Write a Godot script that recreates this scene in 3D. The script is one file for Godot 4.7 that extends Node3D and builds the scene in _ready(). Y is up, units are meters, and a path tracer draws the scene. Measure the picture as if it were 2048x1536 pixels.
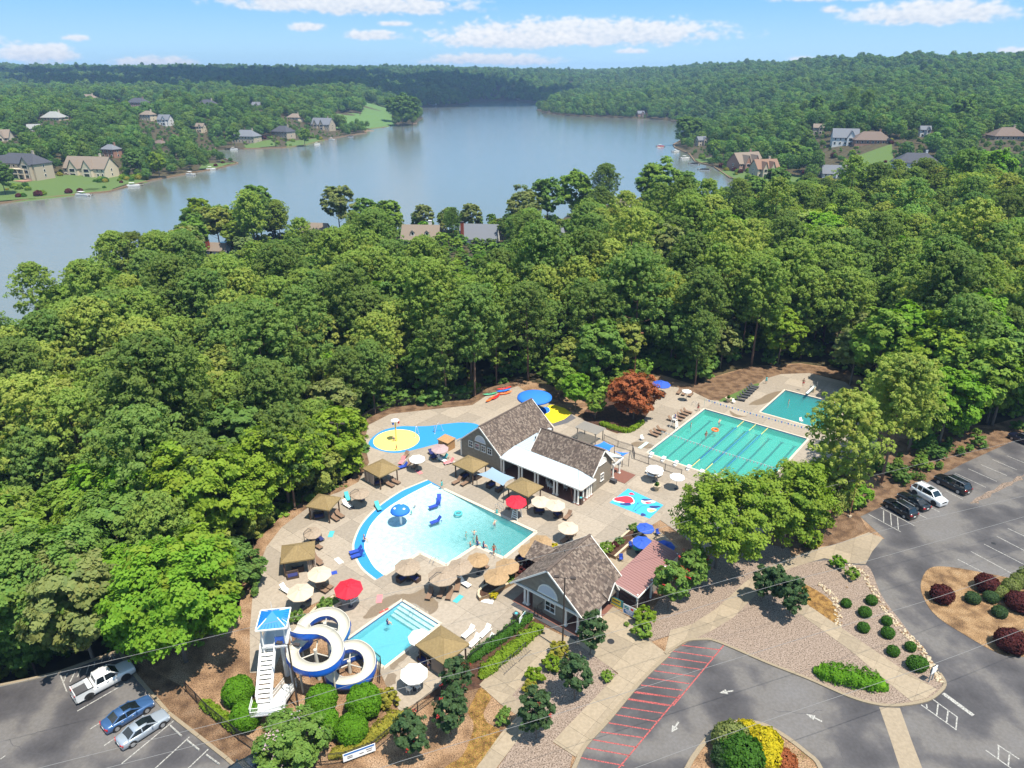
extends Node3D
# An aquatic centre by a wooded lake, seen from a drone. Units are metres, y is up, the pool deck is y = 0.

const LAKE := -9.0
const TURN := -39.0          # the pools and the pool houses share one grid, turned by this many degrees
var E1 := Vector3(cos(deg_to_rad(39.0)), 0, sin(deg_to_rad(39.0)))
var E2 := Vector3(-sin(deg_to_rad(39.0)), 0, cos(deg_to_rad(39.0)))
var rng := RandomNumberGenerator.new()
var M := {}
var used := {}

func _ready():
	rng.seed = 7
	set_camera_and_light()
	make_materials()
	make_lake_field()
	make_terrain()
	make_site_surfaces()
	make_pools()
	make_buildings()
	make_slide()
	make_furniture()
	make_people()
	make_cars()
	make_fences_and_wires()
	make_site_plants()
	make_shore_houses()
	make_woods()

func set_camera_and_light():
	var cam := Camera3D.new()
	cam.name = "camera"
	cam.position = Vector3(0, 60, 0)
	cam.rotation_degrees = Vector3(-23.5, 0, 0)
	cam.fov = 56.47
	cam.near = 0.5
	cam.far = 9000.0
	cam.current = true
	add_child(cam)
	var env := Environment.new()
	env.background_mode = Environment.BG_SKY
	env.sky = Sky.new()
	env.sky.sky_material = make_sky()
	env.tonemap_mode = Environment.TONE_MAPPER_LINEAR
	env.tonemap_exposure = 2.45
	env.sdfgi_enabled = true
	env.ssao_enabled = true
	env.ssil_enabled = true
	env.fog_enabled = true
	env.fog_density = 0.00012
	env.fog_light_color = Color(0.62, 0.76, 0.95)
	env.volumetric_fog_enabled = true
	env.volumetric_fog_density = 0.0
	var we := WorldEnvironment.new()
	we.name = "world_environment"
	we.environment = env
	add_child(we)
	var sun := DirectionalLight3D.new()
	sun.name = "sun"
	sun.light_energy = 1.12
	sun.light_color = Color(1.0, 0.965, 0.9)
	sun.light_angular_distance = 0.5
	sun.shadow_enabled = true
	sun.directional_shadow_max_distance = 3000.0
	add_child(sun)
	sun.look_at_from_position(Vector3(0.30, 1.0, 0.28) * 100.0, Vector3.ZERO, Vector3(0, 0, -1))

func make_sky():
	var w := 4096
	var h := 2048
	var n := FastNoiseLite.new()
	n.seed = 5
	n.noise_type = FastNoiseLite.TYPE_SIMPLEX_SMOOTH
	n.frequency = 1.0
	n.fractal_octaves = 5
	var small := Image.create(4, 1024, false, Image.FORMAT_RGBAF)
	for y in 1024:
		var el := 90.0 - (y + 0.5) / 1024.0 * 180.0
		var c := Color(0.215, 0.335, 0.43).lerp(Color(0.092, 0.24, 0.41), smoothstep(0.0, 7.0, el))
		c = c.lerp(Color(0.075, 0.2, 0.38), smoothstep(5.0, 75.0, el))
		if el < 0.0:
			c = Color(0.215, 0.335, 0.43).lerp(Color(0.1, 0.12, 0.12), clampf(-el / 6.0, 0, 1))
		for x in 4:
			small.set_pixel(x, y, c)
	small.resize(w, h, Image.INTERPOLATE_BILINEAR)
	# azimuth (degrees right of the view), elevation, half width, half height
	var clouds := [[-11.2, 4.29, 10.0, 0.98], [-18.0, 4.94, 7.3, 0.88], [-14.3, 2.86, 1.4, 0.43], [-10.0, 2.40, 2.4, 0.48], [-8.3, 3.17, 1.4, 0.25], [5.0, 2.45, 12.4, 1.30], [0.0, 2.06, 6.9, 0.86], [-1.5, 0.81, 5.5, 0.56], [8.7, 1.41, 1.4, 0.25], [27.4, 3.36, 5.7, 1.02], [21.7, 3.82, 0.8, 0.35], [21.5, 4.58, 4.5, 0.49],
		[20.4, 0.81, 1.3, 0.28], [32.3, 1.23, 1.1, 0.25], [-31.1, 1.0, 2.6, 0.89], [-34.0, 1.76, 1.6, 0.5], [-24.7, 0.64, 3.3, 0.47], [-28.8, 2.01, 0.9, 0.21]]
	var r := RandomNumberGenerator.new()
	r.seed = 11
	for i in 300:
		var el := 1.0 + pow(r.randf(), 1.3) * 80.0
		var az := r.randf_range(-180, 180)
		if absf(az) < 42.0 and el < 9.0:
			continue
		clouds.append([az, el, r.randf_range(2.0, 8.0) / maxf(cos(deg_to_rad(el)), 0.25), r.randf_range(0.4, 1.3) * (1.0 + el * 0.07)])
	for k in clouds:
		var x0 := int((k[0] - k[2] * 1.5) / 360.0 * w)
		var x1 := int((k[0] + k[2] * 1.5) / 360.0 * w)
		var y0 := int((90.0 - k[1] - k[3] * 2.2) / 180.0 * h)
		var y1 := int((90.0 - k[1] + k[3] * 1.6) / 180.0 * h)
		var st := 1 if k[1] < 10.0 else 4
		for y in range(maxi(y0, 0), mini(y1, h), st):
			var el := 90.0 - (y + 0.5) / h * 180.0
			for x in range(x0, x1, st):
				var az := (x + 0.5) / w * 360.0
				var dx: float = (az - k[0]) / k[2]
				var dy: float = (el - k[1]) / k[3]
				if dy < 0.0:
					dy *= 1.7
				var nz := n.get_noise_2d(az * 0.42, el * 1.25)
				var nf := n.get_noise_2d(az * 1.6 + 500.0, el * 4.0)
				var d := 0.92 - (dx * dx + dy * dy) * 0.8 + nz * 0.55 + nf * 0.3
				d = smoothstep(0.12, 0.62, d) * clampf(1.5 - absf(dx), 0, 1) 
				if d <= 0.0:
					continue
				var lit := clampf(0.55 + dy * 0.35 + nf * 0.7 + nz * 0.3, 0.0, 1.0)
				var cc := Color(0.28, 0.31, 0.36).lerp(Color(0.41, 0.414, 0.42), lit)
				var xx := posmod(x, w)
				cc = small.get_pixel(xx, y).lerp(cc, minf(d, 0.93))
				if st == 1:
					small.set_pixel(xx, y, cc)
				else:
					small.fill_rect(Rect2i(xx, y, st, st), cc)
	var m := PanoramaSkyMaterial.new()
	m.panorama = ImageTexture.create_from_image(small)
	return m

# ---------- helpers ----------
class G:
	var v = PackedVector3Array()
	var c = PackedColorArray()
	var uv = PackedVector2Array()
	var tint = Color(1, 1, 1)
	var tinted = false
	func tri(a, b, d):
		v.append(a); v.append(b); v.append(d)
		if tinted:
			c.append(tint); c.append(tint); c.append(tint)
	func quad(a, b, d, e):
		tri(a, b, d)
		tri(a, d, e)
	func box(at, s, b = Basis()):
		var x = b.x * s.x * 0.5
		var y = b.y * s.y * 0.5
		var z = b.z * s.z * 0.5
		var p = []
		for i in 8:
			p.append(at + (x if i & 1 else -x) + (y if i & 2 else -y) + (z if i & 4 else -z))
		quad(p[4], p[6], p[7], p[5]); quad(p[1], p[3], p[2], p[0])
		quad(p[5], p[7], p[3], p[1]); quad(p[0], p[2], p[6], p[4])
		quad(p[6], p[2], p[3], p[7]); quad(p[0], p[4], p[5], p[1])
	func beam(a, b, w, h, up = Vector3.UP):
		var z = (b - a)
		var l = z.length()
		if l < 0.0001:
			return
		z /= l
		if absf(z.dot(up)) > 0.98:
			up = Vector3.RIGHT
		var x = up.cross(z).normalized()
		box((a + b) * 0.5, Vector3(w, h, l), Basis(x, z.cross(x), z))
	func prism(poly, y0, y1, bottom = false):
		var p = PackedVector2Array(poly)
		if Geometry2D.is_polygon_clockwise(p):
			p.reverse()
		var t = Geometry2D.triangulate_polygon(p)
		for i in range(0, t.size(), 3):
			var a = p[t[i]]; var b = p[t[i + 1]]; var d = p[t[i + 2]]
			if (b - a).cross(d - a) < 0.0:
				var q = b; b = d; d = q
			tri(Vector3(a.x, y1, a.y), Vector3(b.x, y1, b.y), Vector3(d.x, y1, d.y))
			if bottom:
				tri(Vector3(a.x, y0, a.y), Vector3(d.x, y0, d.y), Vector3(b.x, y0, b.y))
		if y1 - y0 > 0.0001:
			for i in p.size():
				var a = p[i]; var b = p[(i + 1) % p.size()]
				quad(Vector3(a.x, y0, a.y), Vector3(b.x, y0, b.y), Vector3(b.x, y1, b.y), Vector3(a.x, y1, a.y))
	func tube(pts, r0, r1 = -1.0, sides = 7, cap = true):
		if r1 < 0.0:
			r1 = r0
		var rings = []
		var up = Vector3(0.13, 0.07, 0.99).normalized()
		for i in pts.size():
			var d = (pts[mini(i + 1, pts.size() - 1)] - pts[maxi(i - 1, 0)]).normalized()
			var x = d.cross(up)
			if x.length() < 0.05:
				x = d.cross(Vector3.RIGHT)
			x = x.normalized()
			var y = d.cross(x)
			var r = lerpf(r0, r1, float(i) / maxf(pts.size() - 1, 1))
			var ring = []
			for k in sides:
				var a = TAU * k / sides
				ring.append(pts[i] + (x * cos(a) + y * sin(a)) * r)
			rings.append(ring)
		for i in rings.size() - 1:
			for k in sides:
				var k2 = (k + 1) % sides
				quad(rings[i][k], rings[i][k2], rings[i + 1][k2], rings[i + 1][k])
		if cap:
			for k in range(1, sides - 1):
				tri(rings[0][0], rings[0][k + 1], rings[0][k])
				var e = rings[rings.size() - 1]
				tri(e[0], e[k], e[k + 1])
	func lathe(at, prof, sides = 12, sx = 1.0, sz = 1.0):
		for i in prof.size() - 1:
			for k in sides:
				var a = TAU * k / sides
				var b = TAU * (k + 1) / sides
				var p = prof[i]; var q = prof[i + 1]
				var A = at + Vector3(cos(a) * p.x * sx, p.y, sin(a) * p.x * sz)
				var B = at + Vector3(cos(b) * p.x * sx, p.y, sin(b) * p.x * sz)
				var C = at + Vector3(cos(b) * q.x * sx, q.y, sin(b) * q.x * sz)
				var D = at + Vector3(cos(a) * q.x * sx, q.y, sin(a) * q.x * sz)
				if p.x < 0.0001:
					tri(A, C, D)
				elif q.x < 0.0001:
					tri(A, B, C)
				else:
					quad(A, B, C, D)
	func loft(rings, closed = true, caps = true):
		var m = rings[0].size()
		for i in rings.size() - 1:
			for k in (m if closed else m - 1):
				var k2 = (k + 1) % m
				quad(rings[i][k], rings[i][k2], rings[i + 1][k2], rings[i + 1][k])
		if caps:
			for e in [[rings[0], false], [rings[rings.size() - 1], true]]:
				var mid = Vector3.ZERO
				for p in e[0]:
					mid += p
				mid /= m
				for k in m:
					var p = e[0][k]; var q = e[0][(k + 1) % m]
					if e[1]:
						tri(mid, p, q)
					else:
						tri(mid, q, p)
	func mesh(smooth = false):
		if v.is_empty():
			return null
		if smooth:
			var st = SurfaceTool.new()
			st.begin(Mesh.PRIMITIVE_TRIANGLES)
			st.set_smooth_group(0)
			for i in v.size():
				if tinted:
					st.set_color(c[i])
				st.add_vertex(v[i])
			st.index()
			st.generate_normals()
			return st.commit()
		var arr = []
		arr.resize(Mesh.ARRAY_MAX)
		arr[Mesh.ARRAY_VERTEX] = v
		if tinted:
			arr[Mesh.ARRAY_COLOR] = c
		if uv.size() == v.size():
			arr[Mesh.ARRAY_TEX_UV] = uv
		var am = ArrayMesh.new()
		am.add_surface_from_arrays(Mesh.PRIMITIVE_TRIANGLES, arr)
		return am

func numbered(n):
	used[n] = used.get(n, 0) + 1
	return n if used[n] == 1 else "%s_%03d" % [n, used[n] - 1]

func tag(o, label, category, group = "", kind = ""):
	if label: o.set_meta("label", label)
	if category: o.set_meta("category", category)
	if group: o.set_meta("group", group)
	if kind: o.set_meta("kind", kind)
	return o

func thing(called, label, category, at = Vector3.ZERO, turn = 0.0, group = ""):
	var o = Node3D.new()
	o.name = numbered(called)
	add_child(o)
	o.position = at
	o.rotation_degrees.y = turn
	return tag(o, label, category, group)

func part(parent, called, mesh, material, at = Vector3.ZERO, turn = 0.0):
	if mesh is G:
		mesh = mesh.mesh()
	var o = MeshInstance3D.new()
	o.name = called
	o.mesh = mesh
	o.material_override = material
	parent.add_child(o, true)
	o.position = at
	o.rotation_degrees.y = turn
	return o

func solo(called, mesh, material, label, category, group = "", at = Vector3.ZERO, turn = 0.0):
	var o = part(self, numbered(called), mesh, material, at, turn)
	return tag(o, label, category, group)

func struct(called, mesh, material, at = Vector3.ZERO):
	var o = part(self, numbered(called), mesh, material, at)
	o.set_meta("kind", "structure")
	return o

func struct_root(called):
	var o = Node3D.new()
	o.name = numbered(called)
	add_child(o)
	o.set_meta("kind", "structure")
	return o

func copy_of(o, at, turn, label = "", group = ""):
	var c = o.duplicate()
	c.name = numbered(str(o.name).rstrip("0123456789").trim_suffix("_"))
	add_child(c)
	c.position = at
	c.rotation_degrees.y = turn
	if label: c.set_meta("label", label)
	if group: c.set_meta("group", group)
	return c

func bx(s, at = Vector3.ZERO, b = Basis()):
	var g = G.new()
	g.box(at, s, b)
	return g

func pv(flat):
	var p = PackedVector2Array()
	for i in range(0, flat.size(), 2):
		p.append(Vector2(flat[i], flat[i + 1]))
	return p

func pv3(flat):
	var p = []
	for i in range(0, flat.size(), 3):
		p.append(Vector3(flat[i], flat[i + 1], flat[i + 2]))
	return p

func v3(p, y = 0.0):
	return Vector3(p.x, y, p.y)

func smooth_line(p, n = 6, closed = false):
	var o = PackedVector2Array()
	var m: int = p.size()
	for i in (m if closed else m - 1):
		var a = p[posmod(i - 1, m)] if closed else p[maxi(i - 1, 0)]
		var b = p[i]
		var c = p[(i + 1) % m]
		var d = p[(i + 2) % m] if closed else p[mini(i + 2, m - 1)]
		for k in n:
			o.append(b.cubic_interpolate(c, a, d, float(k) / n))
	if not closed:
		o.append(p[m - 1])
	return o

func smooth3(p, n = 6):
	var o = []
	for i in p.size() - 1:
		for k in n:
			o.append(p[i].cubic_interpolate(p[i + 1], p[maxi(i - 1, 0)], p[mini(i + 2, p.size() - 1)], float(k) / n))
	o.append(p[p.size() - 1])
	return o

func offset_line(p, d, closed = false):
	var o = PackedVector2Array()
	for i in p.size():
		var a = p[posmod(i - 1, p.size())] if closed else p[maxi(i - 1, 0)]
		var b = p[(i + 1) % p.size()] if closed else p[mini(i + 1, p.size() - 1)]
		var t = (b - a).normalized()
		o.append(p[i] + Vector2(-t.y, t.x) * d)
	return o

func band(p, w, closed = false):
	# the polygon of a strip of width w along a line
	var a = offset_line(p, w * 0.5, closed)
	var b = offset_line(p, -w * 0.5, closed)
	b.reverse()
	a.append_array(b)
	return a

func strip(g, p, w, y0, y1, closed = false):
	var a = offset_line(p, w * 0.5, closed)
	var b = offset_line(p, -w * 0.5, closed)
	for i in (p.size() if closed else p.size() - 1):
		var j = (i + 1) % p.size()
		g.quad(v3(b[i], y1), v3(b[j], y1), v3(a[j], y1), v3(a[i], y1))
		if y1 > y0:
			g.quad(v3(a[i], y0), v3(a[i], y1), v3(a[j], y1), v3(a[j], y0))
			g.quad(v3(b[j], y0), v3(b[j], y1), v3(b[i], y1), v3(b[i], y0))
	if y1 > y0 and not closed:
		for e in [0, p.size() - 1]:
			g.quad(v3(a[e], y0), v3(a[e], y1), v3(b[e], y1), v3(b[e], y0))

func clipped(poly, holes):
	var todo = [poly]
	for h in holes:
		var next = []
		for q in todo:
			for r in Geometry2D.clip_polygons(q, h):
				if not Geometry2D.is_polygon_clockwise(r):
					next.append(r)
		todo = next
	return todo

func cells(poly, holes, cell, deg, gap, origin = Vector2.ZERO):
	# the pieces of a polygon cut by a turned grid, with holes taken out
	var out = []
	var back = Transform2D(deg_to_rad(deg), origin)
	var to = back.affine_inverse()
	var p = to * poly
	if Geometry2D.is_polygon_clockwise(p):
		p.reverse()
	var hs = []
	for h in holes:
		var q = to * h
		if Geometry2D.is_polygon_clockwise(q):
			q.reverse()
		hs.append(q)
	var lo = p[0]
	var hi = p[0]
	for q in p:
		lo = lo.min(q)
		hi = hi.max(q)
	for i in range(floori(lo.x / cell.x), ceili(hi.x / cell.x)):
		for j in range(floori(lo.y / cell.y), ceili(hi.y / cell.y)):
			var g = gap * 0.5
			var r = PackedVector2Array([Vector2(i * cell.x + g, j * cell.y + g), Vector2((i + 1) * cell.x - g, j * cell.y + g), Vector2((i + 1) * cell.x - g, (j + 1) * cell.y - g), Vector2(i * cell.x + g, (j + 1) * cell.y - g)])
			for a in Geometry2D.intersect_polygons(r, p):
				if Geometry2D.is_polygon_clockwise(a):
					continue
				var near = []
				for h in hs:
					if Geometry2D.intersect_polygons(a, h).size():
						near.append(h)
				for b in (clipped(a, near) if near.size() else [a]):
					if area(b) > 0.03:
						out.append(back * b)
	return out

func area(p):
	var s = 0.0
	for i in p.size():
		s += p[i].cross(p[(i + 1) % p.size()])
	return absf(s) * 0.5

func sheet(poly, holes, y0, y1, cell = 12.0):
	var g = G.new()
	for q in cells(poly, holes, Vector2(cell, cell), 0.0, 0.0):
		if y1 > y0:
			g.prism(q, y1, y1)
		else:
			g.prism(q, y1, y1)
	return g

# ---------- materials ----------
func srgb(r, g, b):
	return Color(r / 255.0, g / 255.0, b / 255.0)

func noise_tex(freq, lo, hi, seed_ = 1, oct = 5, size = 512, kind = FastNoiseLite.TYPE_SIMPLEX_SMOOTH, stops = []):
	var n := FastNoiseLite.new()
	n.seed = seed_
	n.noise_type = kind
	n.frequency = freq
	n.fractal_octaves = oct
	var t := NoiseTexture2D.new()
	t.width = size
	t.height = size
	t.seamless = true
	t.noise = n
	var g := Gradient.new()
	g.offsets = PackedFloat32Array([0.0, 1.0])
	g.colors = PackedColorArray([lo, hi])
	if stops.size():
		var o := PackedFloat32Array()
		var c := PackedColorArray()
		for s in stops:
			o.append(s[0])
			c.append(s[1])
		g.offsets = o
		g.colors = c
	t.color_ramp = g
	return t

func normal_tex(freq, seed_ = 1, strength = 4.0, oct = 4):
	var n := FastNoiseLite.new()
	n.seed = seed_
	n.noise_type = FastNoiseLite.TYPE_SIMPLEX_SMOOTH
	n.frequency = freq
	n.fractal_octaves = oct
	var t := NoiseTexture2D.new()
	t.width = 512
	t.height = 512
	t.seamless = true
	t.as_normal_map = true
	t.bump_strength = strength
	t.noise = n
	return t

func mat(key, color, rough = 0.8, tex = null, scale = 0.25, metal = 0.0):
	var m := StandardMaterial3D.new()
	m.resource_name = key
	m.albedo_color = color
	m.roughness = rough
	m.metallic = metal
	if tex:
		m.albedo_texture = tex
		m.uv1_triplanar = true
		m.uv1_world_triplanar = true
		m.uv1_scale = Vector3.ONE * scale
	M[key] = m
	return m

func detail(m, tex, scale):
	# a second, finer pattern multiplied over the first
	m.detail_enabled = true
	m.detail_albedo = tex
	m.detail_blend_mode = BaseMaterial3D.BLEND_MODE_MUL
	m.detail_uv_layer = BaseMaterial3D.DETAIL_UV_2
	m.uv2_triplanar = true
	m.uv2_world_triplanar = true
	m.uv2_scale = Vector3.ONE * scale

func leaf_mat(key, color, rough = 0.62, back = 0.95):
	var m := StandardMaterial3D.new()
	m.resource_name = key
	m.albedo_color = color
	m.roughness = rough
	m.metallic_specular = 0.25
	m.vertex_color_use_as_albedo = true
	m.backlight_enabled = true
	m.backlight = Color(back * 0.9, back, back * 0.45)
	M[key] = m
	return m

func make_materials():
	var W = Color.WHITE
	var soft = noise_tex(0.008, Color(0.80, 0.79, 0.77), W, 3)
	var mott = noise_tex(0.03, Color(0.88, 0.875, 0.865), W, 4, 6)
	var fine = noise_tex(0.2, Color(0.82, 0.81, 0.80), W, 5, 3)
	var faint = noise_tex(0.05, Color(0.93, 0.925, 0.92), W, 12, 5)
	var grain = noise_tex(0.16, W, W, 7, 2, 512, FastNoiseLite.TYPE_SIMPLEX_SMOOTH, [[0.0, Color(0.38, 0.35, 0.33)], [0.5, Color(0.86, 0.83, 0.8)], [1.0, W]])
	var cell = noise_tex(0.06, Color(0.45, 0.42, 0.4), W, 6, 2, 512, FastNoiseLite.TYPE_CELLULAR)
	var earth = noise_tex(0.01, W, W, 8, 6, 512, FastNoiseLite.TYPE_SIMPLEX_SMOOTH, [[0.0, Color(0.58, 0.52, 0.46)], [0.42, Color(0.84, 0.79, 0.73)], [0.6, Color(0.95, 0.91, 0.86)], [1.0, W]])
	var tar = noise_tex(0.006, W, W, 9, 5, 512, FastNoiseLite.TYPE_SIMPLEX_SMOOTH, [[0.0, Color(0.55, 0.55, 0.58)], [0.4, Color(0.74, 0.74, 0.76)], [0.6, Color(0.95, 0.94, 0.92)], [1.0, W]])
	var worn = noise_tex(0.03, W, W, 13, 6, 512, FastNoiseLite.TYPE_SIMPLEX_SMOOTH, [[0.0, Color(0.6, 0.6, 0.6)], [0.42, Color(0.82, 0.82, 0.82)], [0.55, W], [1.0, W]])
	# ground
	for i in 4:
		var t: float = [1.0, 0.97, 1.02, 0.93][i]
		var m = mat("concrete_%d" % i, Color(0.63 * t, 0.588 * t, 0.535 * t), 0.85, mott, 0.11)
		detail(m, faint, 0.3)
		m = mat("walk_%d" % i, Color(0.615 * t, 0.562 * t, 0.485 * t), 0.88, mott, 0.13)
		detail(m, faint, 0.4)
	mat("joint", srgb(112, 100, 86), 0.95)
	mat("wet", srgb(125, 111, 94), 0.35, mott, 0.2)
	detail(mat("kerb", srgb(155, 142, 121), 0.9, mott, 0.3), fine, 0.8)
	detail(mat("asphalt", srgb(106, 104, 105), 0.9, tar, 0.03), mott, 0.14)
	detail(mat("asphalt_old", srgb(140, 138, 137), 0.9, tar, 0.045), fine, 0.7)
	detail(mat("dirt", srgb(142, 124, 110), 0.95, worn, 0.15), worn, 0.4)
	mat("crack", srgb(66, 66, 70), 0.9)
	mat("earth", srgb(172, 149, 125), 0.95, earth, 0.05)
	detail(M.earth, grain, 0.07)
	mat("straw", srgb(138, 117, 96), 0.95, earth, 0.09)
	detail(M.straw, grain, 0.08)
	mat("bark_mulch", srgb(96, 70, 54), 0.95, earth, 0.3)
	detail(M.bark_mulch, grain, 0.1)
	mat("pea_rock", srgb(162, 148, 138), 0.9, mott, 0.1)
	detail(M.pea_rock, grain, 0.06)
	mat("dry_grass", srgb(168, 138, 79), 0.95, earth, 0.2)
	detail(M.dry_grass, grain, 0.09)
	mat("lawn", srgb(88, 114, 50), 0.95, mott, 0.2)
	detail(M.lawn, fine, 0.6)
	mat("fairway", srgb(84, 116, 58), 0.95, mott, 0.02)
	mat("forest_floor", srgb(79, 75, 47), 0.95, earth, 0.05)
	detail(M.forest_floor, fine, 0.35)
	mat("sand", srgb(170, 147, 115), 0.95, earth, 0.08)
	detail(M.sand, grain, 0.08)
	# paint
	mat("white_paint", srgb(160, 159, 155), 0.8, worn, 0.3)
	mat("red_paint", srgb(168, 80, 78), 0.8, worn, 0.3)
	mat("blue_paint", srgb(44, 138, 205), 0.6, mott, 0.3)
	mat("cyan_paint", srgb(58, 166, 214), 0.7, mott, 0.3)
	mat("yellow_paint", srgb(236, 214, 118), 0.7, mott, 0.3)
	mat("bright_yellow", srgb(238, 212, 30), 0.7, mott, 0.3)
	mat("mural_red", srgb(214, 44, 62), 0.7)
	mat("mural_navy", srgb(40, 52, 110), 0.7)
	mat("mural_white", srgb(226, 226, 222), 0.7)
	mat("dark_rubber", srgb(92, 92, 98), 0.95, mott, 0.4)
	# water and pool shells
	mat("plaster", srgb(192, 228, 236), 0.7, soft, 0.2)
	mat("plaster_aqua", srgb(84, 198, 182), 0.7, mott, 0.3)
	mat("plaster_blue", srgb(112, 204, 226), 0.7, mott, 0.3)
	mat("plaster_deep", srgb(40, 168, 174), 0.7, mott, 0.3)
	mat("pool_tile", srgb(48, 92, 150), 0.3, fine, 1.0)
	mat("lane_tile", srgb(30, 42, 70), 0.5)
	mat("coping", srgb(196, 186, 170), 0.8, mott, 0.3)
	var w = mat("pool_water", Color(0.75, 0.95, 0.95, 0.06), 0.03)
	w.transparency = BaseMaterial3D.TRANSPARENCY_ALPHA
	w.normal_enabled = true
	w.normal_texture = normal_tex(0.02, 21, 6.0, 4)
	w.normal_scale = 1.4
	w.uv1_triplanar = true
	w.uv1_world_triplanar = true
	w.uv1_scale = Vector3.ONE * 0.22
	var l = mat("lake_water", srgb(102, 107, 104), 0.06)
	l.metallic_specular = 0.5
	l.normal_enabled = true
	l.normal_texture = normal_tex(0.02, 22, 5.0, 5)
	l.normal_scale = 0.25
	l.uv1_triplanar = true
	l.uv1_world_triplanar = true
	l.uv1_scale = Vector3.ONE * 0.045
	# buildings
	mat("siding", srgb(142, 136, 125), 0.8, soft, 0.3)
	mat("stone_wall", srgb(176, 166, 150), 0.9, cell, 0.7)
	mat("white_trim", srgb(226, 224, 218), 0.55)
	for i in 4:
		var k = [srgb(122, 108, 99), srgb(105, 92, 85), srgb(143, 130, 120), srgb(90, 79, 73)][i]
		detail(mat("shingle_%d" % i, k, 0.92, fine, 0.9), mott, 0.5)
	mat("metal_pale", srgb(186, 202, 214), 0.42, null, 1.0, 0.25)
	mat("metal_red", srgb(142, 106, 102), 0.5, null, 1.0, 0.15)
	mat("brick_floor", srgb(124, 82, 70), 0.85, fine, 1.2)
	mat("brick_red", srgb(158, 92, 72), 0.9, cell, 1.4)
	mat("ledge_stone", srgb(186, 156, 122), 0.9, cell, 0.9)
	mat("interior", srgb(58, 54, 52), 0.9)
	var gl = mat("glass", Color(0.10, 0.13, 0.15), 0.06)
	gl.metallic_specular = 0.7
	mat("frosted", srgb(186, 194, 206), 0.4)
	# things
	mat("canvas_tan", srgb(138, 119, 81), 0.85, soft, 0.6)
	mat("canvas_beige", srgb(158, 142, 125), 0.85, soft, 0.6)
	mat("canvas_gold", srgb(164, 137, 103), 0.85, soft, 0.6)
	mat("canvas_cream", srgb(184, 168, 150), 0.85)
	mat("canvas_white", srgb(200, 200, 198), 0.85)
	mat("canvas_red", srgb(204, 18, 44), 0.8)
	mat("canvas_blue", srgb(38, 78, 172), 0.8)
	mat("canvas_pink", srgb(158, 136, 138), 0.85)
	mat("sail_grey", srgb(126, 148, 168), 0.8)
	mat("sail_blue", srgb(30, 108, 206), 0.8)
	mat("curtain", srgb(170, 154, 140), 0.9)
	mat("dark_wood", srgb(84, 66, 52), 0.8)
	mat("wood", srgb(176, 138, 96), 0.8, soft, 0.7)
	mat("grey_wood", srgb(150, 146, 140), 0.85, fine, 0.6)
	mat("wicker", srgb(82, 66, 56), 0.85, fine, 1.5)
	mat("sling", srgb(120, 96, 78), 0.85)
	mat("sling_white", srgb(232, 232, 228), 0.7)
	mat("sling_blue", srgb(34, 66, 158), 0.7)
	mat("sling_pink", srgb(216, 118, 124), 0.8)
	mat("navy_cloth", srgb(40, 46, 98), 0.9)
	mat("teal_cloth", srgb(70, 160, 168), 0.9)
	mat("charcoal", srgb(62, 62, 66), 0.8)
	mat("white_plastic", srgb(222, 222, 220), 0.4)
	mat("slide_white", srgb(184, 180, 168), 0.35)
	mat("slide_blue", srgb(24, 84, 176), 0.3)
	mat("roof_blue", srgb(32, 122, 206), 0.4)
	mat("galvanised", srgb(198, 200, 202), 0.45, null, 1.0, 0.35)
	mat("black_metal", srgb(36, 36, 38), 0.55)
	mat("bronze_pole", srgb(58, 50, 46), 0.6)
	mat("pole_wood", srgb(134, 92, 66), 0.9)
	mat("steel", srgb(200, 204, 208), 0.25, null, 1.0, 0.8)
	mat("wire", srgb(120, 120, 120), 0.5)
	mat("red_plastic", srgb(206, 40, 40), 0.4)
	mat("orange_plastic", srgb(232, 106, 40), 0.4)
	mat("green_plastic", srgb(44, 150, 110), 0.4)
	mat("terracotta", srgb(172, 122, 92), 0.85)
	mat("pot_stone", srgb(176, 162, 138), 0.85)
	mat("bin_brown", srgb(84, 66, 58), 0.7)
	mat("sign_white", srgb(230, 232, 234), 0.6)
	mat("sign_blue", srgb(40, 110, 180), 0.6)
	mat("sign_yellow", srgb(226, 204, 60), 0.6)
	mat("sign_teal", srgb(60, 140, 150), 0.6)
	mat("tyre", srgb(34, 34, 36), 0.85)
	mat("rim", srgb(168, 170, 174), 0.35, null, 1.0, 0.6)
	mat("rim_dark", srgb(40, 40, 42), 0.4, null, 1.0, 0.4)
	mat("lamp_red", srgb(170, 20, 24), 0.25)
	mat("lamp_clear", srgb(214, 218, 222), 0.15)
	mat("plate", srgb(214, 218, 220), 0.5)
	for k in [["car_white", srgb(228, 230, 232)], ["car_blue", srgb(58, 92, 138)], ["car_silver", srgb(150, 160, 172)], ["car_black", srgb(20, 20, 24)], ["car_navy", srgb(22, 26, 48)], ["car_dark", srgb(34, 44, 56)]]:
		var m = mat(k[0], k[1], 0.35, null, 1.0, 0.25)
		m.clearcoat_enabled = true
		m.clearcoat = 1.0
		m.clearcoat_roughness = 0.05
	mat("bark_pine", srgb(122, 98, 82), 0.95, fine, 0.5)
	mat("bark_grey", srgb(112, 102, 92), 0.95, fine, 0.5)
	# foliage: real leaf colours, a few kinds of each
	leaf_mat("pine_a", srgb(136, 159, 74))
	leaf_mat("pine_b", srgb(119, 146, 74))
	leaf_mat("pine_c", srgb(157, 171, 82))
	leaf_mat("pine_d", srgb(111, 133, 66))
	leaf_mat("leaf_a", srgb(128, 156, 63))
	leaf_mat("leaf_b", srgb(115, 146, 68))
	leaf_mat("leaf_c", srgb(134, 159, 53))
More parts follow.
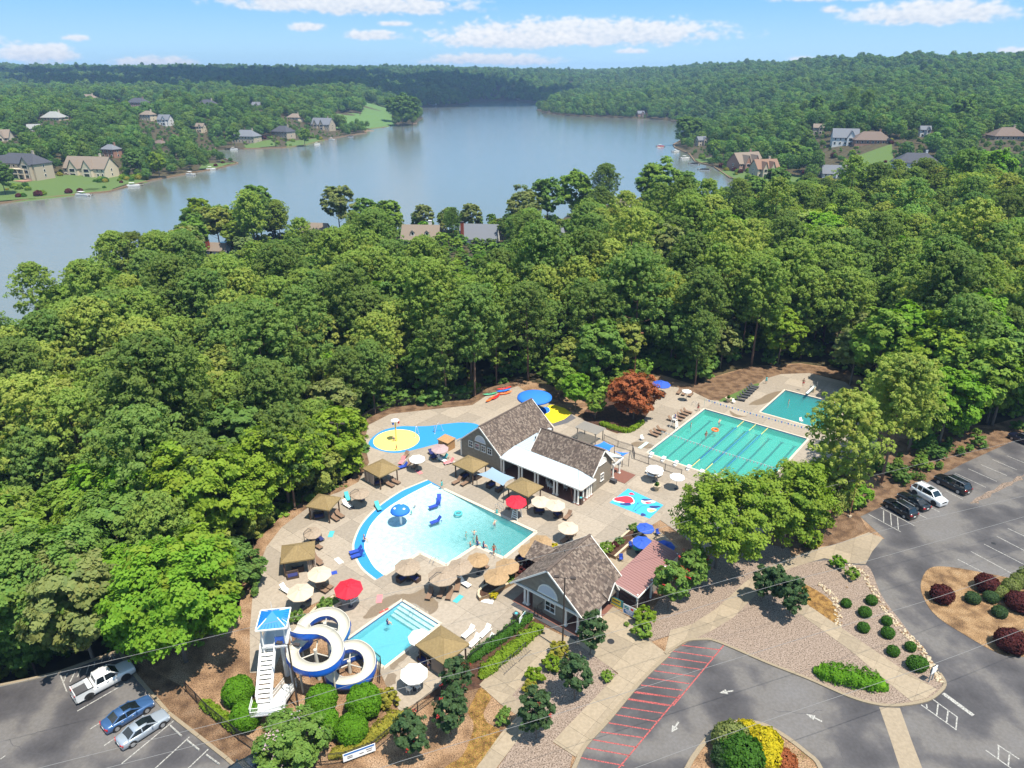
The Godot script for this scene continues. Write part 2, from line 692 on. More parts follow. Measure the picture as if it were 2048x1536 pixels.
	leaf_mat("leaf_d", srgb(104, 135, 66))
	leaf_mat("leaf_e", srgb(145, 154, 76))
	leaf_mat("leaf_bright", srgb(119, 159, 49))
	leaf_mat("leaf_olive", srgb(134, 144, 85))
	leaf_mat("leaf_willow", srgb(130, 154, 55))
	leaf_mat("leaf_red", srgb(172, 102, 66))
	leaf_mat("leaf_purple", srgb(98, 50, 50))
	leaf_mat("box_green", srgb(98, 146, 34))
	leaf_mat("box_dark", srgb(73, 115, 40))
	leaf_mat("hedge_green", srgb(126, 152, 44))
	leaf_mat("hedge_yellow", srgb(156, 150, 60))
	leaf_mat("myrtle", srgb(78, 104, 66))
	leaf_mat("yellow_leaf", srgb(206, 188, 40))
	leaf_mat("flower_red", srgb(190, 62, 60))
	leaf_mat("flower_pink", srgb(222, 190, 204))
	leaf_mat("grass_blade", srgb(116, 152, 50))
	leaf_mat("far_a", srgb(106, 135, 63))
	leaf_mat("far_b", srgb(94, 125, 61))

# ---------- lake, terrain ----------
var lake := PackedVector2Array()
var site := PackedVector2Array()
var field := PackedFloat32Array()
const FX := -3000.0
const FZ := -5200.0
const FS := 25.0
const FW := 240
const FH := 224
var bump := FastNoiseLite.new()

func make_lake_field():
	lake = pv([-260.0, 120.0, -150.0, 0.0, -124.0, -80.0, -116.0, -135.0, -119.0, -170.0, -127.0, -205.0, -122.0, -232.0, -118.0, -258.0, -136.0, -285.0, -143.0, -306.0, -120.0, -315.0, -95.0, -326.0, -60.0, -346.0, -10.0, -346.0, 20.0, -352.0, 34.0, -400.0, 70.0, -420.0, 108.0, -424.0, 130.0, -432.0, 178.0, -441.0, 233.0, -426.0, 262.0, -436.0])
	lake.append_array(pv([241.5, -455.2, 217.6, -471.9, 191.1, -487.3, 169.8, -503.8, 155.6, -526.6, 161.5, -594.8, 154.9, -629.9, 164.6, -695.2, 163.8, -753.3, 168.5, -786.0, 181.8, -821.5, 237.8, -983.3, 272.6, -1100.5, 247.2, -1182.3, 241.5, -1221.0, 188.1, -1262.4, 143.2, -1291.5, 100.6, -1322.0, 58.7, -1422.4, 50.0, -1560.2, 65.0, -1781.1, 64.4, -1900.3, 21.2, -2036.2, -30.2, -2111.7, -84.8, -2036.2, -112.0, -2000.5, -102.6, -1809.5, -142.0, -1726.8, -193.1, -1700.9, -196.2, -1651.3, -175.4, -1440.6, -149.2, -1276.8, -141.8, -1134.1, -155.1, -1100.5, -170.2, -1089.7, -178.4, -1048.5, -191.2, -1019.6, -194.3, -983.3, -182.2, -949.5, -198.0, -902.8, -209.2, -847.0, -216.3, -774.8, -231.1, -753.3, -265.7, -743.0, -299.4, -758.6, -283.3, -713.6, -258.8, -661.0, -228.1, -619.0, -232.3, -581.8, -241.6, -551.4, -251.9, -516.2, -254.3, -485.1, -255.0, -463.4, -269.6, -449.3, -286.4, -432.3, -294.3, -418.2]))
	lake.append_array(pv([-420.0, -400.0, -700.0, -330.0, -800.0, 120.0]))
	bump.seed = 3
	bump.frequency = 0.004
	bump.fractal_octaves = 3
	field.resize(FW * FH)
	var n := lake.size()
	for j in FH:
		for i in FW:
			var p := Vector2(FX + i * FS, FZ + j * FS)
			var best := 1.0e12
			for k in n:
				var q := Geometry2D.get_closest_point_to_segment(p, lake[k], lake[(k + 1) % n])
				best = minf(best, p.distance_squared_to(q))
			var d := sqrt(best)
			field[j * FW + i] = -d if Geometry2D.is_point_in_polygon(p, lake) else d
	site = pv([-68.2, -35.6, -73.7, -49.3, -69.1, -55.3, -54.7, -57.1, -49.7, -59.4, -44.6, -62.5, -39.4, -62.3, -34.3, -65.5, -33.4, -69.4, -35.4, -76.6, -35.7, -83.2, -34.2, -88.7, -31.7, -93.4, -27.9, -97.0, -25.9, -100.1, -25.4, -104.9, -27.6, -112.0, -28.7, -119.9, -23.9, -126.5, -16.3, -128.5, -8.4, -130.4, -5.1, -135.9, 1.7, -140.7, 8.0, -137.5, 13.8, -132.4, 19.6, -130.0, 28.1, -138.8, 32.2, -143.4, 38.4, -137.5, 43.8, -142.3, 53.2, -148.1, 65.0, -149.9, 74.5, -145.7, 76.7, -130.0, 76.8, -118.9, 88.9, -118.9, 119.5, -132.4, 167.7, -130.0, 74.2, -35.6])

func shore(x, z):
	# metres from the water's edge, negative in the lake
	var fx = clampf((x - FX) / FS, 0.0, FW - 1.001)
	var fz = clampf((z - FZ) / FS, 0.0, FH - 1.001)
	var i := int(fx)
	var j := int(fz)
	var u = fx - i
	var w = fz - j
	var a = lerpf(field[j * FW + i], field[j * FW + i + 1], u)
	var b = lerpf(field[(j + 1) * FW + i], field[(j + 1) * FW + i + 1], u)
	return lerpf(a, b, w)

func hill(x, z):
	var r = sqrt(x * x + z * z)
	var t = x / maxf(-z, 1.0)
	var h = 0.0
	# the ridge behind the lake's far end, and the higher one on the right
	var rise = lerpf(46.0, 56.0, smoothstep(-0.1, 0.75, t))
	var r0 = lerpf(1700.0, 700.0, smoothstep(-0.05, 0.6, t))
	var r1 = lerpf(3300.0, 1900.0, smoothstep(-0.05, 0.6, t))
	h += rise * smoothstep(r0, r1, r)
	h += 16.0 * smoothstep(500.0, 1000.0, r) * smoothstep(0.12, -0.15, t)
	h += 16.0 * smoothstep(300.0, 800.0, r) * smoothstep(0.1, 0.3, t)
	h += bump.get_noise_2d(x, z) * 14.0 * smoothstep(500.0, 1500.0, r)
	return h

func ground(x, z):
	var d = shore(x, z)
	if d < 0.0:
		return LAKE + maxf(d * 0.25, -5.0)
	var y = LAKE + 0.5 + 8.3 * smoothstep(0.0, 150.0, d)
	return y + hill(x, z) * smoothstep(0.0, 160.0, d)

func make_terrain():
	var xs = []
	var zs = []
	var x = -330.0
	while x <= 360.0:
		xs.append(x)
		x += 7.5
	var st = 9.0
	x = 360.0 + st
	while x < 3200.0:
		xs.append(x)
		st *= 1.09
		x += st
	st = 9.0
	x = -330.0 - st
	while x > -3200.0:
		xs.push_front(x)
		st *= 1.09
		x -= st
	var z = 140.0
	while z > -760.0:
		zs.append(z)
		z -= 7.5
	st = 9.0
	while z > -5200.0:
		zs.append(z)
		st *= 1.05
		z -= st
	var nx = xs.size()
	var pts = []
	var inner = Geometry2D.offset_polygon(site, -8.5)[0]
	for zz in zs:
		for xx in xs:
			var y = ground(xx, zz)
			if zz > -260.0 and absf(xx) < 260.0:
				var p = Vector2(xx, zz)
				if Geometry2D.is_point_in_polygon(p, inner):
					y = -7.0
				elif Geometry2D.is_point_in_polygon(p, site):
					y = -0.3
				else:
					y = lerpf(y, y + bump.get_noise_2d(xx * 6.0, zz * 6.0) * 0.5, 1.0)
			pts.append(Vector3(xx, y, zz))
	var g = G.new()
	for j in zs.size() - 1:
		for i in nx - 1:
			var a = pts[j * nx + i]
			var b = pts[j * nx + i + 1]
			var c = pts[(j + 1) * nx + i + 1]
			var d = pts[(j + 1) * nx + i]
			if maxf(maxf(a.y, b.y), maxf(c.y, d.y)) < LAKE - 4.9:
				if a.z < -40.0 or absf(a.x) > 200.0:
					if shore(a.x, a.z) < -30.0:
						continue
			g.quad(a, d, c, b)
	struct("terrain", g.mesh(true), M.forest_floor)
	var w = G.new()
	w.quad(Vector3(-3200, LAKE, 200), Vector3(-3200, LAKE, -3000), Vector3(3200, LAKE, -3000), Vector3(3200, LAKE, 200))
	struct("lake_water", w, M.lake_water)

func drape(poly, lift = 0.2, cell = 6.0):
	# a sheet that follows the land
	var g = G.new()
	for q in cells(poly, [], Vector2(cell, cell), 0.0, 0.0):
		var t = Geometry2D.triangulate_polygon(q)
		for i in range(0, t.size(), 3):
			var a = q[t[i]]
			var b = q[t[i + 1]]
			var c = q[t[i + 2]]
			if (b - a).cross(c - a) < 0.0:
				var s = b
				b = c
				c = s
			g.tri(v3(a, ground(a.x, a.y) + lift), v3(b, ground(b.x, b.y) + lift), v3(c, ground(c.x, c.y) + lift))
	return g

# ---------- the site's surfaces ----------
var pool_beach := PackedVector2Array()
var pool_slide := PackedVector2Array()
var pool_lap := PackedVector2Array()
var pool_dive := PackedVector2Array()
var LAP0 := Vector3.ZERO
var DIVE0 := Vector3.ZERO
var SLP0 := Vector3.ZERO

func rect(o, a, b):
	return PackedVector2Array([Vector2(o.x, o.z), Vector2(o.x + E1.x * a, o.z + E1.z * a), Vector2(o.x + E1.x * a + E2.x * b, o.z + E1.z * a + E2.z * b), Vector2(o.x + E2.x * b, o.z + E2.z * b)])

func loc(o, a, b, y = 0.0):
	return Vector3(o.x + E1.x * a + E2.x * b, y, o.z + E1.z * a + E2.z * b)

func slabs(called, poly, holes, cell, deg, y0, y1, mats, origin = Vector2.ZERO, seed_ = 3, most = 300):
	var root = struct_root(called)
	var r = RandomNumberGenerator.new()
	r.seed = seed_
	var list = cells(poly, holes, cell, deg, 0.022, origin)
	for q in list:
		var g = G.new()
		var mid = Vector2.ZERO
		for p in q:
			mid += p
		mid /= q.size()
		var s = PackedVector2Array()
		for p in q:
			s.append(p - mid)
		g.prism(s, y0, y1 + r.randf_range(-0.004, 0.004))
		part(root, "slab", g, M[mats + str(r.randi_range(0, 3))], v3(mid))
	var f = G.new()
	for q in cells(poly, holes, Vector2(10, 10), deg, 0.0, origin):
		f.prism(q, y1 - 0.03, y1 - 0.03)
	part(root, "joint_filler", f, M.joint)
	print(called, " ", list.size(), " slabs")
	return root

func make_site_surfaces():
	pool_beach = smooth_line(pv([-13.6, -99.4, -15.8, -97.5, -17.7, -95.6, -20.3, -91.4, -21.8, -87.1, -22.1, -83.1, -21.7, -80.7, -20.6, -78.2, -19.4, -76.4, -17.6, -74.6]), 5)
	pool_beach.append_array(pv([-16.62, -75.60, -12.54, -80.31, -8.75, -77.57, -4.99, -81.89, -1.12, -79.12]))
	pool_beach.append_array(pv([3.49, -85.14, -10.74, -96.70]))
	var a = pv([37.59, -125.78, 56.47, -134.88, -13.63, -70.54])
	LAP0 = v3(a[0])
	DIVE0 = v3(a[1])
	SLP0 = v3(a[2])
	pool_lap = rect(LAP0, 19.6, 22.4)
	pool_dive = rect(DIVE0, 12.0, 13.4)
	pool_slide = rect(SLP0, 6.3, 8.5)
	var pools = [pool_beach, pool_slide, pool_lap, pool_dive]
	# the ground under everything, with the pools left open
	struct("site_ground", sheet(site, pools, 0.0, -0.06, 14.0), M.earth)
	# concrete decks
	var deck = pv([-30.8, -65.5, -32.3, -70.9, -33.5, -75.9, -33.9, -81.6, -33.2, -86.2, -31.2, -90.4, -29.4, -93.8, -27.0, -95.7, -24.6, -98.7, -24.0, -104.9, -26.2, -112.0, -26.7, -118.9, -23.4, -123.6, -15.0, -125.8, -7.8, -127.6, -5.0, -132.4, 1.2, -136.9, 4.6, -131.2, 10.3, -124.9, 15.4, -118.9, 19.1, -115.3, 17.9, -108.4, 20.1, -105.8, 21.8, -101.6, 24.6, -95.5, 21.7, -88.1, 18.6, -85.3, 13.7, -80.0, 8.2, -75.5, 2.1, -66.8, 0.4, -67.4, -2.3, -64.3, -5.2, -61.0, -7.7, -57.1, -9.5, -55.3, -11.5, -53.8, -14.6, -59.4, -19.2, -63.7, -22.4, -64.7, -25.1, -66.3, -26.0, -63.1, -26.1, -59.0, -28.6, -59.0])
	var bed = pv([-25.95, -66.42, -25.50, -69.28, -23.67, -70.65, -22.36, -71.83, -21.62, -71.36, -21.46, -69.96, -22.86, -68.60, -24.08, -66.21])
	slabs("pool_deck", deck, [pool_beach, pool_slide, bed], Vector2(3.75, 3.75), 39.0, -0.3, 0.0, "concrete_", Vector2(SLP0.x, SLP0.z))
	var deck2 = pv([19.1, -115.3, 26.9, -125.8, 30.1, -133.4, 29.1, -135.9, 33.6, -136.9, 37.1, -134.1, 39.6, -130.0, 43.6, -129.2, 48.4, -133.6, 54.2, -140.9, 58.5, -143.4, 65.0, -144.0, 70.5, -139.1, 71.5, -125.3, 63.2, -109.3, 54.3, -99.3, 47.3, -91.7, 38.8, -86.8, 31.8, -82.6, 26.9, -79.8, 21.7, -88.1, 24.6, -95.5, 21.8, -101.6, 20.1, -105.8, 17.9, -108.4])
	slabs("lap_pool_deck", deck2, [pool_lap, pool_dive], Vector2(3.7, 3.7), 39.0, -0.3, 0.0, "concrete_", Vector2(LAP0.x, LAP0.z), 8)
	var pad = pv([3.9, -66.0, 7.2, -63.6, 4.7, -61.7, 1.9, -58.5, 0.0, -55.9, -3.5, -57.3, -1.7, -59.9, 0.2, -61.8, 1.6, -63.6])
	slabs("bicycle_pad", pad, [], Vector2(2.6, 2.6), 39.0, -0.2, 0.015, "walk_", Vector2.ZERO, 5)
	slabs("front_path", pv([-3.5, -57.3, 0.0, -55.9, 1.4, -54.6, 2.0, -52.5, 0.2, -49.9, -1.5, -47.3, -3.7, -44.3, -5.7, -44.3, -3.4, -47.3, -1.1, -51.2, 0.6, -53.3, -1.0, -54.6]), [], Vector2(2.4, 2.4), 36.0, -0.2, 0.0, "walk_", Vector2(0.7, 0), 6)
	slabs("entrance_plaza", pv([5.8, -63.6, 6.9, -65.4, 11.9, -70.3, 14.4, -67.3, 14.5, -65.2, 15.8, -64.0, 17.0, -62.3, 11.6, -58.9, 10.5, -60.1, 7.5, -63.3]), [], Vector2(2.9, 2.9), 39.0, -0.2, 0.005, "walk_", Vector2.ZERO, 9)
	slabs("kerbside_walk", pv([15.89, -63.79, 17.53, -61.73, 13.89, -57.93, 9.60, -52.77, 6.08, -48.52, 3.98, -50.22, 11.56, -58.85]), [], Vector2(2.7, 2.2), 39.0, -0.2, 0.02, "walk_", Vector2(0.4, 0.3), 10)
	slabs("garden_walk", pv([18.6, -65.5, 21.4, -66.5, 25.0, -69.2, 29.5, -73.7, 33.2, -76.9, 37.8, -79.4, 42.3, -81.4, 44.6, -82.0, 50.8, -85.0, 52.2, -83.6, 49.3, -80.6, 47.1, -77.8, 44.5, -78.1, 42.1, -79.1, 36.9, -77.0, 33.3, -74.8, 30.0, -71.1, 26.7, -67.7, 23.4, -65.4, 20.6, -63.8, 19.3, -63.2, 17.8, -61.8, 17.3, -62.1]), [], Vector2(2.1, 2.1), 30.0, -0.2, 0.02, "walk_", Vector2.ZERO, 12)
	slabs("snack_patio", pv([12.7, -78.5, 14.0, -80.2, 17.0, -83.8, 19.2, -86.4, 21.2, -85.2, 22.9, -81.6, 20.0, -79.1, 16.7, -76.6, 14.2, -75.9]), [], Vector2(2.2, 2.2), 39.0, -0.2, -0.002, "walk_", Vector2.ZERO, 16)
	# asphalt
	var lot = pv([1.5, -39.6, 3.8, -43.1, 5.9, -47.3, 7.1, -49.6, 9.7, -52.5, 13.7, -57.8, 16.4, -60.3, 18.1, -62.2, 20.2, -63.6, 21.7, -64.0, 34.9, -75.5, 47.4, -83.2, 52.4, -83.5, 51.4, -89.0, 55.6, -91.5, 71.3, -101.8, 75.3, -104.4, 86.9, -111.3, 117.7, -130.0, 146.5, -118.9, 66.4, -39.6])
	struct("drive_and_car_park", sheet(lot, [], 0, -0.03, 14.0), M.asphalt)
	var lot2 = pv([-70.4, -51.0, -54.7, -57.2, -49.5, -59.0, -44.4, -62.2, -41.2, -58.8, -35.0, -53.6, -27.2, -48.3, -20.9, -44.1, -17.0, -39.6, -60.0, -39.6])
	struct("west_car_park", sheet(lot2, [], 0, -0.03, 14.0), M.asphalt)
	beds()
	paint()

func kerb(called, line, closed = false, w = 0.32, h = 0.11):
	# cast in lengths, each a piece of its own
	var root = struct_root(called)
	var n: int = line.size() if closed else line.size() - 1
	var run = PackedVector2Array([line[0]])
	var long = 0.0
	for i in n:
		var p = line[(i + 1) % line.size()]
		long += run[run.size() - 1].distance_to(p)
		run.append(p)
		if long > 2.6 or i == n - 1:
			var g = G.new()
			var r2 = run.duplicate()
			r2[r2.size() - 1] = r2[r2.size() - 2].lerp(r2[r2.size() - 1], 0.985)
			strip(g, r2, w, -0.1, h)
			part(root, "kerb_stone", g, M.kerb)
			run = PackedVector2Array([p])
			long = 0.0
	return root

func beds():
	# mulch, rock and lawn areas, each a low sheet of its own
	var z = 0.0
	struct("slide_bed", sheet(pv([-28.6, -59.0, -26.1, -59.0, -26.0, -63.1, -25.1, -66.3, -22.4, -64.7, -19.2, -63.7, -14.6, -59.4, -11.5, -53.8, -12.6, -51.0, -15.4, -48.2, -19.9, -47.1, -24.4, -49.3, -27.8, -52.2, -32.6, -55.3, -35.5, -57.3, -35.3, -59.4, -33.1, -62.3]), [], 0, -0.025), M.earth)
	struct("tree_bed", sheet(pv([-43.0, -61.2, -41.2, -59.0, -35.0, -53.7, -26.1, -47.4, -22.7, -44.1, -18.2, -44.1, -15.4, -48.2, -24.4, -49.3, -27.8, -52.2, -35.5, -57.3]), [], 0, -0.045), M.straw)
	struct("hedge_bed", sheet(pv([3.7, -68.5, 2.1, -66.8, 0.4, -67.4, -2.3, -64.3, -5.2, -61.0, -7.7, -57.1, -9.5, -55.3, -3.4, -56.9, -1.3, -60.1, 1.5, -63.9, 4.0, -66.2]), [], 0, -0.02), M.bark_mulch)
	struct("fence_bed", sheet(pv([-9.5, -55.3, -12.6, -51.0, -15.8, -47.6, -17.3, -44.1, -5.6, -44.1, -4.4, -47.1, -3.1, -50.4, -2.5, -54.0, -3.4, -56.9]), [], 0, -0.02), M.earth)
	struct("dry_lawn", sheet(smooth_line(pv([-3.4, -56.9, -2.2, -55.7, -2.9, -53.8, -2.5, -52.5, -1.1, -51.3, -2.0, -49.3, -3.4, -47.3, -4.9, -44.3, -7.4, -44.3, -6.4, -47.3, -4.8, -48.6, -4.0, -51.0, -3.9, -52.5, -4.5, -53.8, -3.9, -55.7]), 3, true), [], 0, -0.012), M.dry_grass)
	struct("path_side_bed", sheet(smooth_line(pv([-2.19, -55.57, -0.85, -54.27, 0.46, -53.24, -0.31, -52.08, -1.07, -51.47, -2.36, -52.54, -2.86, -53.79]), 3, true), [], 0, -0.014), M.earth)
	struct("myrtle_bed", sheet(pv([7.2, -63.5, 10.6, -60.1, 11.5, -58.7, 4.0, -50.1, 5.8, -48.7, 5.4, -47.2, -1.5, -47.1, 0.2, -49.9, 2.1, -52.5, 1.4, -54.6, 0.0, -55.9, 1.9, -58.5, 4.7, -61.7]), [], 0, -0.01), M.pea_rock)
	# the rock garden between the loop and the road
	var isl = smooth_line(pv([20.3, -64.1, 22.8, -64.0, 24.6, -63.0, 28.3, -60.5, 32.0, -58.2, 35.5, -55.9, 37.9, -54.8, 40.2, -54.7, 43.3, -55.4, 46.0, -57.2, 46.4, -59.5, 46.5, -63.3, 46.4, -67.1, 46.3, -71.6, 47.3, -76.9, 46.3, -77.6, 44.1, -77.8, 41.9, -78.6, 37.0, -77.2, 33.5, -75.1, 29.9, -71.4, 26.8, -68.0, 23.7, -65.7]), 4, true)
	struct("rock_garden", sheet(isl, [], 0, 0.0), M.pea_rock)
	kerb("loop_kerb", smooth_line(pv([17.2, -61.8, 18.9, -63.0, 20.2, -63.8, 21.9, -64.0, 23.0, -63.9, 24.6, -63.0, 28.3, -60.4, 32.0, -58.1, 35.4, -55.7, 37.9, -54.7, 40.1, -54.6, 43.2, -55.2, 45.3, -56.4, 46.4, -57.5, 46.6, -58.9]), 5))
	struct("rock_garden_lawn", sheet(smooth_line(pv([35.64, -74.76, 37.49, -73.73, 39.22, -71.42, 39.60, -69.22, 38.62, -66.38, 37.30, -67.70, 36.24, -69.84, 36.11, -72.40]), 4, true), [], 0, 0.012), M.dry_grass)
	slabs("garden_cross_walk", pv([34.6, -68.6, 36.3, -70.0, 37.7, -67.7, 42.8, -59.5, 45.1, -56.7, 43.3, -55.5, 41.6, -55.1, 40.8, -56.7, 38.4, -62.1]), [], Vector2(2.2, 2.2), 39.0, -0.1, 0.024, "walk_", Vector2.ZERO, 14)
	# the island of purple shrubs
	var isl2 = smooth_line(pv([55.1, -76.9, 52.3, -73.7, 51.2, -70.5, 51.2, -67.7, 52.7, -64.8, 54.9, -61.8, 57.4, -61.3, 62.1, -61.1, 70.8, -67.4, 70.6, -73.1, 66.0, -74.4, 62.4, -75.8, 58.0, -77.2]), 4, true)
	struct("shrub_island", sheet(isl2, [], 0, 0.01), M.sand)
	var isl3 = smooth_line(pv([16.5, -47.3, 19.7, -51.0, 21.4, -52.2, 23.2, -52.5, 25.1, -52.2, 26.7, -51.0, 28.2, -49.1, 29.0, -47.3, 27.9, -43.2, 21.2, -41.7, 15.0, -43.2]), 4, true)
	struct("loop_island", sheet(isl3, [], 0, 0.01), M.earth)
	kerb("loop_island_kerb", isl3, true, 0.45)
	kerb("walk_kerb", smooth_line(pv([17.67, -61.73, 17.13, -61.16, 13.87, -57.79, 9.69, -52.69, 7.10, -49.72, 5.86, -47.32, 4.30, -44.27]), 4), false, 0.4)
	kerb("west_kerb", pv([-56.9, -56.4, -54.7, -57.2, -52.1, -58.0, -49.5, -59.0, -47.0, -60.6, -44.5, -62.2, -41.1, -58.8, -35.1, -53.6, -30.9, -50.8, -27.2, -48.3, -23.8, -45.7]), false, 0.35)
	# drainage stones along the rock garden's edge
	var root = struct_root("edging_stones")
	var line = smooth_line(pv([39.26, -73.73, 40.00, -71.75, 39.70, -69.22, 38.66, -66.24]), 10)
	line.append_array(smooth_line(pv([44.5, -77.6, 45.9, -76.2, 45.7, -72.4, 45.5, -68.3, 45.8, -65.7, 46.2, -64.0, 46.4, -62.1, 46.3, -59.8, 46.0, -57.8]), 14))
	var r = RandomNumberGenerator.new()
	r.seed = 4
	var sm = []
	for i in 4:
		var g = G.new()
		g.lathe(Vector3.ZERO, [Vector2(0, 0.13), Vector2(0.09, 0.08), Vector2(0.13, 0.03), Vector2(0.11, -0.04)], 6 + i, 1.0 + 0.2 * i, 0.85)
		sm.append(g.mesh())
	for i in line.size() * 3:
		var t = r.randf() * (line.size() - 2)
		var p = line[int(t)].lerp(line[int(t) + 1], t - int(t)) + Vector2(r.randf_range(-0.4, 0.4), r.randf_range(-0.3, 0.3))
		part(root, "stone", sm[r.randi() % 4], M.pot_stone if r.randf() < 0.7 else M.ledge_stone, v3(p, 0.03), r.randf() * 360.0)
	# the bed round the copper maple, the mulch slope behind the diving pool, the wood edge
	struct("maple_bed", sheet(smooth_line(pv([13.3, -121.4, 15.9, -118.5, 19.3, -115.7, 21.8, -116.4, 25.3, -122.0, 28.8, -130.0, 30.1, -134.9, 28.0, -138.0, 20.9, -132.4, 15.3, -127.1]), 3, true), [], 0, 0.03), M.bark_mulch)
	struct("mulch_slope", sheet(pv([33.5, -136.4, 37.0, -133.6, 39.6, -130.0, 43.6, -129.0, 48.4, -133.4, 54.1, -140.7, 58.4, -143.2, 64.9, -143.7, 70.4, -138.8, 74.2, -145.2, 64.8, -149.3, 53.0, -147.5, 43.7, -141.8, 38.5, -138.0]), [], 0, -0.03), M.straw)
	struct("lawn_strip", sheet(smooth_line(pv([41.16, -129.51, 46.92, -134.48, 51.18, -138.09, 51.77, -137.43, 46.70, -131.96, 44.23, -129.63]), 3, true), [], 0, 0.006), M.lawn)
	struct("splash_pad_border", sheet(pv([-25.9, -100.1, -25.4, -104.9, -27.6, -112.0, -28.7, -119.9, -23.9, -126.5, -16.3, -128.5, -8.4, -130.4, -5.1, -135.9, 1.7, -140.7, 1.2, -136.9, -5.0, -132.4, -7.8, -127.6, -15.0, -125.8, -23.4, -123.6, -26.7, -118.9, -26.2, -112.0, -24.0, -104.9, -24.6, -98.7]), [], 0, -0.02), M.straw)
	struct("car_park_slope", sheet(pv([46.7, -92.0, 63.9, -109.3, 69.2, -112.9, 81.4, -118.9, 90.5, -116.8, 101.5, -121.0, 86.9, -111.3, 75.3, -104.4, 71.3, -101.8, 55.6, -91.5, 51.4, -89.0, 50.9, -85.6, 45.5, -82.0, 41.9, -81.8, 36.8, -80.9, 27.1, -75.5, 25.0, -77.6, 31.7, -82.5, 38.7, -86.5]), [], 0, -0.02), M.straw)
	struct("corner_bed", sheet(pv([14.05, -67.53, 15.87, -63.58, 18.78, -64.86, 19.28, -67.87, 16.21, -68.92]), [], 0, -0.014), M.pea_rock)
	struct("garden_bed", sheet(pv([18.6, -65.5, 21.4, -66.5, 25.0, -69.2, 29.5, -73.7, 33.2, -76.9, 37.8, -79.4, 38.2, -81.4, 35.4, -82.2, 28.8, -81.0, 23.0, -76.2, 18.4, -71.1, 15.6, -66.2, 18.2, -64.8]), [], 0, -0.012), M.pea_rock)

func line_paint(g, a, b, w, y):
	strip(g, PackedVector2Array([a, b]), w, y, y)

func stripes(called, pairs, w, y, material, n = "stripe"):
	var root = struct_root(called)
	for i in range(0, pairs.size(), 2):
		var g = G.new()
		line_paint(g, pairs[i], pairs[i + 1], w, y)
		part(root, n, g, material)
	return root

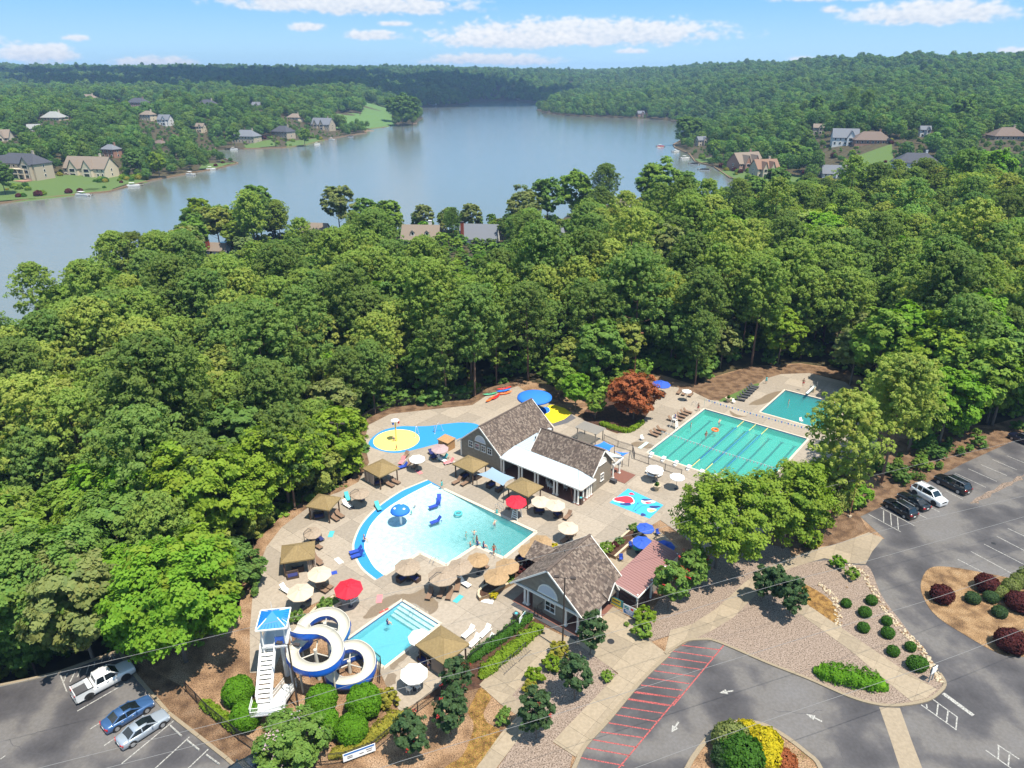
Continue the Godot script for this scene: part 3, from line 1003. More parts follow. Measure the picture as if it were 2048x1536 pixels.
func paint():
	var y = -0.026
	stripes("west_parking_lines", pv([-49.2, -58.8, -47.1, -56.4, -44.6, -53.9, -41.5, -57.5, -42.1, -51.7, -41.4, -52.6, -39.7, -49.8, -39.1, -50.6, -37.0, -47.8, -34.2, -52.7, -33.6, -47.3, -31.8, -50.8, -30.5, -47.3, -29.4, -49.4, -48.8, -48.3, -48.6, -48.7, -48.2, -57.6, -48.5, -59.0, -47.5, -57.7, -47.8, -59.2, -47.1, -58.4, -47.4, -59.6, -46.4, -58.9, -46.8, -60.2, -46.1, -59.9, -46.4, -60.6, -45.6, -60.4, -45.8, -61.1, -45.0, -60.9, -45.1, -61.6, -45.1, -61.7, -44.3, -60.9]), 0.12, y, M.white_paint)
	# red fire lane
	var red = pv([17.7, -56.0, 10.0, -47.3, 6.4, -48.5, 10.6, -47.6, 7.0, -49.6, 11.3, -48.7, 7.8, -50.5, 12.1, -49.6, 8.6, -51.4, 13.0, -50.7, 9.5, -52.5, 13.8, -51.6, 10.4, -53.5, 14.7, -52.6, 11.3, -54.4, 15.6, -53.6, 12.2, -55.5, 16.6, -54.6, 13.1, -56.4, 17.4, -55.6])
	var rr = pv([24.3, -63.2, 16.7, -54.6, 12.1, -55.4, 16.1, -54.6, 12.9, -56.3, 17.3, -55.6, 13.8, -57.3, 18.1, -56.6, 14.7, -58.3, 19.0, -57.5, 15.6, -59.3, 19.8, -58.5, 16.4, -60.3, 20.7, -59.5, 17.3, -61.3, 21.7, -60.4, 18.2, -62.2, 22.5, -61.3, 19.4, -63.1, 23.6, -62.4])
	rr.append_array(red)
	stripes("red_fire_lane_lines", rr, 0.13, y, M.red_paint)
	stripes("east_parking_lines", pv([52.9, -89.6, 55.5, -85.1, 55.5, -91.4, 58.2, -86.7, 55.6, -90.6, 54.2, -87.6, 56.3, -89.9, 54.9, -86.7, 56.8, -88.8, 55.4, -85.7, 60.4, -89.5, 61.0, -88.5, 63.0, -91.4, 63.8, -90.2, 68.0, -96.1, 69.2, -93.6, 72.5, -101.5, 74.9, -97.1, 75.5, -102.9, 77.7, -98.9, 78.4, -104.3, 80.5, -100.7, 81.4, -106.0, 83.3, -102.5, 84.7, -107.3, 86.1, -104.7, 60.0, -78.9, 62.7, -74.7, 62.8, -80.6, 65.7, -75.4, 65.6, -82.3, 68.2, -77.8, 68.5, -84.1, 70.3, -80.7, 71.3, -86.0, 72.5, -84.0]), 0.12, y, M.white_paint)
	stripes("crossing_lines", pv([42.4, -54.7, 44.3, -51.6, 44.0, -55.4, 45.3, -53.1, 43.0, -54.8, 42.8, -54.3, 44.2, -54.8, 43.3, -53.4, 44.8, -54.0, 43.8, -52.5, 45.2, -53.1, 44.3, -51.7, 45.8, -49.3, 47.0, -47.3, 47.3, -49.9, 48.4, -48.3, 47.3, -49.7, 46.4, -48.3, 48.0, -49.1, 46.9, -47.6]), 0.13, y, M.white_paint)
	stripes("stop_line", pv([45.50, -56.20, 47.01, -53.36]), 0.45, y, M.white_paint)
	# arrows on the loop
	for a in [[pv([23.47, -56.54, 22.56, -56.38]), 0], [pv([31.31, -52.62, 30.69, -53.07]), 0], [pv([16.81, -52.58, 16.33, -51.96]), 0]]:
		var p: Vector2 = a[0][0]
		var q: Vector2 = a[0][1]
		var d = (q - p).normalized()
		var s = Vector2(-d.y, d.x)
		var g = G.new()
		g.prism(PackedVector2Array([p + s * 0.09, p + d * 0.75 + s * 0.09, p + d * 0.75 + s * 0.34, p + d * 1.6, p + d * 0.75 - s * 0.34, p + d * 0.75 - s * 0.09, p - s * 0.09]), y, y)
		struct("painted_arrow", g, M.white_paint)
	# the pale concrete gutter across the drive
	struct("concrete_gutter", sheet(pv([37.90, -54.40, 39.99, -54.29, 39.16, -50.24, 38.63, -47.32, 38.03, -43.25, 36.18, -43.25, 36.52, -47.32, 37.25, -50.84]), [], 0, -0.022), M.walk_1)
	# wheel stops
	for s in [pv([-34.22, -52.03, -32.60, -50.83]), pv([-31.82, -50.32, -30.20, -49.22]), pv([-29.29, -48.69, -27.65, -47.66])]:
		var g = G.new()
		var a = v3(s[0], 0.05)
		var b = v3(s[1], 0.05)
		g.beam(a, b, 0.16, 0.13)
		g.beam(a + Vector3(0, 0.09, 0), b + Vector3(0, 0.09, 0), 0.1, 0.05)
		solo("wheel_stop", g, M.white_paint, ["pale concrete wheel stop nearest the silver sedan", "middle concrete wheel stop of the three in the car park", "concrete wheel stop nearest the frame's lower edge"][used.get("wheel_stop", 0)], "wheel stop", "wheel stops in the west car park")
	# drain covers
	for m in [[11.37, -63.67, 0.42, "walk"], [67.03, -82.42, 0.3, "lot"]]:
		var g = G.new()
		g.lathe(Vector3.ZERO, [Vector2(0, 0.022), Vector2(m[2] , 0.022), Vector2(m[2], 0.0)], 18)
		struct("manhole_cover", g, M.black_metal, Vector3(m[0], 0.005 if m[3] == "walk" else -0.035, m[1]))
	# dirt washed over the east car park
	for s in [pv([58.59, -76.96, 61.26, -79.05, 62.30, -78.81, 60.89, -77.41, 59.20, -76.50]), pv([62.44, -79.05, 67.21, -81.97, 72.07, -84.80, 73.36, -85.33, 72.49, -84.01, 68.72, -81.97, 64.06, -79.29]), pv([70.06, -93.01, 75.52, -96.45, 82.24, -100.44, 83.65, -100.96, 81.36, -99.08, 75.81, -95.81, 70.88, -92.71])]:
		var sm = smooth_line(s, 5, true)
		for i in sm.size():
			sm[i] += Vector2(sin(i * 1.7), cos(i * 2.3)) * 0.22
		var dg = G.new()
		dg.prism(sm, -0.028, -0.028)
		struct("dirt_streak", dg, M.dirt)
	# cracks sealed with tar, stains where splashed water has wetted the deck
	var r = RandomNumberGenerator.new()
	r.seed = 15
	var cr = struct_root("asphalt_cracks")
	for s in [pv([31.63, -50.04, 31.73, -48.69, 31.25, -47.94, 32.12, -47.32]), pv([53.89, -60.29, 54.02, -59.29, 53.93, -58.56]), pv([61.49, -80.73, 61.96, -80.00, 61.70, -79.05]), pv([34.25, -54.62, 34.11, -51.85, 33.90, -49.85]), pv([26.87, -53.97, 29.55, -53.54, 31.84, -53.97]), pv([-47.57, -51.13, -46.78, -51.50, -46.24, -51.65]), pv([-49.48, -50.39, -46.93, -49.11, -44.48, -48.69])]:
		var g = G.new()
		var l = PackedVector2Array()
		for i in s.size() - 1:
			for k in 5:
				l.append(s[i].lerp(s[i + 1], k / 5.0) + Vector2(r.randf_range(-0.15, 0.15), r.randf_range(-0.15, 0.15)))
		l.append(s[s.size() - 1])
		strip(g, l, 0.045, -0.0265, -0.0265)
		part(cr, "crack", g, M.crack)
	for s in [pv([-17.2, -69.5, -15.6, -71.4, -13.8, -71.9, -12.3, -71.9, -11.0, -73.1, -9.9, -71.4, -9.1, -69.8, -9.6, -68.2, -10.6, -68.9, -11.6, -69.8, -13.9, -70.6, -15.5, -68.9, -17.1, -67.5, -17.8, -67.8]), pv([-13.55, -58.62, -12.78, -58.98, -12.48, -57.91, -13.03, -57.04, -13.65, -57.56]), pv([-13.56, -60.44, -12.13, -62.35, -11.48, -61.77, -12.43, -60.44, -13.11, -59.34]), pv([47.82, -128.91, 52.77, -133.21, 56.45, -134.81, 54.63, -132.58, 50.15, -128.31, 46.95, -127.72]), pv([21.22, -111.88, 22.87, -112.35, 24.87, -110.94, 24.48, -110.01, 22.92, -110.01, 21.07, -110.94]), pv([42.21, -125.12, 43.12, -123.15, 44.66, -122.60, 42.32, -122.05])]:
		var g = G.new()
		var sm = smooth_line(s, 4, true)
		for i in sm.size():
			sm[i] += Vector2(r.randf_range(-0.14, 0.14), r.randf_range(-0.14, 0.14))
		for q in clipped(sm, [pool_beach, pool_slide, pool_lap, pool_dive]):
			g.prism(q, 0.0075, 0.0075)
		struct("wet_patch", g, M.wet)

# ---------- pools ----------
func along(p):
	return Vector2(p.x * E1.x + p.y * E1.z, p.x * E2.x + p.y * E2.z)

func fog_body(root, poly, depth, color, density):
	# the water itself: a body that takes out red, so that deep water is bluer than shallow
	var lo = Vector2(1e9, 1e9)
	var hi = -lo
	for p in poly:
		lo = lo.min(along(p))
		hi = hi.max(along(p))
	var f = FogVolume.new()
	f.name = "water_body"
	f.size = Vector3(hi.x - lo.x + 0.2, depth, hi.y - lo.y + 0.2)
	var m = FogMaterial.new()
	m.albedo = color
	m.density = density
	f.material = m
	root.add_child(f)
	var mid = (lo + hi) * 0.5
	f.position = Vector3(E1.x * mid.x + E2.x * mid.y, -0.085 - depth * 0.5, E1.z * mid.x + E2.z * mid.y)
	f.rotation_degrees.y = TURN

func basin(root, poly, depth_at, level, tile, shell = "plaster"):
	var g = G.new()
	for q in cells(poly, [], Vector2(1.6, 1.6), 39.0, 0.0):
		var t = Geometry2D.triangulate_polygon(q)
		for i in range(0, t.size(), 3):
			var a = q[t[i]]; var b = q[t[i + 1]]; var c = q[t[i + 2]]
			if (b - a).cross(c - a) < 0.0:
				var s = b; b = c; c = s
			g.tri(v3(a, -depth_at.call(a)), v3(b, -depth_at.call(b)), v3(c, -depth_at.call(c)))
	part(root, "basin_floor", g, M[shell])
	var w = G.new()
	var tl = G.new()
	for i in poly.size():
		var a = poly[i]
		var b = poly[(i + 1) % poly.size()]
		var da = maxf(depth_at.call(a), 0.07)
		var db = maxf(depth_at.call(b), 0.07)
		w.quad(v3(a, -da - 0.1), v3(a, -minf(0.22, da)), v3(b, -minf(0.22, db)), v3(b, -db - 0.1))
		tl.quad(v3(a, -minf(0.22, da)), v3(a, 0.0), v3(b, 0.0), v3(b, -minf(0.22, db)))
	part(root, "basin_wall", w, M[shell])
	part(root, "tile_band", tl, tile)
	var s = G.new()
	for q in cells(poly, [], Vector2(40, 40), 39.0, 0.0):
		s.prism(q, level, level)
	part(root, "water_surface", s, M.pool_water)

func coping(root, poly, w = 0.36):
	for i in poly.size():
		var a = poly[i]
		var b = poly[(i + 1) % poly.size()]
		var g = G.new()
		var d = (b - a).normalized()
		var n = Vector2(-d.y, d.x)
		var mid = (a + b) * 0.5 + n * 0.2
		if Geometry2D.is_point_in_polygon(mid, poly):
			n = -n
		g.prism(PackedVector2Array([a + n * 0.01, b + n * 0.01, b + n * w + d * w, a + n * w - d * 0.0]), -0.05, 0.012)
		part(root, "coping_stone", g, M.coping)

func make_pools():
	# beach-entry pool
	var root = struct_root("beach_entry_pool")
	var inner = smooth_line(pv([-12.8, -98.3, -16.0, -94.9, -18.8, -91.0, -20.3, -87.1, -20.5, -83.7, -20.2, -81.3, -19.2, -79.1, -18.1, -77.2, -16.6, -75.6]), 5)
	var arc_n = inner.size()
	inner.append_array(pv([-12.54, -80.31, -8.75, -77.57, -4.99, -81.89, -1.12, -79.12]))
	inner.append_array(pv([3.49, -85.14, -10.74, -96.70]))
	var a_lo = 1e9
	var a_hi = -1e9
	for p in inner:
		a_lo = minf(a_lo, along(p).x)
		a_hi = maxf(a_hi, along(p).x)
	var arc = inner.slice(0, arc_n)
	var depth = func(p):
		var d = 1e9
		for i in arc.size() - 1:
			d = minf(d, Geometry2D.get_closest_point_to_segment(p, arc[i], arc[i + 1]).distance_to(p))
		return 0.10 + 1.7 * smoothstep(2.0, 25.0, d)
	basin(root, inner, depth, -0.075, M.pool_tile)
	fog_body(root, inner, 2.2, Color(0.0, 0.99, 1.0), 0.55)
	var band_g = G.new()
	for q in cells(pool_beach, [inner], Vector2(3, 3), 39.0, 0.0):
		band_g.prism(q, -0.035, -0.035)
	part(root, "blue_band", band_g, M.blue_paint)
	var gut = G.new()
	strip(gut, offset_line(arc, 0.0), 0.22, -0.03, -0.028)
	part(root, "gutter_grate", gut, M.white_plastic)
	var outer_arc = pool_beach.slice(0, 46)
	var cg = G.new()
	strip(cg, outer_arc, 0.3, -0.04, 0.006)
	part(root, "curved_coping", cg, M.coping)
	var st = inner.slice(arc_n - 1)
	for i in st.size() - 1:
		var g = G.new()
		strip(g, PackedVector2Array([st[i], st[i + 1]]), 0.5, -0.03, 0.01)
		part(root, "coping_stone", g, M.coping)
	# slide pool
	root = struct_root("slide_pool")
	basin(root, pool_slide, func(_p): return 1.15, -0.09, M.pool_tile, "plaster_blue")
	fog_body(root, pool_slide, 1.6, Color(0.15, 0.985, 1.0), 0.3)
	coping(root, pool_slide)
	for i in 4:
		var y = -0.2 - 0.22 * i
		var b = G.new()
		b.box(Vector3(0, y - 0.4, 0), Vector3(6.26, 0.8, 0.5))
		part(root, "step", b, M.plaster, loc(SLP0, 3.15, 0.27 + 0.5 * i), TURN)
		part(root, "step_edge", bx(Vector3(6.24, 0.012, 0.06)), M.lane_tile, loc(SLP0, 3.15, 0.49 + 0.5 * i, y + 0.008), TURN)
	# lap pool
	root = struct_root("lap_pool")
	basin(root, pool_lap, func(p): return 1.25 + 0.5 * clampf(along(p - Vector2(LAP0.x, LAP0.z)).y / 22.4, 0.0, 1.0), -0.1, M.pool_tile, "plaster_aqua")
	fog_body(root, pool_lap, 2.2, Color(0.05, 0.985, 0.9), 0.25)
	coping(root, pool_lap)
	for k in 8:
		var g = G.new()
		g.quad(Vector3(-0.18, -1.28, 1.9), Vector3(0.18, -1.28, 1.9), Vector3(0.18, -1.706, 21.0), Vector3(-0.18, -1.706, 21.0))
		g.quad(Vector3(-0.5, -1.272, 1.65), Vector3(0.5, -1.272, 1.65), Vector3(0.5, -1.278, 1.9), Vector3(-0.5, -1.278, 1.9))
		part(root, "lane_marking", g, M.lane_tile, loc(LAP0, 2.1 + k * 2.3, 0.0), TURN)
	for k in 3:
		var t = thing("lane_rope", "blue lane rope with yellow ends, %s one" % ["nearest the deck chairs", "middle", "farthest from the deck chairs"][k], "lane rope", loc(LAP0, 7.9 + 2.3 * k, 0, -0.08), TURN, "lane ropes of the lap pool")
		for s in [[0.1, 3.4, "yellow_paint"], [3.4, 18.8, "slide_blue"], [18.8, 22.3, "yellow_paint"]]:
			var g = G.new()
			var n = int((s[1] - s[0]) / 0.28)
			for i in n:
				var z: float = s[0] + (s[1] - s[0]) * (i + 0.5) / n
				g.tube([Vector3(0, 0, z - 0.125), Vector3(0, 0, z + 0.125)], 0.055, 0.055, 6)
			part(t, "float_run", g, M[s[2]])
	for k in 2:
		var z: float = [-0.35, 17.2][k]
		var t = thing("pennant_string", ["string of blue and white pennants along the pool's far edge", "string of white pennants across the lap pool near the starting blocks"][k], "pennants", loc(LAP0, 0, z), TURN)
		for e in [-0.4, 20.0]:
			var p = G.new()
			p.tube([Vector3(e, 0, 0), Vector3(e, 2.0, 0)], 0.03)
			part(t, "post", p, M.steel)
		var rope = G.new()
		rope.tube([Vector3(-0.4, 1.95, 0), Vector3(10, 1.75, 0), Vector3(20, 1.95, 0)], 0.012, 0.012, 4)
		part(t, "rope", rope, M.white_plastic)
		for i in 34:
			var x = -0.1 + i * 0.59
			var y = 1.94 - 0.19 * (1.0 - pow((x - 9.8) / 10.0, 2.0))
			var f = G.new()
			f.tri(Vector3(-0.17, 0, 0), Vector3(0.17, 0, 0), Vector3(0.02, -0.42, 0.03))
			f.tri(Vector3(-0.17, 0, 0.012), Vector3(0.02, -0.42, 0.04), Vector3(0.17, 0, 0.012))
			part(t, "pennant", f, M.sail_blue if i % 2 and k == 0 else M.canvas_white, Vector3(x, y, 0))
	for k in 8:
		var t = thing("starting_block", "white starting block at the end of the lap pool, %s from the steps" % ["first", "second", "third", "fourth", "fifth", "sixth", "seventh", "eighth"][k], "starting block", loc(LAP0, 1.1 + 2.3 * k, 23.3), TURN, "starting blocks of the lap pool")
		part(t, "pedestal", bx(Vector3(0.4, 0.55, 0.45), Vector3(0, 0.275, 0.1)), M.white_plastic)
		part(t, "platform", bx(Vector3(0.62, 0.07, 0.8), Vector3(0, 0.6, 0.0), Basis(Vector3.RIGHT, 0.14)), M.white_plastic)
		part(t, "step", bx(Vector3(0.4, 0.25, 0.3), Vector3(0, 0.13, 0.5)), M.white_plastic)
	var stair = struct_root("lap_pool_steps")
	for i in 4:
		part(stair, "step", bx(Vector3(0.55, 0.3, 2.8)), M.plaster, loc(LAP0, -0.3 - 0.55 * i, 20.6, -0.85 + 0.24 * i), TURN)
	# diving pool
	root = struct_root("diving_pool")
	basin(root, pool_dive, func(_p): return 3.6, -0.1, M.pool_tile, "plaster_deep")
	fog_body(root, pool_dive, 3.6, Color(0.02, 0.97, 0.98), 0.3)
	coping(root, pool_dive)
	for k in 2:
		var t = thing("diving_board", ["pale diving board with rails, nearer the lawn strip", "pale diving board with rails, half hidden by the pine"][k], "diving board", loc(DIVE0, 4.6 + 4.6 * k, -2.2), TURN, "diving boards of the diving pool")
		part(t, "stand", bx(Vector3(0.7, 0.9, 1.3), Vector3(0, 0.45, -0.6)), M.pot_stone)
		part(t, "board", bx(Vector3(0.5, 0.06, 4.9), Vector3(0, 1.0, 1.2)), M.sign_teal)
		part(t, "tread", bx(Vector3(0.46, 0.012, 4.7), Vector3(0, 1.037, 1.2)), M.canvas_white)
		for s in [-0.36, 0.36]:
			var g = G.new()
			g.tube([Vector3(s, 0, -2.3), Vector3(s, 1.9, -1.7), Vector3(s, 1.9, 0.6), Vector3(s, 0.95, 0.7)], 0.03)
			g.tube([Vector3(s, 1.45, -1.8), Vector3(s, 1.45, 0.62)], 0.025)
			part(t, "rail", g, M.steel)
		for i in 4:
			part(t, "rung", bx(Vector3(0.7, 0.03, 0.18), Vector3(0, 0.22 + 0.24 * i, -2.2 + 0.1 * i)), M.steel)
	# painted pads
	var sp = smooth_line(pv([-25.4, -112.0, -23.7, -109.6, -20.2, -108.2, -16.9, -109.4, -13.6, -111.3, -10.6, -112.8, -7.2, -115.3, -5.7, -117.4, -6.7, -119.3, -9.3, -119.9, -12.5, -119.3, -15.2, -118.5, -18.0, -118.3, -20.7, -118.3, -23.9, -116.4]), 4, true)
	struct("splash_pad", sheet(sp, [], 0, 0.012, 9.0), M.blue_paint)
	var yc = pv([-20.60, -112.95])[0]
	var ring = PackedVector2Array()
	for i in 40:
		ring.append(yc + Vector2(cos(TAU * i / 40), sin(TAU * i / 40)) * 4.1)
	struct("splash_pad_circle", sheet(ring, [], 0, 0.018, 20.0), M.yellow_paint)
	# mural of blobs on the deck, in place of the painted picture
	var mu = pv([14.86, -92.70, 18.25, -96.70, 22.94, -92.00, 20.19, -88.40])
	var mroot = struct_root("painted_mural")
	part(mroot, "field", sheet(mu, [], 0, 0.012, 8.0), M.cyan_paint)
	for b in [[17.28, -93.41, 1.55, 1.15, "mural_white", 0.016], [17.29, -93.52, 1.4, 1.0, "mural_red", 0.02], [17.30, -92.25, 0.8, 0.42, "mural_navy", 0.024], [18.58, -95.14, 0.42, 0.3, "mural_red", 0.016], [20.69, -92.88, 1.0, 0.55, "mural_white", 0.016], [20.59, -93.41, 0.75, 0.3, "mural_navy", 0.02], [20.74, -92.60, 0.5, 0.26, "mural_red", 0.022], [20.87, -90.63, 0.7, 0.5, "mural_white", 0.016], [20.91, -90.53, 0.5, 0.35, "yellow_paint", 0.02], [21.50, -91.49, 0.8, 0.35, "mural_navy", 0.024], [19.42, -89.39, 0.42, 0.36, "mural_navy", 0.016], [19.15, -92.35, 0.12, 0.1, "mural_navy", 0.016], [18.47, -90.46, 0.13, 0.1, "mural_navy", 0.016], [18.82, -93.94, 0.12, 0.1, "mural_navy", 0.016], [15.85, -92.88, 0.1, 0.1, "mural_navy", 0.016]]:
		var g = G.new()
		var pl = PackedVector2Array()
		for i in 22:
			var a = TAU * i / 22
			var w = 1.0 + 0.14 * sin(a * 3.0 + b[0]) + 0.08 * sin(a * 2.0 + b[1])
			pl.append(Vector2(b[0] + cos(a) * b[2] * w, b[1] + sin(a) * b[3] * w))
		g.prism(pl, b[5], b[5])
		part(mroot, "painted_shape", g, M[b[4]])
	for s in [pv([18.11, -90.63, 19.21, -92.70, 20.04, -93.05]), pv([18.37, -90.46, 19.64, -91.83, 20.35, -92.00]), pv([16.52, -91.49, 17.56, -92.00])]:
		var g = G.new()
		strip(g, s, 0.05, 0.016, 0.016)
		part(mroot, "painted_line", g, M.mural_navy)
	var py = struct_root("play_pad")
	part(py, "dark_surface", sheet(pv([5.71, -124.55, 7.63, -128.61, 9.79, -126.84, 12.11, -121.78, 10.27, -119.63, 7.83, -118.32]), [], 0, 0.008, 20.0), M.dark_rubber)
	part(py, "yellow_surface", sheet(smooth_line(pv([6.25, -122.60, 6.78, -126.55, 8.34, -127.72, 11.55, -123.87, 7.66, -119.53]), 2, true), [], 0, 0.014, 20.0), M.bright_yellow)
	part(py, "blue_surface", sheet(smooth_line(pv([5.53, -126.26, 7.03, -126.55, 7.32, -124.83, 6.41, -123.71, 5.71, -124.55]), 3, true), [], 0, 0.02, 20.0), M.sail_blue)

# ---------- buildings of the centre ----------
func shingle_slope(parent, a, b, c, d, seed_, w = 0.25, course = 0.27):
	# a, b along the eave, c above b, d above a; single shingles in courses over a roof board
	var r = RandomNumberGenerator.new()
	r.seed = seed_
	var n: Vector3 = (b - a).cross(d - a).normalized()
	if n.y < 0.0:
		n = -n
	var board = G.new()
	board.quad(a, b, c, d)
	board.quad(a - n * 0.08, d - n * 0.08, c - n * 0.08, b - n * 0.08)
	for e in [[a, b], [b, c], [c, d], [d, a]]:
		board.quad(e[0], e[0] - n * 0.08, e[1] - n * 0.08, e[1])
	part(parent, "roof_board", board, M.shingle_3)
	var gs = [G.new(), G.new(), G.new(), G.new()]
	var up_len: float = ((d + c) * 0.5 - (a + b) * 0.5).length()
	var rows = int(up_len / course)
	for i in rows:
		var t0 = float(i) / rows
		var t1 = minf(float(i + 1.25) / rows, 1.0)
		var p0: Vector3 = a.lerp(d, t0)
		var q0: Vector3 = b.lerp(c, t0)
		var p1: Vector3 = a.lerp(d, t1)
		var q1: Vector3 = b.lerp(c, t1)
		var cols = maxi(1, int((q0 - p0).length() / w))
		var sh = r.randf() * 0.6
		var prev = 0.0
		for k in cols + 1:
			var e = clampf((k + sh + r.randf_range(-0.18, 0.18)) / cols, 0.0, 1.0)
			if k == cols:
				e = 1.0
			if e - prev < 0.0015:
				continue
			var lift = n * (0.03 + r.randf() * 0.018)
			var g: G = gs[r.randi() % 4]
			var A = p0.lerp(q0, prev + 0.001) + lift - (p1 - p0) * r.randf() * 0.08
			var B = p0.lerp(q0, e - 0.001) + lift - (q1 - q0) * r.randf() * 0.08
			var C = p1.lerp(q1, e - 0.001) + n * 0.006
			var D = p1.lerp(q1, prev + 0.001) + n * 0.006
			g.quad(A, B, C, D)
			g.quad(A, A - lift, B - lift, B)
			prev = e
	for i in 4:
		var o = part(parent, "shingles", gs[i], M["shingle_%d" % i])
		o.set_meta("kind", "stuff")

func window(parent, at, turn, w, h, material_frame, bars = 1):
	# frame with a pane set back in it, mullions in front
	var f = G.new()
	var t = 0.09
	f.box(Vector3(0, h * 0.5 - t * 0.5, 0), Vector3(w, t, 0.14))
	f.box(Vector3(0, -h * 0.5 + t * 0.5, 0.02), Vector3(w + 0.1, t, 0.2))
	f.box(Vector3(-w * 0.5 + t * 0.5, 0, 0), Vector3(t, h - t * 2, 0.14))
	f.box(Vector3(w * 0.5 - t * 0.5, 0, 0), Vector3(t, h - t * 2, 0.14))
	for i in bars:
		f.box(Vector3(-w * 0.5 + w * (i + 1.0) / (bars + 1), 0, 0), Vector3(0.05, h - t * 2, 0.1))
	f.box(Vector3(0, 0.02, 0), Vector3(w - t * 2, 0.05, 0.09))
	var o = part(parent, "window", f, material_frame, at, turn)
	part(o, "pane", bx(Vector3(w - t * 1.5, h - t * 1.5, 0.03), Vector3(0, 0, -0.02)), M.glass)
	return o

func fanlight(parent, at, turn, rad, key = "frosted"):
	var f = G.new()
	var n = 14
	for i in n:
		var a = PI * i / n
		var b = PI * (i + 1) / n
		var p = [Vector3(cos(a) * rad, sin(a) * rad, 0.07), Vector3(cos(b) * rad, sin(b) * rad, 0.07), Vector3(cos(b), sin(b), 0) * (rad - 0.14) + Vector3(0, 0, 0.07), Vector3(cos(a), sin(a), 0) * (rad - 0.14) + Vector3(0, 0, 0.07)]
		f.quad(p[0], p[1], p[2], p[3])
		f.quad(p[0], p[1], p[1] - Vector3(0, 0, 0.1), p[0] - Vector3(0, 0, 0.1))
	f.box(Vector3(0, -0.06, 0.02), Vector3(rad * 2.1, 0.13, 0.14))
	var o = part(parent, "fanlight", f, M.white_trim, at, turn)
	var g = G.new()
	for i in n:
		var a = PI * i / n
		var b = PI * (i + 1) / n
		g.tri(Vector3(0, 0, 0.03), Vector3(cos(a) * (rad - 0.1), sin(a) * (rad - 0.1), 0.03), Vector3(cos(b) * (rad - 0.1), sin(b) * (rad - 0.1), 0.03))
	part(o, "pane", g, M[key])

func column(parent, at, h):
	var g = G.new()
	g.box(Vector3(0, 0.09, 0), Vector3(0.4, 0.18, 0.4))
	g.lathe(Vector3.ZERO, [Vector2(0.17, 0.18), Vector2(0.15, h * 0.5), Vector2(0.13, h - 0.22)], 10)
	g.box(Vector3(0, h - 0.15, 0), Vector3(0.36, 0.14, 0.36))
	part(parent, "column", g, M.white_trim, at)

func gable_wall(g, p, q, h, apex_at, apex_h):
	# p and q on the ground, the peak over apex_at
	g.quad(p, p + Vector3(0, h, 0), q + Vector3(0, h, 0), q)
	g.tri(p + Vector3(0, h, 0), Vector3(apex_at.x, apex_h, apex_at.z), q + Vector3(0, h, 0))

func rake(parent, a, b, w = 0.2):
	var g = G.new()
	g.beam(a, b, 0.08, w)
	part(parent, "rake_board", g, M.white_trim)

func seam_sheet(parent, a, b, c, d, material, step = 0.5):
	# standing-seam metal: flat sheets with raised ribs that run from eave to top
	var n: Vector3 = (b - a).cross(d - a).normalized()
	if n.y < 0:
		n = -n
	var g = G.new()
	g.quad(a, b, c, d)
	g.quad(a - n * 0.05, b - n * 0.05, c - n * 0.05, d - n * 0.05)
	for e in [[a, b], [b, c], [c, d], [d, a]]:
		g.quad(e[0], e[0] - n * 0.05, e[1] - n * 0.05, e[1])
	var o = part(parent, "metal_roof", g, material)
	var k = maxi(2, int((b - a).length() / step))
	for i in range(1, k):
		var t = float(i) / k
		var s = G.new()
		s.beam(a.lerp(b, t) + n * 0.02, d.lerp(c, t) + n * 0.02, 0.05, 0.05, n)
		part(o, "seam", s, material)
	return o

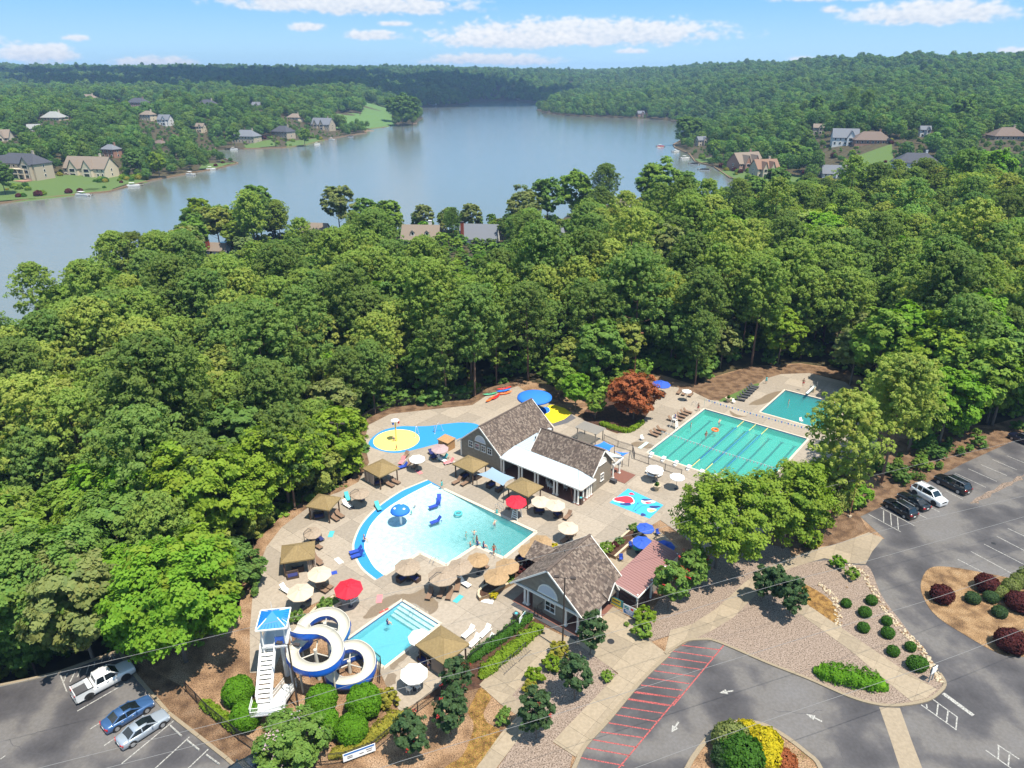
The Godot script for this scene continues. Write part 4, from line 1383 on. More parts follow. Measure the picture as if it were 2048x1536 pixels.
func make_buildings():
	var O = v3(pv([-8.68, -107.52])[0])
	var t = thing("pool_house", "large grey pool house with shingled gables, pale metal porch roof and white columns", "building", O, TURN)
	# north hall
	var g = G.new()
	gable_wall(g, Vector3(0, 0, 0), Vector3(9.0, 0, 0), 3.05, Vector3(4.5, 0, 0), 6.85)
	gable_wall(g, Vector3(9.0, 0, -13.4), Vector3(0, 0, -13.4), 3.05, Vector3(4.5, 0, -13.4), 6.85)
	g.quad(Vector3(0, 0, -13.4), Vector3(0, 3.05, -13.4), Vector3(0, 3.05, 0), Vector3(0, 0, 0))
	g.quad(Vector3(9, 0, 0), Vector3(9, 3.05, 0), Vector3(9, 3.05, -13.4), Vector3(9, 0, -13.4))
	part(t, "hall_wall", g, M.siding)
	var rf = Node3D.new()
	rf.name = "hall_roof"
	t.add_child(rf)
	shingle_slope(rf, Vector3(9.4, 2.78, 0.4), Vector3(9.4, 2.78, -13.8), Vector3(4.5, 7.0, -13.8), Vector3(4.5, 7.0, 0.4), 1)
	shingle_slope(rf, Vector3(-0.4, 2.78, -13.8), Vector3(-0.4, 2.78, 0.4), Vector3(4.5, 7.0, 0.4), Vector3(4.5, 7.0, -13.8), 2)
	part(rf, "ridge_cap", bx(Vector3(0.3, 0.1, 14.3), Vector3(4.5, 7.03, -6.7)), M.shingle_1)
	for z in [0.42, -13.82]:
		rake(t, Vector3(-0.45, 2.68, z), Vector3(4.5, 6.92, z))
		rake(t, Vector3(9.45, 2.68, z), Vector3(4.5, 6.92, z))
	fanlight(t, Vector3(4.45, 4.05, 0.03), 0.0, 1.15)
	for i in 4:
		window(t, Vector3(2.35 + 1.38 * i, 2.95, 0.05), 0.0, 0.98, 1.15, M.white_trim)
	for x in [0.06, 8.94]:
		part(t, "corner_board", bx(Vector3(0.22, 3.0, 0.1), Vector3(x, 1.5, 0.04)), M.white_trim)
	# south wing
	g = G.new()
	g.quad(Vector3(9.0, 0, -3.6), Vector3(9, 3.5, -3.6), Vector3(24.1, 3.5, -3.6), Vector3(24.1, 0, -3.6))
	g.quad(Vector3(24.1, 0, -9.3), Vector3(24.1, 3.5, -9.3), Vector3(9, 3.5, -9.3), Vector3(9, 0, -9.3))
	part(t, "wing_wall", g, M.siding)
	g = G.new()
	gable_wall(g, Vector3(24.1, 0, -3.6), Vector3(24.1, 0, -9.3), 3.5, Vector3(24.1, 0, -6.45), 6.5)
	part(t, "stone_gable", g, M.stone_wall)
	g = G.new()
	gable_wall(g, Vector3(12.6, 0, -9.3), Vector3(12.6, 0, -3.6), 3.5, Vector3(12.6, 0, -6.45), 6.5)
	part(t, "back_gable", g, M.siding)
	rf = Node3D.new()
	rf.name = "wing_roof"
	t.add_child(rf)
	shingle_slope(rf, Vector3(12.2, 3.3, -3.3), Vector3(24.45, 3.3, -3.3), Vector3(24.45, 6.6, -6.45), Vector3(12.2, 6.6, -6.45), 3)
	shingle_slope(rf, Vector3(24.45, 3.3, -9.6), Vector3(12.2, 3.3, -9.6), Vector3(12.2, 6.6, -6.45), Vector3(24.45, 6.6, -6.45), 4)
	part(rf, "ridge_cap", bx(Vector3(12.4, 0.1, 0.3), Vector3(18.3, 6.63, -6.45)), M.shingle_1)
	for x in [24.47, 12.18]:
		rake(t, Vector3(x, 3.22, -3.25), Vector3(x, 6.5, -6.45))
		rake(t, Vector3(x, 3.22, -9.65), Vector3(x, 6.5, -6.45))
	fanlight(t, Vector3(24.14, 4.2, -6.45), 90.0, 1.05, "white_trim")
	window(t, Vector3(24.16, 1.75, -6.45), 90.0, 0.95, 1.3, M.white_trim)
	# porch roofs round the wing
	seam_sheet(t, Vector3(9.05, 2.98, 0.5), Vector3(24.6, 2.98, 0.5), Vector3(21.6, 3.5, -3.4), Vector3(9.05, 3.5, -3.4), M.metal_pale)
	seam_sheet(t, Vector3(24.62, 2.97, 0.48), Vector3(24.62, 2.97, -3.35), Vector3(24.05, 3.15, -3.35), Vector3(21.7, 3.5, -3.35), M.metal_pale)
	seam_sheet(t, Vector3(24.6, 2.98, -12.1), Vector3(9.4, 2.98, -12.1), Vector3(9.4, 3.5, -9.5), Vector3(22.6, 3.5, -9.5), M.metal_pale)
	seam_sheet(t, Vector3(9.1, 3.45, -9.45), Vector3(9.1, 3.45, -3.45), Vector3(12.5, 3.55, -3.45), Vector3(12.5, 3.55, -9.45), M.metal_pale)
	for e in [[Vector3(9.05, 2.86, 0.5), Vector3(24.6, 2.86, 0.5)], [Vector3(24.6, 2.86, 0.5), Vector3(24.6, 2.86, -3.5)], [Vector3(24.6, 2.86, -9.4), Vector3(24.6, 2.86, -12.1)], [Vector3(24.6, 2.86, -12.1), Vector3(9.4, 2.86, -12.1)]]:
		g = G.new()
		g.beam(e[0], e[1], 0.12, 0.2)
		part(t, "gutter", g, M.white_trim)
		g = G.new()
		var inw = Vector3(0, 0, -0.35) if e[0].z > 0 else Vector3(-0.1, 0, 0.2)
		g.beam(e[0] + Vector3(0, -0.22, 0) + inw, e[1] + Vector3(0, -0.22, 0) + inw, 0.2, 0.26)
		part(t, "porch_beam", g, M.white_trim)
	for x in [9.5, 12.7, 13.3, 15.9, 16.5, 19.6, 20.2, 23.5, 24.1]:
		column(t, Vector3(x, 0.02, 0.1), 2.62)
	for z in [-1.1, -2.1, -2.7, -3.3, -9.7, -11.7]:
		column(t, Vector3(24.2, 0.02, z), 2.62)
	part(t, "porch_floor", bx(Vector3(15.4, 0.05, 4.0), Vector3(16.8, 0.02, -1.6)), M.brick_floor)
	part(t, "side_floor", bx(Vector3(4.0, 0.05, 3.4), Vector3(24.6, 0.022, -11.2)), M.brick_floor)
	part(t, "dark_shutter", bx(Vector3(13.4, 2.3, 0.06), Vector3(17.2, 1.25, -3.5)), M.interior)
	part(t, "service_door", bx(Vector3(0.06, 2.1, 1.0), Vector3(24.13, 1.06, -4.4)), M.siding)
	part(t, "deck_box", bx(Vector3(1.0, 0.6, 0.7), Vector3(25.0, 0.3, -8.6)), M.charcoal)
	# cooling units between the two roofs
	for p in [Vector3(11.0, 3.6, -10.4), Vector3(10.6, 3.6, -8.6), Vector3(11.2, 3.6, -7.0)]:
		var u = part(t, "cooling_unit", bx(Vector3(0.9, 0.8, 0.9), Vector3(0, 0.4, 0)), M.charcoal, p)
		g = G.new()
		g.lathe(Vector3(0, 0.81, 0), [Vector2(0, 0.02), Vector2(0.34, 0.02), Vector2(0.38, 0.0)], 12)
		part(u, "fan_grille", g, M.galvanised)
	# entrance pavilion
	O = v3(pv([0.16, -70.51])[0])
	t = thing("entrance_pavilion", "grey entrance pavilion with a tall shingled gable roof and a half-round window", "building", O, TURN)
	g = G.new()
	g.box(Vector3(4.9, 1.4, -4.5), Vector3(4.7, 2.8, 7.8))
	part(t, "office_wall", g, M.siding)
	g = G.new()
	g.tri(Vector3(-0.1, 2.75, -0.45), Vector3(5.0, 7.0, -0.45), Vector3(10.1, 2.75, -0.45))
	g.tri(Vector3(10.1, 2.75, -8.6), Vector3(5.0, 7.0, -8.6), Vector3(-0.1, 2.75, -8.6))
	part(t, "gable", g, M.siding)
	rf = Node3D.new()
	rf.name = "roof"
	t.add_child(rf)
	shingle_slope(rf, Vector3(10.5, 2.6, 0.0), Vector3(10.5, 2.6, -9.05), Vector3(5.0, 7.12, -9.05), Vector3(5.0, 7.12, 0.0), 5)
	shingle_slope(rf, Vector3(-0.5, 2.6, -9.05), Vector3(-0.5, 2.6, 0.0), Vector3(5.0, 7.12, 0.0), Vector3(5.0, 7.12, -9.05), 6)
	part(rf, "ridge_cap", bx(Vector3(0.3, 0.1, 9.2), Vector3(5.0, 7.15, -4.52)), M.shingle_1)
	shingle_slope(rf, Vector3(-2.2, 2.6, -6.0), Vector3(-2.2, 2.6, -8.8), Vector3(1.6, 4.3, -7.4), Vector3(1.55, 4.28, -7.38), 7)
	shingle_slope(rf, Vector3(-2.2, 2.62, -5.0), Vector3(-0.3, 2.75, -5.0), Vector3(1.2, 4.1, -7.2), Vector3(-2.2, 4.1, -7.2), 8)
	# small dormer over the side door
	shingle_slope(rf, Vector3(10.7, 2.75, -4.7), Vector3(8.5, 4.1, -4.7), Vector3(8.3, 4.75, -5.9), Vector3(10.7, 4.6, -5.9), 9)
	shingle_slope(rf, Vector3(8.5, 4.1, -7.1), Vector3(10.7, 2.75, -7.1), Vector3(10.7, 4.6, -5.9), Vector3(8.3, 4.75, -5.9), 10)
	g = G.new()
	g.tri(Vector3(10.5, 2.75, -4.8), Vector3(10.5, 4.5, -5.9), Vector3(10.5, 2.75, -7.0))
	part(t, "dormer_face", g, M.siding)
	rake(t, Vector3(10.72, 2.72, -4.66), Vector3(10.72, 4.56, -5.9), 0.16)
	rake(t, Vector3(10.72, 2.72, -7.14), Vector3(10.72, 4.56, -5.9), 0.16)
	for z in [0.02, -9.07]:
		rake(t, Vector3(-0.55, 2.5, z), Vector3(5.0, 7.04, z))
		rake(t, Vector3(10.55, 2.5, z), Vector3(5.0, 7.04, z))
	g = G.new()
	g.box(Vector3(5.0, 2.66, -0.42), Vector3(10.2, 0.24, 0.3))
	part(t, "fascia", g, M.white_trim)
	for x in [-0.1, 10.1]:
		part(t, "fascia", bx(Vector3(0.26, 0.24, 8.2), Vector3(x, 2.64, -4.6)), M.white_trim)
	fanlight(t, Vector3(4.9, 3.25, -0.42), 0.0, 1.45)
	window(t, Vector3(5.2, 1.55, -0.57), 0.0, 1.5, 1.5, M.white_trim)
	for p in [Vector3(1.35, 0.02, -0.6), Vector3(1.85, 0.02, -0.6), Vector3(7.5, 0.02, -0.55), Vector3(9.2, 0.02, -0.55), Vector3(9.85, 0.02, -0.55), Vector3(9.9, 0.02, -1.1), Vector3(9.95, 0.02, -3.6), Vector3(9.95, 0.02, -4.2), Vector3(9.95, 0.02, -8.2), Vector3(0.2, 0.02, -4.3), Vector3(0.2, 0.02, -8.2)]:
		column(t, p, 2.55)
	part(t, "floor", bx(Vector3(10.2, 0.06, 8.9), Vector3(5.0, 0.012, -4.4)), M.brick_floor)
	g = G.new()
	g.box(Vector3(5.0, 0.0, 0.25), Vector3(9.6, 0.08, 0.9))
	part(t, "apron", g, M.charcoal)
	g = G.new()
	g.tube([Vector3(4.0, 5.9, -5.0), Vector3(4.0, 6.7, -5.0)], 0.06)
	part(t, "vent_pipe", g, M.charcoal)
	# red metal shelter beside it, with boards on its front
	var t2 = thing("snack_shelter", "open shelter with a dull red ribbed metal roof and white posts", "shelter", O, TURN)
	seam_sheet(t2, Vector3(13.1, 2.75, -7.4), Vector3(13.1, 2.75, -18.2), Vector3(9.3, 3.25, -18.2), Vector3(9.3, 3.25, -7.4), M.metal_red, 0.42)
	for z in [-7.4, -18.2]:
		g = G.new()
		g.beam(Vector3(9.3, 3.1, z), Vector3(13.1, 2.6, z), 0.1, 0.2)
		part(t2, "fascia", g, M.white_trim)
	g = G.new()
	g.beam(Vector3(13.12, 2.6, -7.4), Vector3(13.12, 2.6, -18.2), 0.1, 0.2)
	part(t2, "fascia", g, M.white_trim)
	for z in [-7.7, -11.2, -14.6, -17.9]:
		for x in [9.5, 12.9]:
			part(t2, "post", bx(Vector3(0.18, 2.9, 0.18), Vector3(x, 1.35, z)), M.white_trim)
	part(t2, "back_wall", bx(Vector3(0.12, 2.6, 6.6), Vector3(12.7, 1.3, -14.6)), M.siding)
	part(t2, "counter", bx(Vector3(0.7, 1.0, 6.2), Vector3(10.6, 0.5, -14.4)), M.white_trim)
	part(t2, "floor", bx(Vector3(3.9, 0.06, 11.0), Vector3(11.2, 0.0, -12.8)), M.brick_floor)
	# two printed banners hung on the black gate between the pavilion and the shelter
	var bn = thing("gate_banner", "yellow and teal printed banner on the black gate", "banner", O + E1 * 10.6 + E2 * -6.95, TURN, "banners on the gate")
	part(bn, "sheet", bx(Vector3(1.7, 1.25, 0.03), Vector3(0, 0.85, 0)), M.sign_teal)
	part(bn, "yellow_field", bx(Vector3(1.25, 0.7, 0.01), Vector3(-0.1, 1.0, 0.022)), M.sign_yellow)
	part(bn, "dark_band", bx(Vector3(1.0, 0.16, 0.01), Vector3(-0.1, 1.08, 0.03)), M.charcoal)
	part(bn, "lower_strip", bx(Vector3(1.6, 0.2, 0.01), Vector3(0, 0.36, 0.022)), M.sign_yellow)
	bn = thing("gate_banner", "blue and white printed banner beside the shelter post", "banner", O + E1 * 12.6 + E2 * -6.6, TURN, "banners on the gate")
	part(bn, "sheet", bx(Vector3(1.8, 1.4, 0.03), Vector3(0, 0.9, 0)), M.sign_white)
	part(bn, "blue_field", bx(Vector3(1.6, 0.55, 0.01), Vector3(0, 0.6, 0.022)), M.sign_blue)
	part(bn, "teal_patch", bx(Vector3(0.6, 0.45, 0.01), Vector3(-0.45, 1.2, 0.022)), M.sign_teal)
	part(bn, "red_patch", bx(Vector3(0.35, 0.3, 0.01), Vector3(0.3, 1.25, 0.022)), M.red_plastic)
	for k in 3:
		part(bn, "white_line", bx(Vector3(1.2 - 0.2 * k, 0.06, 0.01), Vector3(0, 0.75 - 0.14 * k, 0.03)), M.sign_white)
	# pergola and shade sails behind the pool house
	O = v3(pv([13.89, -113.07])[0])
	t = thing("pergola", "small weathered grey timber pergola behind the pool house", "pergola", O, TURN)
	for x in [-1.9, 1.9]:
		for z in [-1.2, 1.2]:
			part(t, "post", bx(Vector3(0.14, 2.3, 0.14), Vector3(x, 1.15, z)), M.grey_wood)
	for i in 9:
		part(t, "slat", bx(Vector3(4.6, 0.06, 0.24), Vector3(0, 2.4, -1.4 + 0.35 * i)), M.grey_wood)
	for x in [-1.9, 1.9]:
		part(t, "beam", bx(Vector3(0.1, 0.16, 3.2), Vector3(x, 2.27, 0)), M.grey_wood)
	var sails = [["bright blue shade sail stretched beside the grey pergola", Vector3(13.82, 2.20, -106.87), Vector3(15.58, 2.70, -107.43), Vector3(17.34, 2.20, -106.64), Vector3(16.12, 2.70, -103.96), "sail_blue"],
		["smaller bright blue shade sail near the lap pool steps", Vector3(16.99, 2.60, -104.15), Vector3(18.23, 2.10, -104.53), Vector3(19.37, 2.60, -103.63), Vector3(18.30, 2.00, -103.50), "sail_blue"],
		["pale grey-blue shade sail between two tan cabanas", Vector3(-5.51, 2.40, -97.04), Vector3(-3.14, 3.20, -97.91), Vector3(0.45, 2.50, -95.81), Vector3(-1.28, 3.00, -92.58), "sail_grey"]]
	for s in sails:
		var sg = G.new()
		var n = 8
		var mid: Vector3 = (s[1] + s[2] + s[3] + s[4]) * 0.25
		var pt = func(u, v):
			var q: Vector3 = s[1].lerp(s[2], u).lerp(s[4].lerp(s[3], u), v)
			var pull = 0.16 * (4.0 * u * (1.0 - u) * absf(2.0 * v - 1.0) + 4.0 * v * (1.0 - v) * absf(2.0 * u - 1.0))
			return q.lerp(mid, pull)
		for i in n:
			for j in n:
				sg.quad(pt.call(float(i) / n, float(j) / n), pt.call((i + 1.0) / n, float(j) / n), pt.call((i + 1.0) / n, (j + 1.0) / n), pt.call(float(i) / n, (j + 1.0) / n))
		var tt = thing("shade_sail", s[0], "shade sail", Vector3.ZERO, 0.0, "shade sails")
		part(tt, "cloth", sg.mesh(true), M[s[5]])
		for k in range(1, 5):
			var pg = G.new()
			pg.tube([Vector3(s[k].x, 0, s[k].z), s[k] + Vector3(0, 0.1, 0)], 0.05)
			part(tt, "post", pg, M.charcoal)
	# the big blue disc over the play pad
	var dc = Vector3(4.30, 3.60, -123.86)
	t = thing("disc_canopy", "large round bright blue canopy over the yellow play pad", "canopy", Vector3(dc.x, 0, dc.z))
	g = G.new()
	g.lathe(Vector3.ZERO, [Vector2(0, 4.15), Vector2(1.4, 4.05), Vector2(2.6, 3.8), Vector2(3.3, 3.5), Vector2(3.35, 3.2), Vector2(3.2, 3.2), Vector2(2.5, 3.65), Vector2(0, 4.0)], 28)
	part(t, "canopy", g.mesh(true), M.sail_blue)
	g = G.new()
	g.tube([Vector3.ZERO, Vector3(0, 4.0, 0)], 0.14)
	part(t, "mast", g, M.roof_blue)
	for i in 8:
		g = G.new()
		g.tube([Vector3(0, 2.6, 0), Vector3(cos(TAU * i / 8) * 2.6, 3.62, sin(TAU * i / 8) * 2.6)], 0.03)
		part(t, "strut", g, M.roof_blue)

# ---------- water slide ----------
func make_slide():
	var t = thing("water_slide", "white and blue water slide with three loops, running from the tower into the pool", "water slide")
	# the centre line of the flume: from the platform, round three loops, down to the pool
	var path = smooth3(pv3([-23.30, 5.60, -59.65, -21.91, 5.40, -59.20, -20.45, 5.15, -59.76, -19.03, 4.90, -59.08, -18.21, 4.65, -57.70, -18.35, 4.40, -56.18, -19.50, 4.20, -55.44, -21.15, 4.00, -55.72, -22.56, 3.85, -56.74, -23.24, 3.70, -58.14, -23.04, 3.55, -59.31, -22.41, 3.40, -60.22, -22.87, 3.20, -61.88, -23.46, 3.05, -62.94, -22.95, 2.90, -64.24, -21.90, 2.75, -65.24, -20.47, 2.60, -65.31, -19.30, 2.50, -64.27, -18.97, 2.35, -63.01, -19.21, 2.20, -61.78, -19.48, 2.05, -60.41, -19.10, 2.00, -60.27, -18.39, 1.95, -60.80, -17.03, 1.85, -61.00, -15.73, 1.75, -59.97, -15.26, 1.60, -58.47, -15.58, 1.45, -57.20, -16.73, 1.35, -56.52, -18.22, 1.20, -56.58, -19.34, 1.05, -57.59, -19.64, 0.95, -59.12, -18.92, 0.80, -60.19, -17.86, 0.60, -61.06, -16.48, 0.40, -61.93]), 5)
	var inner = G.new()
	var outer = G.new()
	var lip = G.new()
	var n = 9
	var rings = []
	for i in path.size():
		var d: Vector3 = (path[mini(i + 1, path.size() - 1)] - path[maxi(i - 1, 0)])
		d.y *= 0.5
		d = d.normalized()
		var x = d.cross(Vector3.UP).normalized()
		# bank towards the inside of the bend
		var d0: Vector3 = (path[i] - path[maxi(i - 2, 0)])
		var d1: Vector3 = (path[mini(i + 2, path.size() - 1)] - path[i])
		var bend = clampf(d0.cross(d1).y / maxf(d0.length() * d1.length(), 0.001), -0.5, 0.5)
		var roll = bend * 0.5
		var xr = (x * cos(roll) + Vector3.UP * sin(roll))
		var yr = xr.cross(d).normalized()
		var ri = []
		var ro = []
		for k in n:
			var a = PI * (float(k) / (n - 1))
			var p = xr * cos(a) * 0.57 - yr * sin(a) * 0.46 + yr * 0.2
			ri.append(path[i] + p)
			var q = [[0.65, 0.2], [0.65, -0.2], [0.62, -0.5], [0.42, -0.68], [0.0, -0.72]][k if k < 5 else 8 - k]
			ro.append(path[i] + xr * q[0] * (1.0 if k < 5 else -1.0) + yr * q[1])
		rings.append([ri, ro])
	for i in rings.size() - 1:
		for k in n - 1:
			inner.quad(rings[i][0][k], rings[i][0][k + 1], rings[i + 1][0][k + 1], rings[i + 1][0][k])
			outer.quad(rings[i][1][k], rings[i + 1][1][k], rings[i + 1][1][k + 1], rings[i][1][k + 1])
		for k in [0, n - 1]:
			lip.quad(rings[i][0][k] + Vector3(0, 0.02, 0), rings[i][1][k] + Vector3(0, 0.02, 0), rings[i + 1][1][k] + Vector3(0, 0.02, 0), rings[i + 1][0][k] + Vector3(0, 0.02, 0))
			lip.quad(rings[i][0][k] + Vector3(0, 0.021, 0), rings[i + 1][0][k] + Vector3(0, 0.021, 0), rings[i + 1][1][k] + Vector3(0, 0.021, 0), rings[i][1][k] + Vector3(0, 0.021, 0))
	part(t, "flume_bed", inner.mesh(true), M.slide_white)
	part(t, "flume_shell", outer.mesh(true), M.slide_blue)
	part(t, "flume_lip", lip, M.slide_white)
	# joints between the flume's lengths
	for i in range(6, rings.size(), 9):
		var g = G.new()
		var pts = []
		for k in n:
			pts.append(rings[i][1][k] + (rings[i][1][k] - path[i]).normalized() * 0.03)
		g.tube(pts, 0.035, 0.035, 5)
		part(t, "flange", g, M.slide_blue)
	for i in [12, 26, 38, 52, 68, 84, 104, 124, 140, 152]:
		if i < path.size():
			var g = G.new()
			g.tube([Vector3(path[i].x, -0.05, path[i].z), path[i] + Vector3(0, -0.5, 0)], 0.11, 0.11, 8)
			part(t, "support_column", g, M.slide_white)
	# masts in the middle of the loops, with arms
	for c in [[Vector3(-20.80, 3.20, -58.11), 4.2], [Vector3(-21.27, 2.40, -63.66), 2.8], [Vector3(-17.67, 1.20, -59.05), 1.7]]:
		var b = Vector3(c[0].x, -0.05, c[0].z)
		var g = G.new()
		g.tube([b, b + Vector3(0, c[1], 0)], 0.2, 0.2, 10)
		part(t, "mast", g, M.slide_white)
		for k in 3:
			var a = k * TAU / 3 + 0.4
			g = G.new()
			g.tube([b + Vector3(0, c[1] - 0.5, 0), b + Vector3(cos(a) * 1.6, c[1] - 0.35, sin(a) * 1.6)], 0.07, 0.07, 6)
			part(t, "arm", g, M.slide_white)
	# tower
	var pl = Vector3(-24.95, 5.00, -58.79)
	var tw = thing("slide_tower", "white slide tower with a blue pyramid roof and a long straight stair", "tower", Vector3(pl.x, 0, pl.z), 8.0)
	var h = 5.0
	for x in [-1.15, 1.15]:
		for z in [-1.15, 1.15]:
			var g = G.new()
			g.tube([Vector3(x, -0.1, z), Vector3(x, h + 2.6, z)], 0.09, 0.09, 8)
			part(tw, "corner_post", g, M.white_plastic)
	var g0 = G.new()
	g0.tube([Vector3(0.5, -0.1, 0.2), Vector3(0.5, h, 0.2)], 0.26, 0.26, 12)
	part(tw, "main_column", g0, M.white_plastic)
	part(tw, "platform", bx(Vector3(2.6, 0.16, 2.6), Vector3(0, h, 0)), M.galvanised)
	var rg = G.new()
	var e = 1.55
	var y0 = h + 2.6
	for k in 4:
		var a = [Vector3(-e, y0, -e), Vector3(e, y0, -e), Vector3(e, y0, e), Vector3(-e, y0, e)]
		rg.tri(a[k], a[(k + 1) % 4], Vector3(0, y0 + 0.95, 0))
		rg.tri(a[k] - Vector3(0, 0.03, 0), Vector3(0, y0 + 1.1, 0), a[(k + 1) % 4] - Vector3(0, 0.03, 0))
		var hp = G.new()
		hp.tube([a[k] + Vector3(0, 0.03, 0), Vector3(0, y0 + 0.98, 0)], 0.05)
		part(tw, "hip_trim", hp, M.white_plastic)
		var tr = G.new()
		tr.beam(a[k], a[(k + 1) % 4], 0.1, 0.14)
		part(tw, "eave_trim", tr, M.white_plastic)
		for q in 7:
			var s = (q + 1.0) / 8.0
			var rb = G.new()
			var foot: Vector3 = a[k].lerp(a[(k + 1) % 4], s)
			var up = 1.0 - absf(2.0 * s - 1.0)
			rb.tube([foot + Vector3(0, 0.02, 0), foot.lerp(Vector3(0, y0 + 0.95, 0), up) + Vector3(0, 0.02, 0)], 0.02, 0.02, 4)
			part(tw, "roof_rib", rb, M.slide_blue)
	part(tw, "roof", rg, M.roof_blue)
	var fn = G.new()
	fn.tube([Vector3(0, y0 + 1.1, 0), Vector3(0, y0 + 2.3, 0)], 0.03, 0.015)
	part(tw, "finial", fn, M.white_plastic)
	rails(tw, [Vector3(-1.15, h, 1.15), Vector3(-1.15, h, -1.15), Vector3(1.15, h, -1.15)], 1.1)
	rails(tw, [Vector3(1.15, h, 0.2), Vector3(1.15, h, 1.15)], 1.1)
	part(tw, "blue_panel", bx(Vector3(0.9, 1.0, 0.06), Vector3(0.55, h + 0.75, 1.15)), M.slide_blue)
	# stair: from the platform down to the landing, then a short flight back to the ground
	var inv: Transform3D = tw.transform.affine_inverse()
	var s0 = inv * Vector3(-25.75, 4.95, -58.84)
	var s1 = inv * Vector3(-24.88, 2.00, -53.04)
	flight(tw, s0, s1, 1.35)
	var lc = inv * Vector3(-24.21, 2.00, -52.33)
	part(tw, "landing", bx(Vector3(3.2, 0.12, 1.5), lc + Vector3(0, -0.03, 0)), M.galvanised)
	rails(tw, [lc + Vector3(-1.6, 0, -0.75), lc + Vector3(-1.6, 0, 0.75), lc + Vector3(1.6, 0, 0.75), lc + Vector3(1.6, 0, -0.6)], 1.05)
	var pg = G.new()
	pg.tube([Vector3(lc.x, -0.1, lc.z), lc], 0.16, 0.16, 10)
	part(tw, "landing_post", pg, M.white_plastic)
	flight(tw, inv * Vector3(-23.60, 2.00, -53.04), inv * Vector3(-23.62, 0.10, -57.21), 1.2)

func rails(parent, line, h):
	for i in line.size() - 1:
		var a: Vector3 = line[i]
		var b: Vector3 = line[i + 1]
		for y in [h, h * 0.55]:
			var g = G.new()
			g.tube([a + Vector3(0, y, 0), b + Vector3(0, y, 0)], 0.03, 0.03, 6)
			part(parent, "rail", g, M.white_plastic)
		var n = maxi(1, int((b - a).length() / 0.14))
		var p = G.new()
		for k in n + 1:
			var q: Vector3 = a.lerp(b, float(k) / n)
			p.box(q + Vector3(0, h * 0.5, 0), Vector3(0.022, h, 0.022))
		var o = part(parent, "balusters", p, M.white_plastic)
		o.set_meta("kind", "stuff")

func flight(parent, a, b, w):
	var d = b - a
	var flat = Vector3(d.x, 0, d.z).normalized()
	var side = flat.cross(Vector3.UP)
	var n = int(absf(d.y) / 0.2) 
	var bs = Basis(side, Vector3.UP, side.cross(Vector3.UP))
	for i in n:
		var p: Vector3 = a.lerp(b, (i + 0.5) / n)
		part(parent, "tread", bx(Vector3(w, 0.05, Vector3(d.x, 0, d.z).length() / n * 0.98), Vector3.ZERO, bs), M.white_plastic, p)
	for s in [-1.0, 1.0]:
		var g = G.new()
		var o = side * s * (w * 0.5 + 0.04)
		g.beam(a + o + Vector3(0, -0.05, 0), b + o + Vector3(0, -0.05, 0), 0.06, 0.3)
		part(parent, "stringer", g, M.white_plastic)
		rails(parent, [a + o, b + o], 1.0)

# ---------- furniture ----------
func umbrella(at, canvas, rad, h, label, group, tilt = 0.0, arm = false):
	var t = thing("parasol", label, "parasol", Vector3(at.x, 0, at.z), rng.randf() * 45.0, group)
	var g = G.new()
	var n = 16
	var prof = [Vector2(0.06, 0.62), Vector2(0.25, 0.52), Vector2(0.6, 0.26), Vector2(1.0, 0.0)]
	for i in prof.size() - 1:
		for k in n:
			var q = []
			for e in [[i, k], [i, k + 1], [i + 1, k + 1], [i + 1, k]]:
				var a: float = TAU * e[1] / n
				var odd: bool = e[1] % 2 == 1
				var p: Vector2 = prof[e[0]]
				var rr: float = p.x * rad * (0.93 if odd else 1.0)
				q.append(Vector3(cos(a) * rr, p.y * rad * 0.52 - (0.03 * rad if odd else 0.0), sin(a) * rr))
			g.quad(q[0], q[1], q[2], q[3])
			if i == prof.size() - 2:
				g.quad(q[3], q[2], q[2] - Vector3(0, 0.1, 0), q[3] - Vector3(0, 0.1, 0))
	var c = part(t, "canopy", g, M[canvas], Vector3(0, h, 0))
	c.rotation_degrees.x = tilt
	var f = G.new()
	f.lathe(Vector3.ZERO, [Vector2(0, rad * 0.42), Vector2(0.2, rad * 0.36), Vector2(0.26, rad * 0.3)], 8)
	var v = part(c, "vent_cap", f, M[canvas])
	v.position.y = -0.02 * rad
	for k in 8:
		var a = TAU * k / 8
		var r = G.new()
		r.beam(Vector3(0, rad * 0.3, 0), Vector3(cos(a) * rad * 0.97, -0.03, sin(a) * rad * 0.97), 0.025, 0.025)
		part(c, "rib", r, M.charcoal)
	var p = G.new()
	if arm:
		p.tube([Vector3(-rad * 0.95, 0, 0), Vector3(-rad * 0.95, h + 0.4, 0), Vector3(-rad * 0.4, h + 0.9, 0), Vector3(0, h + 0.62 * rad * 0.5, 0)], 0.045, 0.04, 7)
		p.box(Vector3(-rad * 0.95, 0.06, 0), Vector3(0.8, 0.12, 0.8))
	else:
		p.tube([Vector3.ZERO, Vector3(0, h + rad * 0.3, 0)], 0.03, 0.03, 7)
		p.lathe(Vector3.ZERO, [Vector2(0, 0.12), Vector2(0.1, 0.12), Vector2(0.3, 0.05), Vector2(0.32, 0.0)], 10)
	part(t, "pole", p, M.charcoal)
	return t

